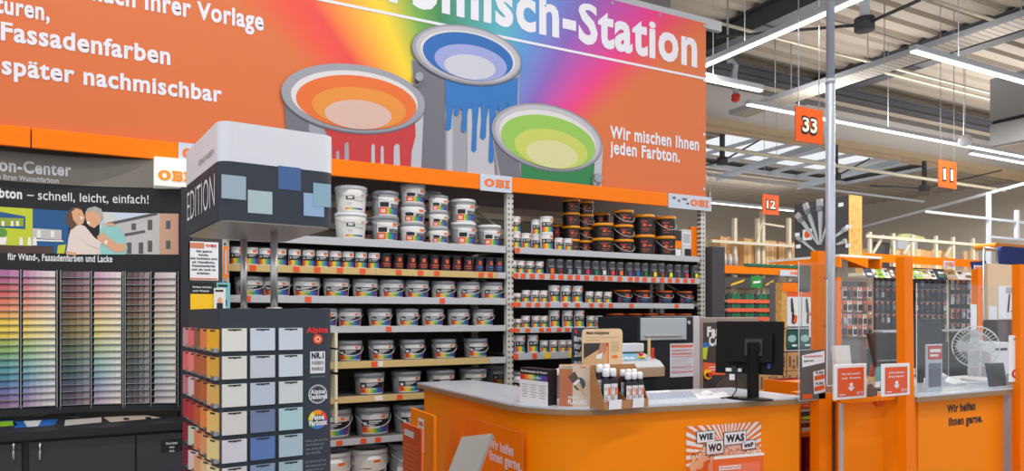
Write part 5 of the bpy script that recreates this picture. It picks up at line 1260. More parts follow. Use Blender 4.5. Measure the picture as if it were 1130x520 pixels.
# monitor seen from behind
mon = thing('monitor', 'black computer monitor seen from behind on the counter', 'monitor', tuple(atZ(836, 436, ZT)))
Ym = 3.86
c0_, c1_, c2_, c3_ = atY(787.5, 413.5, Ym + .0), atD(862, 414, 5.0), atD(868.5, 357, 5.0), atY(794, 355.5, Ym)
# screen plane through left edge (nearer the wall) and right edge: build as a rotated, slightly tilted box
L_ = atD(791, 385, 4.95); R2 = atD(865.5, 385, 4.72)
u = (R2 - L_); u.z = 0; wM = u.length; u.normalize(); nB = u.cross(Vector((0, 0, 1))).normalized()   # towards camera: back of the screen
tilt = math.radians(-6); v = (Vector((0, 0, 1)) * math.cos(tilt) + nB * math.sin(tilt)).normalized(); nB = u.cross(v).normalized()
hM = 58.5 * 4.83 / FPX; base = Vector((L_.x, L_.y, ZC + (HY - 413) * 4.83 / FPX)) + u * -.01
def mbox(mb, a0, a1, b0, b1, d0, d1, mi=0):
    pts = [base + u * a + v * b + nB * d for d in (d0, d1) for (a, b) in ((a0, b0), (a1, b0), (a1, b1), (a0, b1))]
    vs = [mb.bm.verts.new(p) for p in pts]
    fs = [mb.bm.faces.new([vs[i] for i in q_]) for q_ in ((0, 1, 2, 3), (7, 6, 5, 4), (0, 4, 5, 1), (1, 5, 6, 2), (2, 6, 7, 3), (3, 7, 4, 0))]
    for f in fs: f.material_index = mi
    bmesh.ops.recalc_face_normals(mb.bm, faces=fs)
MONB = M('monitor_black', (12, 11, 13), .5, spec=.2)
mb = MB(); mbox(mb, 0, wM, 0, hM, -.03, 0); obj('casing', mb, MONB, mon)
mb = MB(); mbox(mb, .015, wM - .015, .02, hM - .015, -.032, -.0302); obj('screen', mb, M('screen_dark', (20, 24, 34), .15), mon)
mb = MB(); mbox(mb, wM * .2, wM * .86, hM * .22, hM * .78, 0, .035); obj('rear_housing', mb, MONB, mon)
mb = MB(); mbox(mb, wM * .46, wM * .72, hM * .34, hM * .66, .0352, .045); obj('mount_plate', mb, M('plate_black', (40, 39, 42), .4), mon)
for f0, f1 in ((.16, .25), (.34, .4)): mb = MB(); mbox(mb, wM * f0, wM * f1, .012, .036, .001, .003); obj('sticker', mb, WHITE, mon)
mb = MB(); mbox(mb, wM * .26, wM * .33, .01, .05, .001, .02); obj('cable_port', mb, BLACK, mon)
mb = MB(); mbox(mb, wM * .78, wM * .82, hM * .12, hM * .2, .001, .003); obj('sticker', mb, M('sticker_blue', (40, 80, 170), .4), mon)
pc = base + u * (wM * .6) + v * (hM * .5) + nB * .075
sw = .045
mb = MB(); q0 = Vector((pc.x, pc.y, ZT + .012)); mb.bar(q0, pc + Vector((0, 0, .03)), .075, .032); mb.bar(pc + Vector((0, 0, .0)) + nB * .0, pc - nB * .04, .07, .06); obj('stand', mb, MONB, mon)
mb = MB(); mb.lathe([(0, 0), (.13, 0), (.13, .008), (.06, .014), (0, .014)], 28)
for vv in mb.bm.verts: vv.co = Vector((q0.x - .03, q0.y, ZT)) + u * vv.co.x * 1.15 + (u.cross(Vector((0, 0, 1)))) * vv.co.y * .72 + Vector((0, 0, vv.co.z))
obj('foot', mb, MONB, mon)
mb = MB(); pp0 = base + u * wM * .33 + v * .03 + nB * .02
mb.tube([pp0, pp0 - Vector((0, 0, .06)), Vector((pp0.x - .02, pp0.y - .02, ZT + .05)), Vector((pp0.x - .08, pp0.y - .04, ZT + .012)), Vector((pp0.x - .16, pp0.y - .02, ZT + .006))], .005, 6); obj('cable', mb, BLACK, mon)
mb = MB(); mbox(mb, wM * .22, wM * .3, -.045, -.005, .001, .002); obj('hang_tag', mb, PAPER, mon)
# ---------------------------------------------------------------- poster and frame on the counter front
def fdir():
    d = Vector((p1[0] - p0[0], p1[1] - p0[1], 0)).normalized(); return d
ud = fdir(); nd = ud.cross(Vector((0, 0, 1))).normalized(); od = Vector((p0[0], p0[1], 0))
def onF(px, py, off=0.):
    o_ = od + nd * off; r = Vector(ray(px, py)); c = Vector((0, 0, ZC)); s = (o_ - c).dot(nd) / r.dot(nd); p = c + r * s
    return (p - o_).dot(ud), p.z
fF = frame(od + nd * .002, ud, (0, 0, 1), nd, .0012)
a, b = onF(757, 470), onF(839.5, 466)
z1 = onF(800, 468)[1]; z0 = z1 - .33; w = b[0] - a[0]; h = .33
post = thing('rally_poster', 'orange poster with WIE WO WAS boards on the counter front', 'poster', tuple(od + ud * a[0] + Vector((0, 0, z0))))
mb = MB(); mb.poly(rect2(a[0], b[0], z0, z1), fF, 0, 0)
g_ = [fF(x, y, 0) - nd * .0015 for x, y in rect2(a[0], b[0], z0, z1)]; mb.face(g_[::-1]); obj('sheet', mb, M('poster_orange', (240, 116, 30), .45), post)
mb = MB(); cxp, czp = a[0] + .56 * w, z0 + .42 * h
for i in range(26):
    an_ = PI * (-.1 + 1.2 * i / 26); aw = .028 + .022 * (i * 7 % 5) / 5
    ln = [];
    def hit(t_):
        dx_, dz_ = math.cos(t_), math.sin(t_); k_ = 9
        if dx_ > 0: k_ = min(k_, (b[0] - cxp) / dx_)
        if dx_ < 0: k_ = min(k_, (a[0] - cxp) / dx_)
        if dz_ > 0: k_ = min(k_, (z1 - czp) / dz_)
        if dz_ < 0: k_ = min(k_, (z0 - czp) / dz_)
        return cxp + dx_ * k_, czp + dz_ * k_
    mb.poly([(cxp, czp), hit(an_ - aw), hit(an_ + aw)], fF, .6, 0)
# little printed crowd
for i, (px, py, s_, mi) in enumerate([(765, 506, 1.25, 2), (772, 503, 1.2, 2), (777, 496, 1.1, 2), (785, 507, 1.2, 2), (801, 497, .9, 2), (806, 500, .9, 2), (814, 499, .9, 2), (822, 501, .9, 2), (829, 499, .9, 2), (836, 495, .9, 2)]):
    q_ = onF(px, py); r_ = .0165 * s_
    mb.poly(ell2(q_[0], q_[1] - r_ * 2.6, r_ * 1.5, r_ * 1.9, n=14), fF, 1 + i * .1, 1)
    mb.poly(ell2(q_[0], q_[1] + r_ * .35, r_ * .92, r_ * 1.2, n=14), fF, 2 + i * .1, 3); mb.poly(ell2(q_[0], q_[1], r_ * .8, r_ * 1.15, n=14), fF, 2.05 + i * .1, mi)
obj('burst_print', mb, [M('poster_white', (240, 232, 224), .5), M('poster_coral', (244, 184, 138), .5), M('poster_skin', (240, 196, 150), .5), M('poster_hair', (110, 60, 30), .5)], post)
for s, x0, y0, x1, y1, rot in (('WIE', 769, 488, 787, 476.5, .04), ('WO', 779.5, 501, 796.5, 487.5, .05), ('WAS', 799, 490.5, 821.5, 477, .05), ('weiß', 819, 495.5, 831.5, 487, .1)):
    q0, q1 = onF(x0, y0), onF(x1, y1)
    mb = MB(); e_ = .006
    sl = lambda x: (x - q0[0]) * rot * .6
    P4 = lambda m_: [(q0[0] - m_, q0[1] - m_), (q1[0] + m_, q0[1] - m_ + sl(q1[0])), (q1[0] + m_, q1[1] + m_ + sl(q1[0])), (q0[0] - m_, q1[1] + m_)]
    mb.poly(P4(.009), fF, 5, 0); mb.poly(P4(.005), fF, 5.5, 1); text_fit(mb, s, lambda a_, b_, l=0: fF(a_, b_ + sl(a_), l), q0[0] + .008, q1[0] - .008, q0[1] + .2 * (q1[1] - q0[1]), .6 * (q1[1] - q0[1]), .06, 6, 0)
    obj('word_print', mb, [INK, WHITE], post)
# small sign frame standing in front of the poster
t = thing('notice_stand', 'orange notice frame with pale header in front of the rally poster', 'sign', (0, 0, 0))
off = .16; a, b = onF(788, 505, off), onF(842.5, 503, off); z1 = onF(815, 502.5, off)[1]
fS = frame(od + nd * off, ud, (0, 0, 1), nd, .0015)
c_ = [fS(x, y, 0) for x, y in rect2(a[0], b[0], z1 - .42, z1)]
t.location = ((c_[0].x + c_[1].x) / 2, (c_[0].y + c_[1].y) / 2, 0); PINV[t.name] = Matrix.Translation(t.location).inverted()
mb = MB(); d_ = nd * -.012; q_ = [p + d_ for p in c_]; mb.face(c_); mb.face(q_[::-1])
for i in range(4): mb.face([c_[i], q_[i], q_[(i + 1) % 4], c_[(i + 1) % 4]])
obj('board', mb, M('frame_orange', (238, 96, 14), .4), t)
mb = MB(); mb.poly(rect2(a[0] - .003, b[0] + .003, z1 - .014, z1 + .004), fS, 1, 0); mb.poly(rect2(a[0] + .03, b[0] - .03, z1 - .4, z1 - .05), fS, 1, 1); mb.poly(rect2(a[0] + .035, a[0] + .2, z1 - .085, z1 - .06), fS, 2, 0)
text_fit(mb, 'BITTE ABSTAND HALTEN', fS, a[0] + .042, a[0] + .195, z1 - .078, .011, .02, 3, 2); obj('header_print', mb, [M('header_white', (240, 232, 226), .5), M('frame_coral', (240, 116, 76), .4), RED], t)
mb = MB(); pm_ = (c_[0] + c_[1]) / 2; mb.cyl((pm_.x, pm_.y, 0), (pm_.x, pm_.y, c_[0].z + .05), .012, 10); mb.lathe([(0, 0), (.1, 0), (.1, .01), (0, .014)], 20, (pm_.x, pm_.y, 0)); obj('stand', mb, GREY, t)
# ---------------------------------------------------------------- things at the wing end
# orange swing gate between counter and shelves
gz = ZY(465, 450, 5.0)
t = thing('swing_gate', 'orange swing gate with white label beside the counter wing', 'gate', (1.9, 5.0, 0))
ga, gb = atD(453, 450, 5.3), atD(478.5, 460, 4.85)
mb = MB(); gd = Vector((gb.x - ga.x, gb.y - ga.y, 0)).normalized(); gn = gd.cross(Vector((0, 0, 1))); zt_g = ga.z
mb.prism([(ga.x, ga.y), (gb.x, gb.y), (gb.x - gn.x * .02, gb.y - gn.y * .02), (ga.x - gn.x * .02, ga.y - gn.y * .02)], 'z', .0, zt_g); obj('leaf', mb, FRONT, t)
mb = MB(); fg = frame((ga.x + gn.x * .001, ga.y + gn.y * .001, 0), gd, (0, 0, 1), gn, .0015); L_g = (Vector((gb.x - ga.x, gb.y - ga.y, 0))).length
mb.poly(rect2(.36 * L_g, .62 * L_g, zt_g - .28, zt_g - .05), fg, 1, 0); mb.poly(rect2(.40 * L_g, .58 * L_g, zt_g - .1, zt_g - .07), fg, 2, 1)
for i in range(3): mb.poly(rect2(.42 * L_g, .56 * L_g, zt_g - .14 - i * .045, zt_g - .115 - i * .045), fg, 2, 2)
obj('gate_label', mb, [PAPER, M('coral', (230, 110, 80), .5), INK], t)
# red orange information board
t = thing('information_board', 'red orange information board with pale header beside the swing gate', 'sign', (0, 0, 0))
Yr = 4.25; ra, rb_ = atD(444.5, 466, 4.6), atD(465, 472, 4.3)
t.location = (ra.x, ra.y, 0); PINV[t.name] = Matrix.Translation(t.location).inverted()
gd = Vector((rb_.x - ra.x, rb_.y - ra.y, 0)); Lr = gd.length; gd.normalize(); gn = gd.cross(Vector((0, 0, 1)))
fr = frame((ra.x, ra.y, 0), gd, (0, 0, 1), gn, .0015); zr = ra.z
mb = MB(); mb.prism([(ra.x, ra.y), (rb_.x, rb_.y), (rb_.x - gn.x * .012, rb_.y - gn.y * .012), (ra.x - gn.x * .012, ra.y - gn.y * .012)], 'z', .3, zr); obj('board', mb, M('board_red_orange', (242, 100, 36), .45), t)
mb = MB(); mb.poly(rect2(.1 * Lr, .62 * Lr, zr - .075, zr - .035), fr, 1, 0)
for i in range(7): mb.poly(rect2(.1 * Lr, (.85 if i % 3 else .7) * Lr, zr - .13 - i * .028, zr - .124 - i * .028), fr, 1, 1)
for cxi in (.32, .66):
    ring2(mb, ell2(cxi * Lr, zr - .38, .1 * Lr, .055, n=20), ell2(cxi * Lr, zr - .38, .085 * Lr, .048, n=20), fr, 1, 1); mb.poly(rect2((cxi - .03) * Lr, (cxi + .03) * Lr, zr - .42, zr - .34), fr, 1, 1)
obj('board_print', mb, [M('header_white'), M('board_line', (244, 150, 110), .5)], t)
mb = MB(); mb.cyl((ra.x + gd.x * Lr / 2, ra.y + gd.y * Lr / 2, 0), (ra.x + gd.x * Lr / 2, ra.y + gd.y * Lr / 2, .34), .012, 10); mb.lathe([(0, 0), (.12, 0), (.12, .01), (0, .014)], 20, (ra.x + gd.x * Lr / 2, ra.y + gd.y * Lr / 2, 0)); obj('stand', mb, GREY, t)
# grey tilted panel of a floor stand, seen from behind
t = thing('floor_stand', 'plain grey tilted panel of a floor stand before the counter decal', 'display stand', (0, 0, 0))
d = 3.0; k0, k1, k2, k3 = atD(511, 486.5, d), atD(544, 483, d - .06), atD(527, 530, d - .42), atD(493, 534, d - .36)
nn = (k1 - k0).cross(k3 - k0).normalized() * -.018
t.location = ((k2.x + k3.x) / 2, (k2.y + k3.y) / 2, 0); PINV[t.name] = Matrix.Translation(t.location).inverted()
mb = MB(); ps = [k0, k1, k2, k3]; q_ = [p + nn for p in ps]; mb.face(ps); mb.face(q_[::-1])
for i in range(4): mb.face([ps[i], q_[i], q_[(i + 1) % 4], ps[(i + 1) % 4]])
bmesh.ops.recalc_face_normals(mb.bm, faces=mb.bm.faces); obj('panel', mb, M('stand_grey', (128, 128, 124), .5), t)
mb = MB(); mb.bar(k0, k1, .02, .014); mb.bar(k0, k3, .014, .02); obj('panel_edge_trim', mb, ALU, t)
mb = MB(); mid = (k0 + k1 + k2 + k3) / 4; mb.cyl((mid.x, mid.y, .01), mid - Vector((0, 0, .01)), .02, 12); mb.box(mid.x - .18, mid.x + .18, mid.y - .15, mid.y + .15, 0, .012); obj('leg', mb, ALU, t)
# ================================================================ MIXING MACHINE, LABEL PRINTER, COLOUR CABINET
Yk = 4.9
mx0, mx1 = XY(704, Yk), XY(765, Yk); mz = ZY(735, 349.5, Yk)
t = thing('mixing_machine', 'black paint mixing machine with grey lid behind the counter', 'mixing machine', ((mx0 + mx1) / 2, Yk, 0))
mb = MB(); mb.box(mx0, mx1, Yk, Yk + .6, 0, mz, bev=.01); obj('body', mb, M('machine_black', (30, 36, 44), .5, spec=.3), t)
q4 = lambda x, y: (lambda v_: (v_.x, v_.z))(atY(x, y, Yk))
mb = MB(); a, b = q4(706, 376), q4(756, 350); mb.box(a[0], b[0], Yk - .022, Yk, a[1], ZY(730, 351, Yk), bev=.006); obj('lid', mb, M('machine_lid', (172, 182, 186), .35), t)
mb = MB(); mb.box(a[0] + .03, b[0] - .06, Yk - .035, Yk - .024, a[1] + .035, a[1] + .045); obj('lid_handle', mb, CHROME, t)
mb = MB(); x, z = q4(759, 356); mb.tube([(x, Yk, z), (x, Yk - .02, z)], .016, 14); obj('lock', mb, CHROME, t)
mb = MB(); mb.box(mx1, XY(772, Yk), Yk - .005, Yk + .6, 0, mz + .005, bev=.006); obj('side_panel', mb, M('machine_silver', (206, 204, 206), .35, .3), t)
a, b = q4(739, 416), q4(765, 378)
t2 = thing('price_list', 'white price list with orange rules taped on the mixing machine', 'notice', (a[0], Yk, a[1]))
zt_, zb2 = ZY(750, 379, Yk), ZY(750, 416, Yk)
mb = MB(); mb.box(a[0], b[0], Yk - .006, Yk - .004, zb2, zt_); obj('sheet', mb, M('list_white', (214, 216, 228), .6), t2)
fn = planeY(Yk - .0065, .0015); mb = MB(); w, h = b[0] - a[0], zt_ - zb2
for i, (f0, f1, mi) in enumerate(((.88, .95, 0), (.78, .8, 0), (.68, .71, 0), (.6, .62, 0), (.28, .3, 0), (.14, .17, 0))): mb.poly(rect2(a[0] + .04 * w, b[0] - .04 * w, zb2 + f0 * h, zb2 + f1 * h), fn, 1, mi)
for i in range(14): mb.poly(rect2(a[0] + .07 * w, b[0] - (.1 + .2 * (i % 3 == 1)) * w, zb2 + (.82 - i * .055) * h, zb2 + (.828 - i * .055) * h), fn, .5, 1)
obj('list_print', mb, [M('coral'), M('txt_grey')], t2)
# label printer / weighing unit on its pedestal
Yp = 4.45
px0_, px1_ = XY(683, Yp), XY(733, Yp); zt_ = ZY(705, 397, Yp); zb2 = ZY(705, 416, Yp)
t = thing('weighing_unit', 'grey tinting control unit with red emergency button beside the mixing machine', 'control unit', ((px0_ + px1_) / 2, Yp, 0))
mb = MB(); mb.prism([(Yp, zb2), (Yp, zt_ - .06), (Yp + .05, zt_ - .02), (Yp + .36, zt_ + .06), (Yp + .36, zb2)], 'x', px0_, px1_); obj('casing', mb, M('unit_grey', (190, 192, 196), .4), t)
mb = MB(); mb.box(px0_ - .002, px1_ + .002, Yp - .004, Yp + .002, zb2 - .005, zt_ - .065, bev=.002); obj('front_plate', mb, M('unit_beige', (176, 150, 124), .5), t)
slope = lambda y: zt_ - .02 + .08 * (y - Yp - .05) / .31
fu = lambda a_, b_, l=0: Vector((a_, b_, slope(b_) + .002 + .001 * l))
mb = MB(); mb.poly(rect2(px0_ + .03, px1_ - .1, Yp + .08, Yp + .25), fu, 1, 0)
for i in range(4): mb.poly(rect2(px0_ + .06 + i * .05, px0_ + .095 + i * .05, Yp + .11, Yp + .15), fu, 2, 1)
obj('control_panel_print', mb, [M('panel_blue', (120, 176, 206), .4), WHITE], t)
c = Vector((px1_ - .12, Yp + .14, slope(Yp + .14)))
mb = MB(); mb.lathe([(0, .001), (.035, .001), (.035, .012), (0, .012)], 18, c); eb = obj('button_base', mb, YELLOW, t)
mb = MB(); mb.lathe([(.012, .012), (.02, .03), (.02, .038), (0, .042)], 16, c); obj('emergency_button', mb, RED, eb)
mb = MB(); mb.box(px0_, XY(706, Yp + .3), Yp + .24, Yp + .36, slope(Yp + .3), slope(Yp + .3) + .07, bev=.01); obj('printer_block', mb, M('unit_light', (214, 216, 222), .4), t)
mb = MB(); mb.box(px0_ + .04, px1_ - .05, Yp + .03, Yp + .34, 0, zb2, bev=.004); obj('pedestal', mb, M('machine_black'), t)
mb = MB(); x = XY(718, Yk - .05); zq0, zq1 = ZY(718, 398, Yk - .05), ZY(718, 373, Yk - .05)
x = XY(716.5, Yp + .17); zq0 = slope(Yp + .17) + .003; mb.box(x - .011, x + .011, Yp + .165, Yp + .18, zq0, ZY(717, 373, Yp + .17), bev=.003); tag(obj('stirring_stick', mb, M('stick_wood', (220, 196, 140), .6)), 'wooden stirring stick standing at the back of the control unit', 'stick')
x = XY(721, Yp + .1); mb = MB(); mb.box(x - .011, x + .011, Yp + .1, Yp + .115, slope(Yp + .11) + .003, ZY(721, 384, Yp + .1), bev=.003); tag(obj('red_tool', mb, RED), 'small red tool standing beside the wooden stirring stick', 'tool')
# colour centre cabinet with dark poster
fx0, fx1 = XY(772.5, Yk + .02), XY(837, Yk + .02); fz1 = ZY(800, 350.5, Yk)
t = thing('colour_cabinet', 'taupe cabinet with dark colour poster beside the mixing machine', 'cabinet', ((fx0 + fx1) / 2, Yk + .02, 0))
TAUPE = M('taupe', (150, 136, 128), .5)
mb = MB(); mb.box(fx0, fx1, Yk + .02, Yk + .6, 0, fz1, bev=.008); obj('body', mb, TAUPE, t)
fn = planeY(Yk + .019, .002); mb = MB(); g4 = lambda x, y: (lambda v_: (v_.x, v_.z))(atY(x, y, Yk + .019))
pa, pb = g4(776, 415), g4(832, 357); zp1, zp0 = ZY(790, 356, Yk), ZY(790, 402, Yk)
mb.poly(rect2(pa[0], pb[0], zp0 - .25, zp1), fn, 1, 0)
mb.poly([g4(776, 378), g4(781, 379), g4(784, 382), g4(776, 388)], fn, 1.5, 2); mb.poly([g4(775, 384), g4(781, 383), g4(779, 397), g4(775, 396)], fn, 2, 3)
mb.poly([g4(776, 400), g4(800, 402), g4(800, 414), g4(776, 414)], fn, 1.6, 4)
x0 = g4(780, 370)[0]; cab_cap = .095
text_fit(mb, 'Farb-', fn, x0, x0 + .25, ZY(785, 371, Yk), .08, .05, 2, 1); text_fit(mb, 'Center', fn, x0 + .02, x0 + .34, ZY(785, 381.5, Yk), .08, .05, 2, 1)
for i in range(2): mb.poly(rect2(g4(782, 404)[0], g4(794, 404)[0], ZY(785, 406 + i * 3, Yk), ZY(785, 405 + i * 3, Yk)), fn, 2, 1)
obj('poster_print', mb, [M('poster_charcoal', (58, 54, 54), .5), WHITE, M('pblue', (30, 110, 190), .5), M('plime', (190, 210, 50), .5), M('pcoral', (236, 100, 50), .5)], t)
c = atY(780.5, 413.5, Yk + .018)
mb = MB(); mb.tube([c, c - Vector((0, .015, 0))], .045, 20); eb = obj('button_base', mb, YELLOW, t)
mb = MB(); mb.tube([c - Vector((-.012, .015, 0)), c - Vector((-.012, .03, 0))], .022, 16); obj('emergency_button', mb, RED, eb)
mb = MB(); mb.tube([c - Vector((.014, .015, 0)), c - Vector((.014, .02, 0))], .018, 16); obj('button_ring', mb, BLACK, eb)
mb = MB(); mb.prism([(fx0 + .06, .2)] + [(fx0 + .36 + .3 * math.cos(PI - PI * i / 12), .55 + .5 * math.sin(PI * i / 12)) for i in range(13)] + [(fx1 - .06, .2)], 'y', Yk + .01, Yk + .019); obj('filling_niche', mb, M('niche_dark', (84, 70, 64), .6), t)
# tall dark end panel of the shelving
ex0, ex1 = XY(776, 5.99) + .045, XY(800, 5.9)
t = thing('end_panel_cabinet', 'tall narrow dark end panel closing the paint shelves', 'panel', ((ex0 + ex1) / 2, 5.9, 0))
mb = MB(); mb.box(ex0, ex1, 5.9, 6.7, 0, ZY(788, 272, 5.9), bev=.004); obj('panel', mb, M('panel_anthracite', (62, 58, 64), .5), t)
# ================================================================ INFORMATION DESK ON THE RIGHT
YD = 3.05
dk = thing('information_desk', 'orange information desk behind clear screens beside the service counter', 'counter', (5.5, 3.4, 0))
dx0, dx1 = XY(1000, YD), XY(1118, YD)
YD1 = 3.12
mb = MB(); mb.box(XY(975, 3.28) + .03, dx1 + .04, YD + .0, YD + .85, ZT - .012, ZT, bev=.002); obj('worktop', mb, TOP, dk)
mb = MB(); mb.box(dx1 + .041, 6.85, 3.42, YD + .85, ZT - .045, ZT, bev=.002); mb.box(6.8, 6.82, 3.46, 3.86, 0, ZT - .046); obj('return_worktop', mb, TOP, dk)
mb = MB(); mb.box(XY(975, 3.28) + .03, dx1 + .04, YD + .0, YD + .85, ZT - .045, ZT - .0122); obj('worktop_edge', mb, EDGE, dk)
mb = MB(); mb.box(XY(1013, YD1), dx1, YD1, YD1 + .02, .06, ZT - .045); obj('front_panel', mb, FRONT, dk)
mb = MB(); mb.box(dx1 - .02, dx1, YD1 + .021, YD1 + .8, .06, ZT - .045); mb.box(XY(1013, YD1), XY(1013, YD1) + .02, YD1 + .021, YD1 + .8, .06, ZT - .045); obj('side_panel', mb, FRONT, dk)
mb = MB(); mb.box(XY(1013, YD1) + .03, dx1 - .03, YD1 + .05, YD1 + .8, 0, .06); obj('plinth', mb, DARK, dk)
fn = planeY(YD1 - .0008, .0012)
mb = MB(); A = lambda x, y: (lambda v_: (v_.x, v_.z))(atY(x, y, YD1))
for s, pxa, pxb, pyb in (('Wir helfen', 1045, 1076, 455.5), ('Ihnen gerne.', 1047, 1084, 470)):
    x0, z = A(pxa, pyb); text_fit(mb, s, fn, x0, A(pxb, pyb)[0], z, .055, .035, 1)
obj('lettering', mb, INK, dk)
# link panel (swing door) between the two desks
lx0, lx1 = XY(927, 3.28), XY(975, 3.28)
t = thing('desk_gate', 'light orange gate panel with red disc between the counters', 'gate', ((lx0 + lx1) / 2, 3.28, 0))
mb = MB(); mb.box(lx0, lx1, 3.28, 3.30, .2, ZY(950, 440, 3.28), bev=.002); obj('leaf', mb, FRONT, t)
mb = MB(); mb.box(lx0 - .012, lx0 + .012, 3.262, 3.279, .3, ZY(930, 440, 3.28) - .03); obj('acrylic_edge', mb, GREY, t)
c = atY(970, 442, 3.27); mb = MB(); mb.tube([c, c + Vector((0, -.012, 0))], .045, 20); obj('disc', mb, ORANGE_D, t)
mb = MB(); mb.box(lx0, lx1 + .02, 3.2, 3.7, ZT - .04, ZT - .005, bev=.002); obj('flap', mb, FRONT, t)
sx0, sx1 = lx1 + .005, XY(1013, YD1) - .005
mb = MB(); mb.prism([(sx0, 3.285), (sx1, YD1 + .005), (sx1, YD1 + .03), (sx0, 3.305)], 'z', .06, ZT - .045); obj('return_panel', mb, FRONT, dk)
# orange posts
def opost(lab, px, Y, pytop, w=.082, lean=0., z0=0., d=.06):
    x = XY(px, Y); z1 = ZY(px, pytop, Y)
    t = thing('orange_post', lab, 'post', (x, Y, 0), 0, 'orange screen posts')
    mb = MB(); mb.prism([(x - w / 2, z0), (x + w / 2, z0), (x + w / 2 - lean, z1), (x - w / 2 - lean, z1)], 'y', Y, Y + d); obj('board', mb, ORANGE, t)
    for k_ in range(3):
        z = 1.2 + k_ * .33
        if z < z1: mb = MB(); mb.tube([(x + w * .3, Y - .004, z), (x + w * .3, Y, z)], .006, 8); obj('screw', mb, BLACK, t)
    return t
PO = opost('orange post at the counter end beside the round steel pole', 907, 3.36, 277, .078)
pA = obj('base_box', MB().box(XY(904, 3.335), XY(918, 3.335), 3.335, 3.41, 0, ZT + .02), ORANGE, PO)
opost('orange post in the middle of the information desk screen', 1006.5, YD - .07, 284, .092, .04)
opost('orange post at the far end of the information desk, cut by the photo edge', 1130, YD - .05, 292, .1)
opost('orange post behind the round steel pole', 926, 4.5, 306, .066)
opost('orange post behind the white desk fan', 1082, 3.95, 297, .085)
# galvanised roof pole
pp_ = atY(916.3, 349, 3.52)
t = thing('round_pole', 'tall round galvanised pole rising past number sign thirty-three', 'pole', (pp_.x, pp_.y, 0))
mb = MB(); mb.cyl((pp_.x, pp_.y, 0), (pp_.x, pp_.y, 3.3), .033, 20); obj('lower_tube', mb, M('galvanised', (166, 172, 184), .4, .25), t)
mb = MB(); mb.cyl((pp_.x, pp_.y, 3.3), (pp_.x, pp_.y, ZR), .029, 20); obj('upper_tube', mb, M('galvanised'), t)
mb = MB(); mb.tube([(pp_.x, pp_.y, 3.29), (pp_.x, pp_.y, 3.32)], .036, 20); obj('collar', mb, GREY, t)
# clear screens
SCR = glass_mat('acrylic_sheet', (250, 252, 252), .04, .015)
def screen(lab, pxa, pxb, Y, z0, z1, th=.005):
    xa_, xb_ = XY(pxa, Y), XY(pxb, Y)
    t = thing('acrylic_screen', lab, 'clear screen', (xa_, Y, z0))
    mb = MB(); mb.box(xa_, xb_, Y, Y + th, z0, z1); obj('sheet', mb, SCR, t)
    mb = MB(); mb.box(xa_ - .004, xa_, Y, Y + th, z0, z1); mb.box(xb_, xb_ + .004, Y, Y + th, z0, z1); mb.box(xa_, xb_, Y, Y + th, z0 - .004, z0); obj('edge_trim', mb, M('acrylic_bright_edge', (214, 224, 226), .2), t)
screen('narrow clear screen hanging before the counter end post', 882, 919, 3.345, ZY(900, 441, 3.34), ZY(900, 290, 3.34))
screen('clear screen between the counter end post and the middle desk post', 913, 1000, YD - .005 + .1, ZT + .10, ZY(960, 309, YD))
screen('clear screen between the middle desk post and the photo edge', 1012, 1127, YD - .005, ZT + .02, ZY(1060, 314, YD))
# grey poster with price labels behind the narrow screen
Yq = 3.335
a, b = XY(883.5, Yq), XY(911, Yq); z0, z1 = ZY(897, 441, Yq), ZY(897, 386.5, Yq)
t = thing('price_poster', 'dark grey poster with white and orange price labels at the counter end', 'poster', (a, Yq, z0))
mb = MB(); mb.box(a, b, Yq, Yq + .003, z0, z1); obj('sheet', mb, M('pposter_grey', (92, 88, 88), .5), t)
fn = planeY(Yq - .0005, .0015); mb = MB(); w, h = b - a, z1 - z0
mb.poly([(a + .06 * w, z0 + .66 * h), (a + .95 * w, z0 + .74 * h), (a + .95 * w, z0 + .98 * h), (a + .04 * w, z0 + .90 * h)], fn, 1, 0)
mb.poly([(a + .52 * w, z0 + .1 * h), (a + .98 * w, z0 + .14 * h), (a + .94 * w, z0 + .60 * h), (a + .48 * w, z0 + .56 * h)], fn, 1.2, 0)
for f0 in (.16, .38): mb.poly([(a + .54 * w, z0 + f0 * h), (a + .94 * w, z0 + (f0 + .03) * h), (a + .93 * w, z0 + (f0 + .12) * h), (a + .53 * w, z0 + (f0 + .09) * h)], fn, 2, 1)
mb.poly(rect2(a + .06 * w, a + .45 * w, z0 + .02 * h, z0 + .12 * h), fn, 1.4, 1)
text_fit(mb, 'Ausgezeichnet', fn, a + .1 * w, a + .85 * w, z0 + .86 * h, .04 * h, .02, 3, 2); text_fit(mb, 'sparen', fn, a + .1 * w, a + .5 * w, z0 + .77 * h, .04 * h, .02, 3, 3)
for i in range(2): text_fit(mb, '9.99', fn, a + .58 * w, a + .88 * w, z0 + (.29 + .22 * i) * h, .05 * h, .03, 3, 3)
obj('poster_print', mb, [PAPER, ORANGE_D, RED, INK], t)
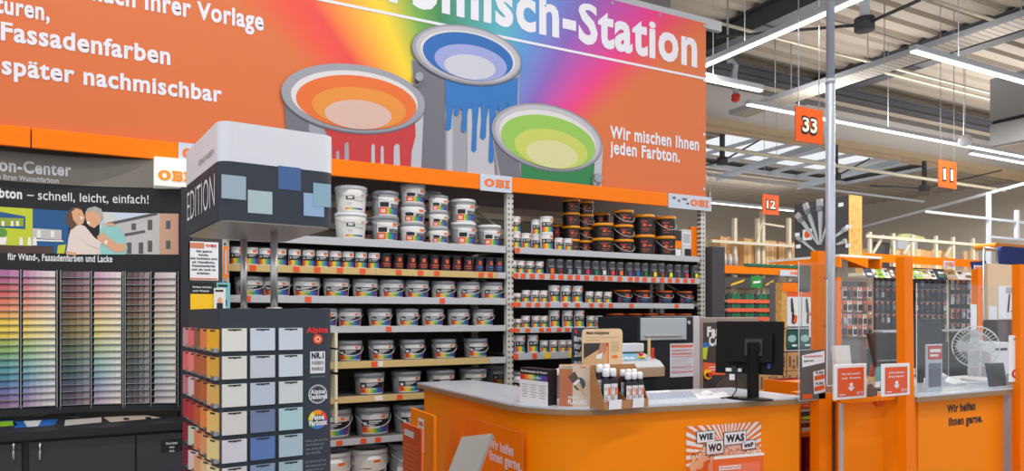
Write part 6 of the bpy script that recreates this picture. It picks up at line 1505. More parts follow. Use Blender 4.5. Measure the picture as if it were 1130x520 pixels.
# two orange direction signs in white frames
def dirsign(lab, px0, px1, py0, py1, Y, l1, l2):
    a, b = XY(px0, Y), XY(px1, Y); z0, z1 = ZY((px0 + px1) / 2, py1, Y), ZY((px0 + px1) / 2, py0, Y)
    t = thing('arrow_sign', lab, 'sign', (a, Y, z0), 0, 'orange arrow signs on the desk screens')
    mb = MB(); mb.box(a, b, Y, Y + .012, z0, z1, bev=.003); obj('frame', mb, WHITE, t)
    fn = planeY(Y - .001, .0015); w, h = b - a, z1 - z0; mb = MB()
    mb.poly(rect2(a + .1 * w, b - .1 * w, z0 + .08 * h, z1 - .1 * h), fn, 1, 0)
    for i, s in enumerate((l1, l2)): text_fit(mb, s, fn, a + (.22 - .0 * i) * w, b - .22 * w, z0 + (.70 - .12 * i) * h, .055 * h, .02, 2, 1)
    cx_ = a + .5 * w
    mb.poly(rect2(cx_ - .05 * w, cx_ + .05 * w, z0 + .33 * h, z0 + .46 * h), fn, 2, 1); mb.poly([(cx_ - .11 * w, z0 + .34 * h), (cx_, z0 + .22 * h), (cx_ + .11 * w, z0 + .34 * h)], fn, 2, 1)
    mb.poly(rect2(a + .68 * w, a + .86 * w, z0 + .12 * h, z0 + .2 * h), fn, 2, 1); obi(mb, fn, a + .70 * w, a + .84 * w, z0 + .13 * h, z0 + .19 * h, 3, 0); mb.poly(rect2(a + .13 * w, a + .32 * w, z0 + .125 * h, z0 + .15 * h), fn, 2, 1)
    obj('sheet_print', mb, [M('sign_orange', (226, 84, 30), .5), WHITE], t)
dirsign('white framed orange arrow sign beside the round pole', 920.5, 956.5, 402, 440.5, 3.14, 'Bitte hier anstellen', 'zur Kasse')
dirsign('white framed orange arrow sign beside the middle desk post', 973.5, 1004, 401.5, 437, 2.94, 'Information', 'hier')
# ---------------------------------------------------------------- things on the information desk
def desk_at(px, py): return atZ(px, py, ZT)
def boxthing(name, lab, cat, px0, px1, py0, py1, Y, dpt, m, refpx=None, z0=None, bev=.004, group=None, lean=0.):
    a, b = XY(px0, Y), XY(px1, Y); pr = refpx or (px0 + px1) / 2; zz1 = ZY(pr, py0, Y); zz0 = ZY(pr, py1, Y) if z0 is None else z0
    t = thing(name, lab, cat, ((a + b) / 2, Y, zz0), 0, group)
    mb = MB()
    if lean: mb.prism([(Y, zz0), (Y + lean, zz1), (Y + lean + dpt, zz1), (Y + dpt, zz0)], 'x', a, b)
    else: mb.box(a, b, Y, Y + dpt, zz0, zz1, bev=bev)
    obj('body', mb, m, t)
    return t, a, b, zz0, zz1
# till monitor, back towards the customer
Yt = 3.34
t, a, b, z0, z1 = boxthing('till_monitor', 'black tilted till monitor behind the second arrow sign', 'monitor', 968, 1004, 368, 404, Yt, .03, MONB, lean=.06)
mb = MB(); mb.box((a + b) / 2 - .04, (a + b) / 2 + .04, Yt + .05, Yt + .08, ZT, (z0 + z1) / 2); obj('stand', mb, MONB, t)
mb = MB(); mb.box((a + b) / 2 - .1, (a + b) / 2 + .1, Yt + .0, Yt + .16, ZT + .0, ZT + .012, bev=.004); obj('foot', mb, MONB, t)
mb = MB(); mb.box(a + .02, b - .02, Yt + .005, Yt + .012, z0 + .04, z0 + .045); obj('rear_groove', mb, GREY, t)
# second monitor, screen lit blue, behind the middle post
t, a, b, z0, z1 = boxthing('desk_monitor', 'dark monitor with blue screen behind the middle orange post', 'monitor', 1001, 1040, 352, 406, 3.62, .03, MONB)
mb = MB(); mb.box(a + .012, b - .012, 3.617, 3.6195, z0 + .02, z1 - .012); obj('screen', mb, M('screen_navy', (18, 24, 38), .5), t)
mb = MB(); mb.box((a + b) / 2 - .03, (a + b) / 2 + .03, 3.651, 3.67, ZT, z0 + .1); obj('stand', mb, MONB, t)
# leaflet display with red and white head
t, a, b, z0, z1 = boxthing('leaflet_display', 'small clear leaflet display with red head on the information desk', 'leaflet holder', 1023, 1040, 380, 428, 3.16, .015, M('display_pale', (190, 198, 210), .3), z0=ZT + .001)
mb = MB(); fn = planeY(3.159, .0015); w, h = b - a, z1 - z0
mb.poly(rect2(a + .05 * w, b - .05 * w, z0 + .68 * h, z0 + .97 * h), fn, 1, 0); mb.poly(rect2(a + .15 * w, b - .15 * w, z0 + .83 * h, z0 + .9 * h), fn, 2, 1); mb.poly(rect2(a + .15 * w, b - .3 * w, z0 + .74 * h, z0 + .79 * h), fn, 2, 1); mb.poly(rect2(a + .1 * w, b - .1 * w, z0 + .1 * h, z0 + .6 * h), fn, 1, 2)
obj('display_print', mb, [M('head_red', (206, 70, 66), .5), WHITE, M('dp_grey', (104, 108, 122), .4)], t)
# white slanted leaflet stand
t, a, b, z0, z1 = boxthing('leaflet_stand', 'white leaflet stand with orange base strip before the red pens', 'leaflet holder', 926, 943, 382, 402, 3.4, .03, WHITE, lean=.04, z0=ZT + .0)
mb = MB(); mb.box(a, b, 3.385, 3.3995, z0, z0 + .06); obj('base_strip', mb, M('coral'), t)
# pen cup
p = Vector((XY(958, 3.42), 3.42, ZT))
t = thing('pen_cup', 'cup of red pens on the information desk', 'pen holder', tuple(p))
mb = MB(); mb.lathe([(0, 0), (.045, 0), (.05, .11), (.046, .11), (.042, .006), (0, .006)], 16, p); obj('cup', mb, M('cup_wood', (200, 160, 110), .5), t)
for i in range(9):
    an_ = i * 2.4; q0 = p + Vector((.02 * math.cos(an_), .02 * math.sin(an_), .01)); q1 = p + Vector((.062 * math.cos(an_), .05 * math.sin(an_), .17 + .015 * (i % 3)))
    mb = MB(); mb.tube([q0, q1], .005, 6); o = tag(obj('pen', mb, RED if i % 3 else BLACK), f'{"red" if i % 3 else "black"} pen, {ORD[i]} round the pen cup', 'pen', 'pens in the cup')
# tape dispenser
t = thing('tape_dispenser', 'brown tape dispenser between the two arrow signs', 'tape dispenser', (XY(963, 3.2), 3.2, ZT))
xb_ = XY(957, 3.2); mb = MB(); mb.prism([(xb_, ZT), (xb_ + .11, ZT), (xb_ + .11, ZT + .045), (xb_ + .07, ZT + .06), (xb_ + .045, ZT + .085), (xb_ + .02, ZT + .075), (xb_, ZT + .03)], 'y', 3.2, 3.26); obj('body', mb, M('dispenser_brown', (110, 92, 78), .4), t)
mb = MB(); mb.tube([(xb_ + .045, 3.21, ZT + .07), (xb_ + .045, 3.25, ZT + .07)], .04, 20); obj('tape_roll', mb, M('tape_cream', (206, 190, 160), .4), t)
# desk fan
pf = Vector((XY(1079, 3.56), 3.56, ZT))
t = thing('desk_fan', 'white desk fan turned sideways on the information desk', 'fan', tuple(pf))
mb = MB(); mb.lathe([(0, 0), (.125, 0), (.13, .008), (.1, .022), (.04, .035), (0, .036)], 24, pf); obj('foot', mb, WHITE, t)
zc_ = ZY(1072, 382.5, 3.56) 
mb = MB(); mb.tube([pf + Vector((0, 0, .03)), pf + Vector((0, 0, .16)), Vector((pf.x, pf.y, zc_ - .05))], [.028, .024, .03], 14); obj('stem', mb, WHITE, t)
ax = Vector((-.93, -.36, .0)).normalized()
hc = Vector((pf.x, pf.y, zc_)) + ax * .12
mb = MB(); mb.tube([Vector((pf.x, pf.y, zc_)) - ax * .10, Vector((pf.x, pf.y, zc_)) - ax * .08, Vector((pf.x, pf.y, zc_)) + ax * .06, Vector((pf.x, pf.y, zc_)) + ax * .09], [.035, .055, .06, .045], 16); obj('motor_housing', mb, WHITE, t)
e1 = ax.cross(Vector((0, 0, 1))).normalized(); e2 = e1.cross(ax)
RF = .172
gr = MB()
prof = [(.02, .055), (.07, .05), (.12, .035), (RF, 0), (.12, -.03), (.07, -.045), (.03, -.05)]
for i in range(36):
    an_ = 2 * PI * i / 36; d_ = e1 * math.cos(an_) + e2 * math.sin(an_)
    gr.tube([hc + d_ * r_ + ax * z_ for r_, z_ in prof], .0016, 4)
for r_, z_, tk in ((RF, 0, .005), (.12, .035, .0018), (.07, .05, .0018), (.12, -.03, .0018), (.045, .053, .0018)):
    gr.tube([hc + (e1 * math.cos(2 * PI * i / 32) + e2 * math.sin(2 * PI * i / 32)) * r_ + ax * z_ for i in range(32)], tk, 5, closed=True)
obj('guard_grille', gr, M('fan_wire', (226, 230, 234), .35), t)
for bI in range(4):
    mb = MB(); an0 = bI * PI / 2
    pts = []
    for r_, da, z_ in ((.02, -.3, -.008), (.06, -.5, -.014), (.135, -.42, -.016), (.148, 0, 0), (.135, .42, .016), (.06, .5, .014), (.02, .3, .008)):
        d_ = e1 * math.cos(an0 + da) + e2 * math.sin(an0 + da); pts.append(hc + d_ * r_ + ax * z_)
    cen = hc + (e1 * math.cos(an0) + e2 * math.sin(an0)) * .08
    for p_, q_ in zip(pts, pts[1:]): mb.face([cen, p_, q_]); mb.face([cen - ax * .002, q_ - ax * .002, p_ - ax * .002])
    obj('blade', mb, M('fan_blade', (206, 216, 224), .3), t)
mb = MB(); mb.tube([hc - ax * .02, hc + ax * .02, hc + ax * .03], [.028, .028, .012], 14); obj('hub', mb, WHITE, t)
# telephone / paper bits
t = thing('telephone', 'white telephone beside the fan foot on the information desk', 'telephone', tuple(desk_at(1052, 414)))
q_ = Vector((XY(1049, 3.4), 3.4, ZT)); mb = MB(); mb.prism([(3.33, ZT), (3.33, ZT + .02), (3.52, ZT + .07), (3.52, ZT)], 'x', q_.x - .09, q_.x + .09); obj('base', mb, M('phone_white', (212, 216, 220), .4), t)
mb = MB(); mb.tube([(q_.x - .07, 3.40, ZT + .06), (q_.x - .07, 3.44, ZT + .085), (q_.x - .07, 3.50, ZT + .085), (q_.x - .07, 3.53, ZT + .07)], [.026, .02, .02, .026], 10); obj('handset', mb, WHITE, t)
mb = MB(); mb.tube([(q_.x + .1 + .02 * math.cos(i * .8), 3.4 + .004 * i, ZT + .012 + .01 * math.sin(i * .8) + .008) for i in range(28)], .005, 5); obj('coiled_cord', mb, GREY, t)
# white printer, dark card reader, certificate
t, a, b, z0, z1 = boxthing('receipt_printer', 'white receipt printer at the far end of the information desk', 'printer', 1094, 1113, 378, 414, 3.5, .2, M('printer_white', (224, 226, 230), .4), z0=ZT + .001)
mb = MB(); mb.box(a + .03, b - .03, 3.495, 3.4995, z1 - .07, z1 - .05); obj('paper_slot', mb, DARK, t)
t, a, b, z0, z1 = boxthing('card_reader', 'slate grey card reader leaning before the white printer', 'card reader', 1097, 1112, 401, 421, 3.14, .04, M('reader_slate', (70, 78, 92), .4), z0=ZT + .001, lean=.03)
mb = MB(); mb.box(b - .03, b + .0, 3.11, 3.135, z0, z0 + .1); obj('cradle', mb, GREY, t)
t, a, b, z0, z1 = boxthing('shop_card_sign', 'white shop sign with red lettering at the photo edge on the desk', 'sign', 1113.5, 1136, 370, 421, 3.035, .004, PAPER, bev=0, z0=None)
mb = MB(); fn = planeY(3.0345, .0012); w, h = b - a, z1 - z0; obi(mb, fn, a + .12 * w, a + .95 * w, z0 + .08 * h, z0 + .26 * h, 1, 0); mb.poly(rect2(a + .2 * w, a + .75 * w, z1 - .1 * h, z1 - .07 * h), fn, 1, 1); obj('lettering', mb, [M('logo_red', (206, 44, 40), .5), M('txt_grey')], t)
# boards behind the desk
t, a, b, z0, z1 = boxthing('cardboard_panel', 'large plain cardboard panel standing behind the information desk', 'cardboard', 1090, 1128, 292, 380, 4.2, .03, M('panel_card', (222, 192, 156), .7), z0=.0)
t, a, b, z0, z1 = boxthing('white_chart', 'white sheet with small tool drawing pinned on the cardboard panel', 'poster', 1102, 1128, 316, 352, 4.196, .003, PAPER, bev=0)
mb = MB(); fn = planeY(4.1955, .002); w, h = b - a, z1 - z0; mb.poly([(a + .35 * w, z0 + .2 * h), (a + .42 * w, z0 + .2 * h), (a + .48 * w, z0 + .75 * h), (a + .42 * w, z0 + .75 * h)], fn, 1, 0); mb.poly(rect2(a + .3 * w, a + .7 * w, z1 - .22 * h, z1 - .04 * h), fn, 1, 1); mb.poly(rect2(a + .5 * w, a + .62 * w, z0 + .22 * h, z0 + .26 * h), fn, 1, 0); obj('drawing_print', mb, [INK, GREY], t)
t, a, b, z0, z1 = boxthing('black_device', 'black boxy screen under the white sheet on the cardboard panel', 'device', 1100, 1126, 353, 380, 3.9, .16, M('device_black', (40, 36, 40), .4), z0=None)
mb = MB(); mb.box((a + b) / 2 + .02, (a + b) / 2 + .06, 3.96, 4.0, 0, z0); obj('stand', mb, GREY, t)
mb = MB(); mb.box(a + .015, b - .015, 3.896, 3.8995, z0 + .02, z1 - .015); obj('screen', mb, M('device_maroon', (66, 40, 48), .2), t)
t, a, b, z0, z1 = boxthing('paper_sheet', 'plain white sheet taped low on the cardboard panel beside the fan', 'paper', 1091, 1100, 338, 379, 4.195, .004, PAPER)
t, a, b, z0, z1 = boxthing('wall_notice', 'white notice beside the post behind the fan', 'notice', 1072, 1078, 336, 366, 3.93, .01, PAPER, z0=ZT)
# shelf rack of brochure trays behind the counter end
sx0_, sx1_ = XY(889, 4.15), XY(926, 4.15)
t = thing('brochure_rack', 'orange rack of brochure trays under the counter end', 'rack', ((sx0_ + sx1_) / 2, 4.2, 0))
for z in (.06, .62, ZY(905, 474, 4.15), ZT - .02):
    mb = MB(); mb.box(sx0_ - .1, sx1_, 4.12, 4.5, z - .025, z, bev=.002); obj('shelf', mb, ORANGE, t)
for x in (sx0_ - .1, sx1_):
    mb = MB(); mb.box(x - .01, x + .01, 4.12, 4.5, 0, ZT); obj('side', mb, ORANGE, t)
mb = MB(); mb.box(sx0_ - .1, sx1_, 4.49, 4.5, 0, ZT); obj('back', mb, M('rack_red', (130, 40, 24), .6), t)
zs = ZY(905, 474, 4.15)
for i in range(7):
    c_ = [(226, 222, 216), (120, 60, 50), (214, 210, 206), (190, 200, 40), (60, 60, 64), (206, 200, 190), (214, 90, 50)][i]
    z = zs + .002 + i * .032
    mb = MB(); mb.box(sx0_ - .06, sx1_ - .04, 4.13 + .004 * (i % 3), 4.44, z, z + .026, bev=.002); tag(obj('brochure_stack', mb, M('bro_%d' % i, c_, .6)), f'brochure pile, {ORD[i]} from the bottom in the orange rack', 'brochures', 'brochure piles in the orange rack')
mb = MB(); mb.box(sx1_ - .2, sx1_ - .02, 4.14, 4.2, .622, .80, bev=.002); tag(obj('paper_carton', mb, M('carton_pale', (206, 190, 170), .6)), 'pale paper carton beside the brochure rack behind the orange post', 'carton')
# ================================================================ SALES FLOOR BEHIND
# ---- garden tool gondola: cartons, pole saw boxes
Yg = 8.6
def front_box(name, lab, cat, px0, px1, py0, py1, Y, dpt, m, face=None, mats=None, group=None, bev=.004):
    t, a, b, z0, z1 = boxthing(name, lab, cat, px0, px1, py0, py1, Y, dpt, m, refpx=870, group=group, bev=bev)
    if face:
        fn = planeY(Y - .001, .003); mb = MB(); w, h = b - a, z1 - z0; mb.poly(rect2(a + .006, b - .006, z0 + .006, z1 - .006), fn, .4, len(mats))
        for i, (pts, mi) in enumerate(face): mb.poly([(a + x * w, z0 + y * h) for x, y in pts], fn, 1 + i * .4, mi)
        obj('front_print', mb, list(mats) + [m], t)
    return t
R4 = lambda a, b, c, d: [(a, c), (b, c), (b, d), (a, d)]
SAW = [(R4(0, 1, .86, 1), 1), ([(.3, .1), (.52, .06), (.62, .14), (.5, .36), (.34, .4)], 0), ([(.4, .12), (.66, .1), (.72, .3), (.56, .34)], 1), ([(.28, .42), (.5, .38), (.36, .82), (.24, .8)], 0), (ell2(.34, .62, .1, .08, n=12), 2)]
gb = thing('tool_gondola', 'orange topped gondola holding the pole saw cartons behind the counter', 'shelving', (8.2, Yg + .4, 0))
g0, g1 = XY(829, Yg + .06), XY(912, Yg + .06)
zl = [ZY(870, y, Yg + .06) for y in (432.5, 386, 362)]
for z in (zl[0] - .002, zl[1] - .002, zl[2] - .002):
    mb = MB(); mb.box(g0, g1, Yg - .0, Yg + .44, z - .02, z); obj('shelf_board', mb, GREY, gb)
mb = MB(); mb.box(XY(884, Yg), g1, Yg + .45, Yg + .48, 0, 2.1); obj('back_panel', mb, DARK, gb)
mb = MB(); mb.box(XY(863, Yg) , XY(868, Yg), Yg, Yg + .14, zl[1], ZY(866, 312, Yg)); obj('side_board', mb, M('osb', (214, 160, 84), .6, noise=.25, scale=18), gb)
mb = MB(); mb.box(XY(863, Yg), XY(880, Yg), Yg - .01, Yg, ZY(866, 322, Yg), ZY(866, 312, Yg)); obj('price_rail', mb, ORANGE, gb)
cn = 0
for r, (ya, yb2) in enumerate(((432, 410), (409.5, 389))):
    for c in range(5):
        xa_ = 822 + c * 15.5
        mats = [M('carton_print', (110, 76, 46), .6)]
        front_box('brown_carton', f'brown carton, {ORD[c]} along in the {("lower", "upper")[r]} tier behind the monitor', 'carton', xa_, xa_ + 14.5, yb2, ya, Yg, .4, M('carton_brown', (190, 140, 88), .7), [(R4(.12, .3, .2, .8), 0), (R4(.4, .6, .1, .3), 0), (R4(.42, .58, .45, .62), 0), (R4(.72, .88, .2, .8), 0)], mats, 'brown cartons behind the monitor')
for c in range(3):
    xa_ = 867 + c * 14.2
    front_box('green_case', f'dark green packaged case, {ORD[c]} on the shelf above the brown cartons', 'case', xa_, xa_ + 13.6, 364.8, 385.0, Yg, .35, M('case_green', (18, 72, 62), .5), [(ell2(.5, .55, .34, .2, n=16), 0), (R4(.5, .9, .12, .22), 1)], [M('case_pale', (150, 190, 186), .5), WHITE], 'green cases above the cartons')
for c in range(3):
    xa_ = 868.5 + c * 16.5
    front_box('saw_carton', f'white pole saw carton with orange tool print, {ORD[c]} on the top shelf of the gondola', 'carton', xa_, xa_ + 15.5, 322, 360.6, Yg, .12, M('saw_carton_white', (226, 224, 222), .5), SAW, [M('saw_black', (40, 36, 36), .5), ORANGE_D, M('saw_skin', (60, 60, 64), .5)], 'white pole saw cartons')
t, a, b, z0, z1 = boxthing('price_card', 'white price card with orange head beside the saw cartons', 'price card', 893, 903.5, 345, 372, 8.0, .006, PAPER, bev=0)
mb = MB(); fn = planeY(7.999, .003); w, h = b - a, z1 - z0; mb.poly(rect2(a, b, z1 - .14 * h, z1), fn, 1, 0); mb.poly(rect2(a + .1 * w, b - .1 * w, z0 + .55 * h, z0 + .6 * h), fn, 1, 1); text_fit(mb, '24.99', fn, a + .12 * w, b - .12 * w, z0 + .12 * h, .22 * h, .05, 1, 1); obj('price_print', mb, [ORANGE_D, INK], t)
mb = MB(); mb.cyl(((a + b) / 2, 8.004, 0), ((a + b) / 2, 8.004, z0 + .02), .012, 6); obj('post', mb, GREY, t)
# ---- aisle rack with saws (number sign twelve)
Ya = 14.2
ra_ = thing('pallet_rack', 'tall pale pallet rack with orange beam and wooden boards beneath number sign twelve', 'rack', (16, Ya + .5, 0))
X0, X1 = XY(797, Ya), XY(886, Ya)
for px in (812, 837.5, 843, 872):
    x = XY(px, Ya + .1); mb = MB(); mb.box(x - .05, x + .05, Ya + .1, Ya + .2, 0, ZY(px, 240 if px != 843 else 232, Ya)); obj('rack_upright', mb, CREAM, ra_)
mb = MB(); mb.box(X0 - .4, X1, Ya, Ya + .06, ZY(830, 301.5, Ya) - .02, ZY(830, 295, Ya) + .02); obj('orange_beam', mb, ORANGE, ra_)
for (ya, yb2) in ((267.5, 270.5),):
    mb = MB(); mb.box(X0 - .4, X1, Ya - .04, Ya + .04, ZY(830, yb2, Ya), ZY(830, ya, Ya)); obj('rack_beam', mb, CREAM, ra_)
mb = MB(); mb.bar((XY(838, Ya), Ya + .1, ZY(838, 268, Ya)), (XY(845, Ya), Ya + .1, ZY(845, 240, Ya)), .04); mb.bar((XY(843, Ya), Ya + .1, ZY(843, 246, Ya)), (XY(868, Ya), Ya + .1, ZY(868, 250, Ya)), .05); obj('rack_brace', mb, CREAM, ra_)
mb = MB(); mb.box(X0 - .4, X1, Ya + .05, Ya + 1., ZY(830, 295, Ya) - .06, ZY(830, 295, Ya)); obj('deck_board', mb, CREAM, ra_)
mb = MB(); mb.box(X0 - .4, X1, Ya + .75, Ya + .8, 0, 2.8); obj('back_panel', mb, M('rack_back', (150, 136, 120), .6), ra_)
WOOD = M('pine_board', (226, 182, 128), .6, noise=.08, scale=6); WOOD2 = M('pine_edge', (206, 160, 106), .6)
wi = 0
for (pa, pb2, y0, n) in ((795, 813.5, 260, 1), (821, 842, 262, 1), (843, 857, 264, 1), (859.5, 877, 266, 1)):
    z0 = ZY(830, 294.5, Ya)
    for j in range(1):
        a, b = XY(pa, Ya + .24), XY(pb2, Ya + .24)
        nb = 5
        for k_ in range(nb):
            xa_, xb_ = a + (b - a) * k_ / nb, a + (b - a) * (k_ + 1) / nb
            mb = MB(); mb.box(xa_ + .006, xb_ - .006, Ya + .24, Ya + .72, z0, ZY((pa + pb2) / 2, y0, Ya) - .02 * (k_ % 2), bev=.004)
            tag(obj('wooden_board', mb, WOOD if k_ % 2 else WOOD2), f'upright pine board, {ORD[k_]} in the {ORD[wi]} bundle on the orange rack beam', 'wood board', 'pine boards on the pallet rack')
        wi += 1
for i in range(3):
    x = XY(800 + i * 6, Ya + .05); mb = MB(); mb.lathe([(0, 0), (.07, 0), (.07, .22), (.03, .3), (.03, .34), (0, .34)], 12, (x, Ya + .07, ZY(830, 295, Ya) + .001)); tag(obj('canister', mb, M('canister_pale', (196, 190, 186), .4)), f'pale canister, {ORD[i]} along the orange rack beam', 'canister', 'pale canisters on the rack beam')
for i in range(9):
    pa = 822 + i * 6.5; x0, x1 = XY(pa, Ya + .02), XY(pa + 5.8, Ya + .02); z0 = ZY(830, 295, Ya) + .001
    mb = MB(); mb.prism([(x0, z0), (x1, z0), (x1, z0 + .06), (x0 + (x1 - x0) * .6, z0 + .11), (x0, z0 + .09)], 'y', Ya + .0, Ya + .06); tag(obj('green_tool', mb, M('tool_green', (20, 100, 70), .5)), f'green hand tool, {ORD[i]} lying before the pine boards on the rack', 'tool', 'green tools on the rack beam')
# product header strip and saw rows
for i, (pa, pb2, y0, y1, c_, lab) in enumerate(((800, 829, 306, 318, (70, 66, 66), 'dark tool picture panel under the orange beam, beside the green one'), (829, 841, 305, 317.5, (30, 140, 60), 'green panel with white lettering under the orange beam'), (841, 858, 307, 318, (74, 70, 68), 'dark tool picture panel after the green panel under the orange beam'))):
    t, a, b, z0, z1 = boxthing('header_panel', lab, 'sign', pa, pb2, y0, y1, Ya - .12, .02, M('hdr_%d' % i, c_, .5), bev=0)
    fn = planeY(Ya - .121, .004); mb = MB(); w, h = b - a, z1 - z0
    if i == 1: mb.poly([(a + .15 * w, z0 + .35 * h), (a + .8 * w, z0 + .42 * h), (a + .85 * w, z0 + .62 * h), (a + .2 * w, z0 + .55 * h)], fn, 1, 0)
    else: mb.poly([(a + .2 * w, z0 + .15 * h), (a + .7 * w, z0 + .6 * h), (a + .75 * w, z0 + .85 * h), (a + .25 * w, z0 + .4 * h)], fn, 1, 1)
    obj('panel_print', mb, [WHITE, M('tool_yellow', (226, 180, 40), .5)], t)
for i, (pa, pb2, y0, y1, c_, lab) in enumerate(((861, 883, 299.5, 304.8, (226, 222, 216), 'white shop sign on the orange beam of the pallet rack'),)):
    t, a, b, z0, z1 = boxthing('shop_sign', lab, 'sign', pa, pb2, y0 - 1, y1, Ya - .03, .02, M('sign_white'), bev=0)
    mb = MB(); w, h = b - a, z1 - z0; obi(mb, planeY(Ya - .033, .004), a + .5 * w, a + .95 * w, z0 + .25 * h, z1 - .2 * h, 1); obj('logo', mb, LOGO, t)
for r, (ys_, yt_) in enumerate(((331, 335), (340.5, 344.5), (350, 354))):
    z1, z0 = ZY(830, ys_, Ya), ZY(830, yt_, Ya)
    mb = MB(); mb.box(XY(802, Ya - .2), XY(857, Ya - .2), Ya - .2, Ya + .7, z0 + .03, z1 - .02); sh = obj('saw_shelf', mb, CREAM, ra_)
    mb = MB(); mb.box(XY(802, Ya - .2), XY(832, Ya - .2), Ya - .21, Ya - .2, z0, z1); mb.box(XY(833, Ya - .2), XY(857, Ya - .2), Ya - .21, Ya - .2, z0, z1); obj('red_price_strip', mb, M('price_coral', (232, 96, 62), .5), sh)
    for i in range(11):
        pa = 802.5 + i * 5; x0, x1 = XY(pa, Ya - .18), XY(pa + 4.7, Ya - .18); h = .2
        t = thing('hand_saw', f'green handled saw, {ORD[i]} in the {("upper", "middle", "lower")[r]} row under the orange beam', 'tool', (x0, Ya - .15, z1 - .02), 0, 'green handled saws in the rack rows')
        mb = MB(); mb.prism([(x0, z1 - .012), (x1, z1 - .012), (x1, z1 + h * .45), (x0 + (x1 - x0) * .5, z1 + h * .8), (x0, z1 + h * .5)], 'y', Ya - .18, Ya - .1); obj('handle', mb, M('saw_green' if i % 3 else 'saw_dark', (30, 110, 74) if i % 3 else (40, 60, 60), .5), t)
        mb = MB(); mb.prism([(x0, z1 - .012), (x1, z1 - .012), (x1, z1 + .1), (x0, z1 + .05)], 'y', Ya - .1, Ya + .3); obj('blade', mb, M('saw_blade', (196, 200, 196), .4), t)
# ---- end-of-aisle gondola with the brush board
XE, YE = 13.0, 9.7
t = thing('brush_board', 'dark display board with a fan of big paint brushes above the end gondola', 'display board', (XE + .2, 10.4, 2.82))
zb0, zb1 = 2.83, 4.08
mb = MB(); mb.box(XE, XE + .39, YE + .01, 11.06, zb0, zb1 - .02); obj('board', mb, M('brush_board_dark', (66, 64, 68), .55), t)
mb = MB(); mb.box(XE - .004, XE + .40, YE, YE + .01, zb0, zb1); obj('osb_side', mb, M('osb'), t)
fE = lambda px, py: (lambda v_: Vector((XE, v_.y, v_.z)))(atX(px, py, XE))
for i, (hx1, hy1, hx2, hy2, s_) in enumerate(((880.5, 236.5, 904, 270, 1.), (889.5, 225, 905, 270, 1.), (905.5, 220, 906.5, 270, 1.1), (918, 236, 907, 268, .6), (935.5, 252, 919, 264, .85), (935, 266, 924, 270, .85), (881, 262, 903, 280, .6))):
    A_, B_ = fE(hx1, hy1), fE(hx2, hy2); d_ = (B_ - A_).normalized(); n_ = Vector((-.05, 0, 0))
    bt = thing('display_brush', f'large grey paint brush, {ORD[i]} in the fan on the dark display board', 'brush', tuple(A_), 0, 'brushes on the display board')
    L_b = (B_ - A_).length
    sd = d_.cross(Vector((1, 0, 0))).normalized()
    def bq(mb, s0, s1, w0, w1, th):
        p = [A_ + d_ * s0 * L_b - sd * w0, A_ + d_ * s0 * L_b + sd * w0, A_ + d_ * s1 * L_b + sd * w1, A_ + d_ * s1 * L_b - sd * w1]
        q_ = [k_ + Vector((-th, 0, 0)) for k_ in p]; mb.face(p); mb.face(q_[::-1])
        for j in range(4): mb.face([p[j], q_[j], q_[(j + 1) % 4], p[(j + 1) % 4]])
        bmesh.ops.recalc_face_normals(mb.bm, faces=mb.bm.faces)
    mb = MB(); bq(mb, 0, .16, .055 * s_, .06 * s_, .06); obj('bristle', mb, M('bristle_grey', (170, 170, 174), .6), bt)
    mb = MB(); bq(mb, .15, .26, .06 * s_, .052 * s_, .066); obj('ferrule', mb, ALU, bt)
    mb = MB(); bq(mb, .26, 1, .042 * s_, .014 * s_, .04); obj('handle', mb, M('brush_handle', (178, 184, 186), .4), bt)
a = fE(891, 259); mb = MB(); mb.box(XE - .006, XE, a.y - .12, a.y + .12, a.z - .12, a.z + .12); crd = tag(obj('shop_card', mb, WHITE), 'white square card with orange disc on the dark brush board', 'sign')
mb = MB(); mb.tube([(XE - .006, a.y, a.z), (XE - .010, a.y, a.z)], .075, 16); obj('disc_print', mb, ORANGE_D, crd)
for i, (px, py) in enumerate(((928, 226), (936.5, 250), (936, 271), (880, 259), (881, 272))):
    a = fE(px, py); mb = MB(); mb.box(XE - .004, XE, a.y - .06, a.y + .06, a.z - .04, a.z + .04); tag(obj('price_label', mb, PAPER), f'small white label, {ORD[i]} on the dark brush board', 'label', 'small labels on the brush board')
t = thing('end_gondola', 'white topped end gondola carrying the brush board', 'shelving', (XE, 10, 0))
mb = MB(); mb.box(XE - .55, XE + .75, YE - .2, 11.3, zb0 - .05, zb0); obj('top_board', mb, M('gondola_white', (222, 216, 208), .5), t)
for (x0, x1, y0, y1) in ((XE - .55, XE - .50, YE - .2, 11.3), (XE + .70, XE + .75, YE - .2, 11.3)):
    mb = MB(); mb.prism([(y0, zb0 - .052), (y1, zb0 - .052), (y1, zb0 - .07), (y0, zb0 - .26)], 'x', x0, x1); obj('orange_flag', mb, ORANGE, t)
mb = MB(); mb.prism([(XY(928, YE - .2), zb0 - .052), (XY(958, YE - .2), zb0 - .052), (XY(958, YE - .2), zb0 - .25), (XY(928, YE - .2), zb0 - .07)], 'y', YE - .2, YE - .16); obj('orange_flag', mb, ORANGE, t)
mb = MB(); mb.box(12.15, 13.72, YE + .12, 11.0, 0, 2.32); obj('core', mb, M('gondola_core', (104, 100, 100), .6), t)
mb = MB(); mb.box(XE + .02, XE + .36, YE + .3, 11.0, 2.32, zb0 - .05); obj('neck', mb, M('gondola_beige', (196, 184, 166), .6), t)
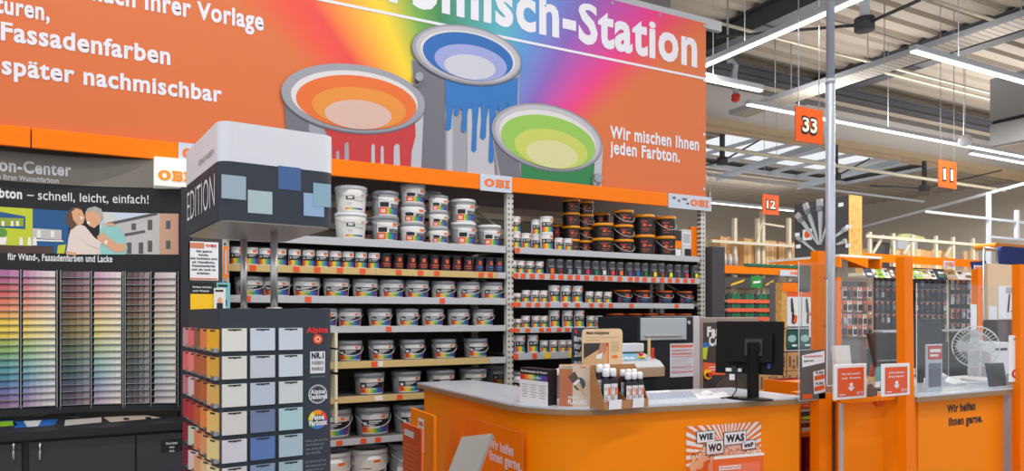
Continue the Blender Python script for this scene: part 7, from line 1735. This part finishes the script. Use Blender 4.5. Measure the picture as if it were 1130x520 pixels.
# ---- wall of blister packs under the orange beam
Yh = 10.1
hw = thing('hook_wall', 'long hook wall with orange beam behind the information desk', 'shelving', (16, Yh + .3, 0))
hx0, hx1 = XY(955, Yh), XY(1086, Yh)
mb = MB(); mb.box(hx0 - .25, hx1, Yh - .04, Yh, ZY(1000, 290.5, Yh) - .01, ZY(1000, 284, Yh) + .03); obj('orange_beam', mb, ORANGE, hw)
zp1 = ZY(1000, 306, Yh + .5)
mb = MB(); mb.box(XY(964, Yh + .5), hx1 + .2, Yh + .45, Yh + .5, 0, 2.75); obj('perforated_panel', mb, M('hook_panel', (44, 44, 54), .6), hw)
for px in (961, 1046, 1086):
    x = XY(px, Yh + .3); mb = MB(); mb.box(x - .04, x + .04, Yh + .3, Yh + .36, 0, 2.8); obj('upright', mb, CREAM, hw)
for y in (364.5,):
    mb = MB(); mb.box(XY(962, Yh + .1), hx1, Yh - .15, Yh + .44, ZY(1000, y, Yh) - .04, ZY(1000, y, Yh)); obj('shelf_board', mb, GREY, hw)
mb = MB(); mb.box(XY(962, Yh + .1), hx1, Yh - .12, Yh + .44, .05, .12); obj('shelf_board', mb, GREY, hw)
# picture strip of books under the beam
cols = [(30, 60, 96), (206, 200, 190), (150, 200, 50), (226, 224, 200), (120, 80, 70), (60, 50, 50), (206, 206, 200), (150, 200, 50), (210, 190, 150), (226, 224, 216), (24, 50, 84), (206, 150, 90), (226, 220, 206), (214, 206, 190)]
pxs = [957, 966, 970, 977, 984, 990, 996, 1010, 1019, 1028, 1035, 1047, 1058, 1066, 1076]
for i, (pa, pb2) in enumerate(zip(pxs, pxs[1:])):
    Y_ = Yh - .02; a, b = XY(pa, Y_), XY(pb2 - .6, Y_); z1, z0 = ZY(pa, 294.5 + i * .25, Y_), ZY(pa, 306 + i * .2, Y_)
    t = thing('picture_card', f'product picture card, {ORD[i]} in the strip under the long orange beam', 'sign', (a, Y_, z0), 0, 'picture cards under the long orange beam')
    mb = MB(); mb.prism([(Y_ + .12, z1), (Y_ + .13, z1), (Y_ + .01, z0), (Y_, z0)], 'x', a, b); obj('card', mb, M('pc_%d' % i, cols[i], .5), t)
    fn = lambda x_, z_, l=0: Vector((x_, Y_ + .12 * (z_ - z0) / (z1 - z0) - .004 - .003 * l, z_)); w, h = b - a, z1 - z0
    mb = MB(); mb.poly(rect2(a + .15 * w, a + .8 * w, z0 + .2 * h, z0 + .45 * h), fn, 1, 0); mb.poly(rect2(a + .3 * w, a + .9 * w, z0 + .55 * h, z0 + .8 * h), fn, 1, 1); obj('card_print', mb, [M('pcp_%d' % (i % 4), [(206, 200, 196), (110, 80, 60), (70, 110, 60), (150, 160, 170)][i % 4], .5), M('pcq_%d' % (i % 3), [(40, 40, 44), (226, 226, 220), (120, 130, 60)][i % 3], .5)], t)
# blister packs: prototype, then copies
PACK = object_colour_mat('pack_body', 0, .35)
def make_pack():
    t = thing('blister_pack', 'x', 'x')
    mb = MB(); mb.box(-.068, .068, -.008, 0, -.24, 0, bev=.003); obj('card', mb, PACK, t, local=True)
    mb = MB(); mb.box(-.045, .045, -.035, -.0085, -.2, -.08, bev=.012); obj('blister', mb, object_colour_mat('blister_body', 0, .2), t, local=True)
    mb = MB(); mb.box(-.03, .03, -.0105, -.0082, -.05, -.012); obj('price_tab', mb, M('coral'), t, local=True)
    mb = MB(); mb.tube([(0, .16, .0), (0, -.05, .0), (0, -.06, .012)], .006, 5); obj('hook', mb, GREY, t, local=True)
    return t
PROTO['pack'] = [make_pack(), False]
def packs(pxa, pxb, pys, n, colf, desc, group, Y=Yh + .28):
    for r, py in enumerate(pys):
        for c in range(n):
            px = pxa + (pxb - pxa) * (c + .5) / n
            p = atY(px, py + (px - 1000) * .02, Y)
            o = put('pack', p.x, p.y, p.z, f'{desc}, {ORD[c]} along hook line {["one", "two", "three", "four", "five"][r]} of the hook wall', 'blister pack', group, random.uniform(-.06, .06))
            col = colf(r, c)
            for ch in o.children: ch.color = lin(random.choice([(36, 38, 46), (70, 72, 84), (120, 122, 130), (176, 176, 180)])) if ch.name.startswith('blister') else lin(col)
            o.color = lin(col)
dk_ = lambda r, c: [(48, 50, 58), (60, 60, 68), (40, 42, 52), (74, 74, 82)][(r * 3 + c) % 4]
def mc(r, c): return [(206, 196, 190), (150, 110, 100), (120, 130, 150), (214, 150, 110), (90, 90, 96), (190, 200, 206), (170, 70, 60)][(r * 5 + c * 3) % 7]
packs(964, 1045, (306, 319, 333, 347), 13, dk_, 'black blister pack', 'black blister packs on the hook wall')
packs(1048, 1078, (308, 324, 340, 356), 5, mc, 'pale blister pack', 'pale blister packs beside the fan')
def mc2(r, c): return [(222, 214, 206), (170, 120, 100), (206, 200, 200), (110, 96, 92), (190, 120, 90)][(r * 2 + c) % 5]
packs(918, 962, (318, 333, 348, 360), 8, mc2, 'colourful blister pack', 'colourful packs on the hook wall beside the round pole', YE + .10)
# goods on the lower shelf of the hook wall
for i in range(9):
    pa = 966 + i * 9; c_ = [(70, 150, 150), (40, 42, 50), (60, 62, 70), (150, 40, 40), (206, 206, 200), (36, 36, 42), (54, 54, 60), (44, 46, 56), (60, 60, 66)][i]
    Y_ = Yh - .1; a, b = XY(pa, Y_), XY(pa + 8.4, Y_); z0 = ZY(1000, 364.5, Y_) - .55
    mb = MB(); mb.box(a, b, Y_, Y_ + .3, .13, .13 + .75 + .06 * (i % 3), bev=.006); tag(obj('boxed_product', mb, M('bx_%d' % i, c_, .5)), f'boxed product, {ORD[i]} along the low shelf of the hook wall', 'box', 'boxes on the low shelf of the hook wall')
# sign on the long beam
t, a, b, z0, z1 = boxthing('shop_sign', 'small white shop sign on the long orange beam', 'sign', 1042, 1053.5, 288, 295.5, Yh - .07, .02, M('sign_white'), bev=0)
mb = MB(); w, h = b - a, z1 - z0; obi(mb, planeY(Yh - .072, .004), a + .1 * w, b - .1 * w, z0 + .22 * h, z1 - .22 * h, 1); obj('logo', mb, LOGO, t)
# ---- pallet rack far behind with cartons and pallets
Yr2 = 15.5
fr_ = thing('pallet_rack', 'far pale pallet rack with timber and cartons behind the hook wall', 'rack', (22, Yr2 + .5, 0))
for px in (961, 987, 1008, 1034, 1053, 1075):
    x = XY(px, Yr2); mb = MB(); mb.box(x - .06, x + .06, Yr2, Yr2 + .08, 0, ZY(px, 256 + (px - 960) * .06, Yr2)); obj('rack_upright', mb, CREAM, fr_)
for yy in (261,):
    mb = MB(); z = ZY(961, yy, Yr2); mb.box(XY(955, Yr2), XY(1084, Yr2), Yr2 - .05, Yr2 + .0, z - .05, z + .05); obj('rack_beam', mb, CREAM, fr_)
for (pa, ya, pb2, yb2) in ((997, 281, 1008, 262), (1043, 283, 1053, 266), (963, 280, 975, 260)):
    mb = MB(); mb.bar(atY(pa, ya, Yr2 + .1), atY(pb2, yb2, Yr2 + .1), .07); obj('rack_brace', mb, CREAM, fr_)
mb = MB(); mb.box(XY(955, Yr2), XY(1090, Yr2), Yr2 + .1, Yr2 + 1.1, 2.95, 3.05); obj('deck_board', mb, CREAM, fr_)
for i in range(16):
    pa = 961 + i * 5.6; a, b = XY(pa, Yr2 + .3), XY(pa + 5.2, Yr2 + .3)
    mb = MB(); mb.box(a, b, Yr2 + .3, Yr2 + .9, 3.053, ZY(pa, 274 + (i % 3) * .8 + i * .1, Yr2 + .3), bev=.01); tag(obj('timber_board', mb, WOOD if i % 2 else WOOD2), f'timber board, {ORD[i]} along the far pallet rack', 'wood board', 'timber boards on the far rack')
for i, (pa, pb2, y0, c_, lab) in enumerate(((1064, 1080, 277, (196, 160, 124), 'tan carton at the end of the far pallet rack'), (966, 982, 267, (56, 54, 58), 'dark crates on top of the far pallet rack'))):
    a, b = XY(pa, Yr2 + .2), XY(pb2, Yr2 + .2); mb = MB(); mb.box(a, b, Yr2 + .2, Yr2 + .28, 3.053, ZY(pa, y0, Yr2 + .2), bev=.01); tag(obj('far_carton', mb, M('fc_%d' % i, c_, .6)), lab, 'carton')
p = atY(1023, 268, Yr2 + .3); t = thing('wrapped_pallet', 'pale wrapped bundle with green sheet on the far pallet rack', 'pallet', tuple(p))
mb = MB(); a, b = XY(1013, Yr2 + .2), XY(1035, Yr2 + .2); mb.box(a, b, Yr2 + .95, Yr2 + 1.1, 3.053, ZY(1023, 262, Yr2 + .2), bev=.03); obj('bundle', mb, M('bundle_blue_grey', (176, 186, 196), .5), t)
mb = MB(); xm_ = (a + b) / 2; mb.prism([(a - .1, ZY(1023, 262, Yr2 + .2)), (b + .5, ZY(1023, 262, Yr2 + .2)), (b + .4, ZY(1023, 258, Yr2 + .2)), (xm_ + .2, ZY(1023, 255.5, Yr2 + .2)), (xm_ - .3, ZY(1023, 256, Yr2 + .2))], 'y', Yr2 + .95, Yr2 + 1.1); obj('top_sheet', mb, M('sheet_green', (206, 214, 150), .5), t)
# ---- white tubular frame and navy chairs at the photo edge
Yw2 = 9.0
fr3 = thing('tube_frame', 'white tubular frame standing beside the navy chair backs', 'frame', (17.5, Yw2, 0))
x = XY(1091, Yw2); mb = MB(); mb.box(x - .035, x + .035, Yw2 - .04, Yw2 + .04, 0, ZY(1091, 212, Yw2)); obj('post', mb, M('frame_white', (206, 212, 220), .4), fr3)
mb = MB(); mb.bar((XY(1022, Yw2), Yw2, ZY(1060, 238, Yw2)), (XY(1140, Yw2), Yw2, ZY(1060, 238, Yw2) + .0), .05); obj('top_rail', mb, M('frame_white'), fr3)
mb = MB(); mb.bar((XY(1091, Yw2), Yw2, ZY(1110, 263, Yw2)), (XY(1140, Yw2), Yw2, ZY(1110, 263, Yw2)), .045); obj('middle_rail', mb, M('frame_white'), fr3)
x = XY(1122, Yw2); mb = MB(); mb.box(x - .04, x + .04, Yw2 - .04, Yw2 + .04, ZY(1110, 263, Yw2), ZY(1122, 232, Yw2)); obj('short_post', mb, M('frame_white'), fr3)
NAVY = M('navy_fabric', (22, 44, 110), .6)
Yc = 7.6
def rr2(x0, x1, z0, z1, r, n=5): return rrect(x0, x1, z0, z1, r, n)
t = thing('camping_chair', 'navy backrest with orange cushion above the cardboard panel', 'chair', tuple(atY(1118, 292, Yc)))
mb = MB(); mb.prism(rr2(XY(1104, Yc), XY(1136, Yc), ZY(1118, 292, Yc), ZY(1118, 272.5, Yc), .1), 'y', Yc, Yc + .08); obj('backrest', mb, NAVY, t)
mb = MB(); mb.prism(rr2(XY(1098, Yc + .1), XY(1137, Yc + .1), ZY(1118, 274.5, Yc), ZY(1118, 268.5, Yc), .05), 'y', Yc + .1, Yc + .5); obj('cushion', mb, M('cushion_orange', (240, 140, 30), .6), t)
mb = MB(); mb.tube([atY(1104, 292, Yc) + Vector((0, .05, -1.2)), atY(1104, 290, Yc) + Vector((0, .05, 0)), atY(1103, 275, Yc) + Vector((0, .05, 0)), atY(1098, 272, Yc) + Vector((0, .2, 0))], .02, 8); mb.tube([(XY(1132, Yc), Yc + .2, 0), (XY(1132, Yc), Yc + .2, ZY(1118, 274, Yc))], .02, 8); mb.tube([(XY(1104, Yc), Yc + .3, 0), (XY(1104, Yc), Yc + .3, ZY(1118, 274, Yc))], .02, 8); obj('frame', mb, ALU, t)
t = thing('navy_pennant', 'navy shield shaped sign beside the orange post top behind the fan', 'sign', tuple(atY(1080, 305, 8.4)))
pts = [(1072.5, 289), (1088, 288), (1089, 292), (1085, 302), (1079, 312), (1077, 312), (1075, 300)]
mb = MB(); mb.prism([(atY(x, y, 8.4).x, atY(x, y, 8.4).z) for x, y in pts], 'y', 8.4, 8.44); obj('shield', mb, NAVY, t)
a, b = atY(1075, 298, 8.39), atY(1087, 293.5, 8.39); mb = MB(); mb.box(a.x, b.x, 8.385, 8.398, a.z, b.z); sg = obj('sign_plate', mb, PAPER, t)
mb = MB(); obi(mb, planeY(8.384, .003), a.x + .02, b.x - .02, a.z + .02, b.z - .02, 1); obj('logo', mb, LOGO, sg)
mb = MB(); mb.cyl((a.x + .05, 8.42, 0), (a.x + .05, 8.42, a.z - .1), .015, 8); obj('post', mb, GREY, t)
# low shelf beyond the desk end at the photo edge
Y_ = 4.6
t = thing('low_shelf', 'low grey perforated shelf beyond the end of the information desk', 'shelving', (XY(1130, Y_), Y_, 0))
mb = MB(); mb.box(XY(1112, Y_), XY(1150, Y_), Y_ + .4, Y_ + .43, 0, 1.25); obj('back_panel', mb, M('perforated_sheet'), t)
for z in (.12, .5, .85):
    mb = MB(); mb.box(XY(1112, Y_), XY(1150, Y_), Y_, Y_ + .4, z - .03, z); obj('shelf_board', mb, M('gondola_white'), t)
# ================================================================ WORLD, CAMERA, OUTPUT
w = bpy.data.worlds.new('daylight'); S.world = w; w.use_nodes = True
bg = w.node_tree.nodes['Background']; bg.inputs[0].default_value = (.93, .96, 1., 1); bg.inputs[1].default_value = 1.08
cam = bpy.data.cameras.new('camera'); co = bpy.data.objects.new('camera', cam); C.objects.link(co); S.camera = co
cam.sensor_fit = 'HORIZONTAL'; cam.sensor_width = 36; cam.lens = FPX / 1130 * 36; cam.shift_y = (HY - 260) / 1130
cam.clip_end = 200; cam.clip_start = .05
co.location = (0, 0, ZC); co.rotation_euler = (PI / 2, 0, -YAW)
vs = S.view_settings
vs.view_transform = 'Standard'; vs.look = 'None'; vs.gamma = 1; vs.use_curve_mapping = False; vs.exposure = -.12
S.cycles.max_bounces = 8; S.cycles.transparent_max_bounces = 16; S.cycles.diffuse_bounces = 4
S.cycles.use_denoising = True; S.cycles.sample_clamp_indirect = 6
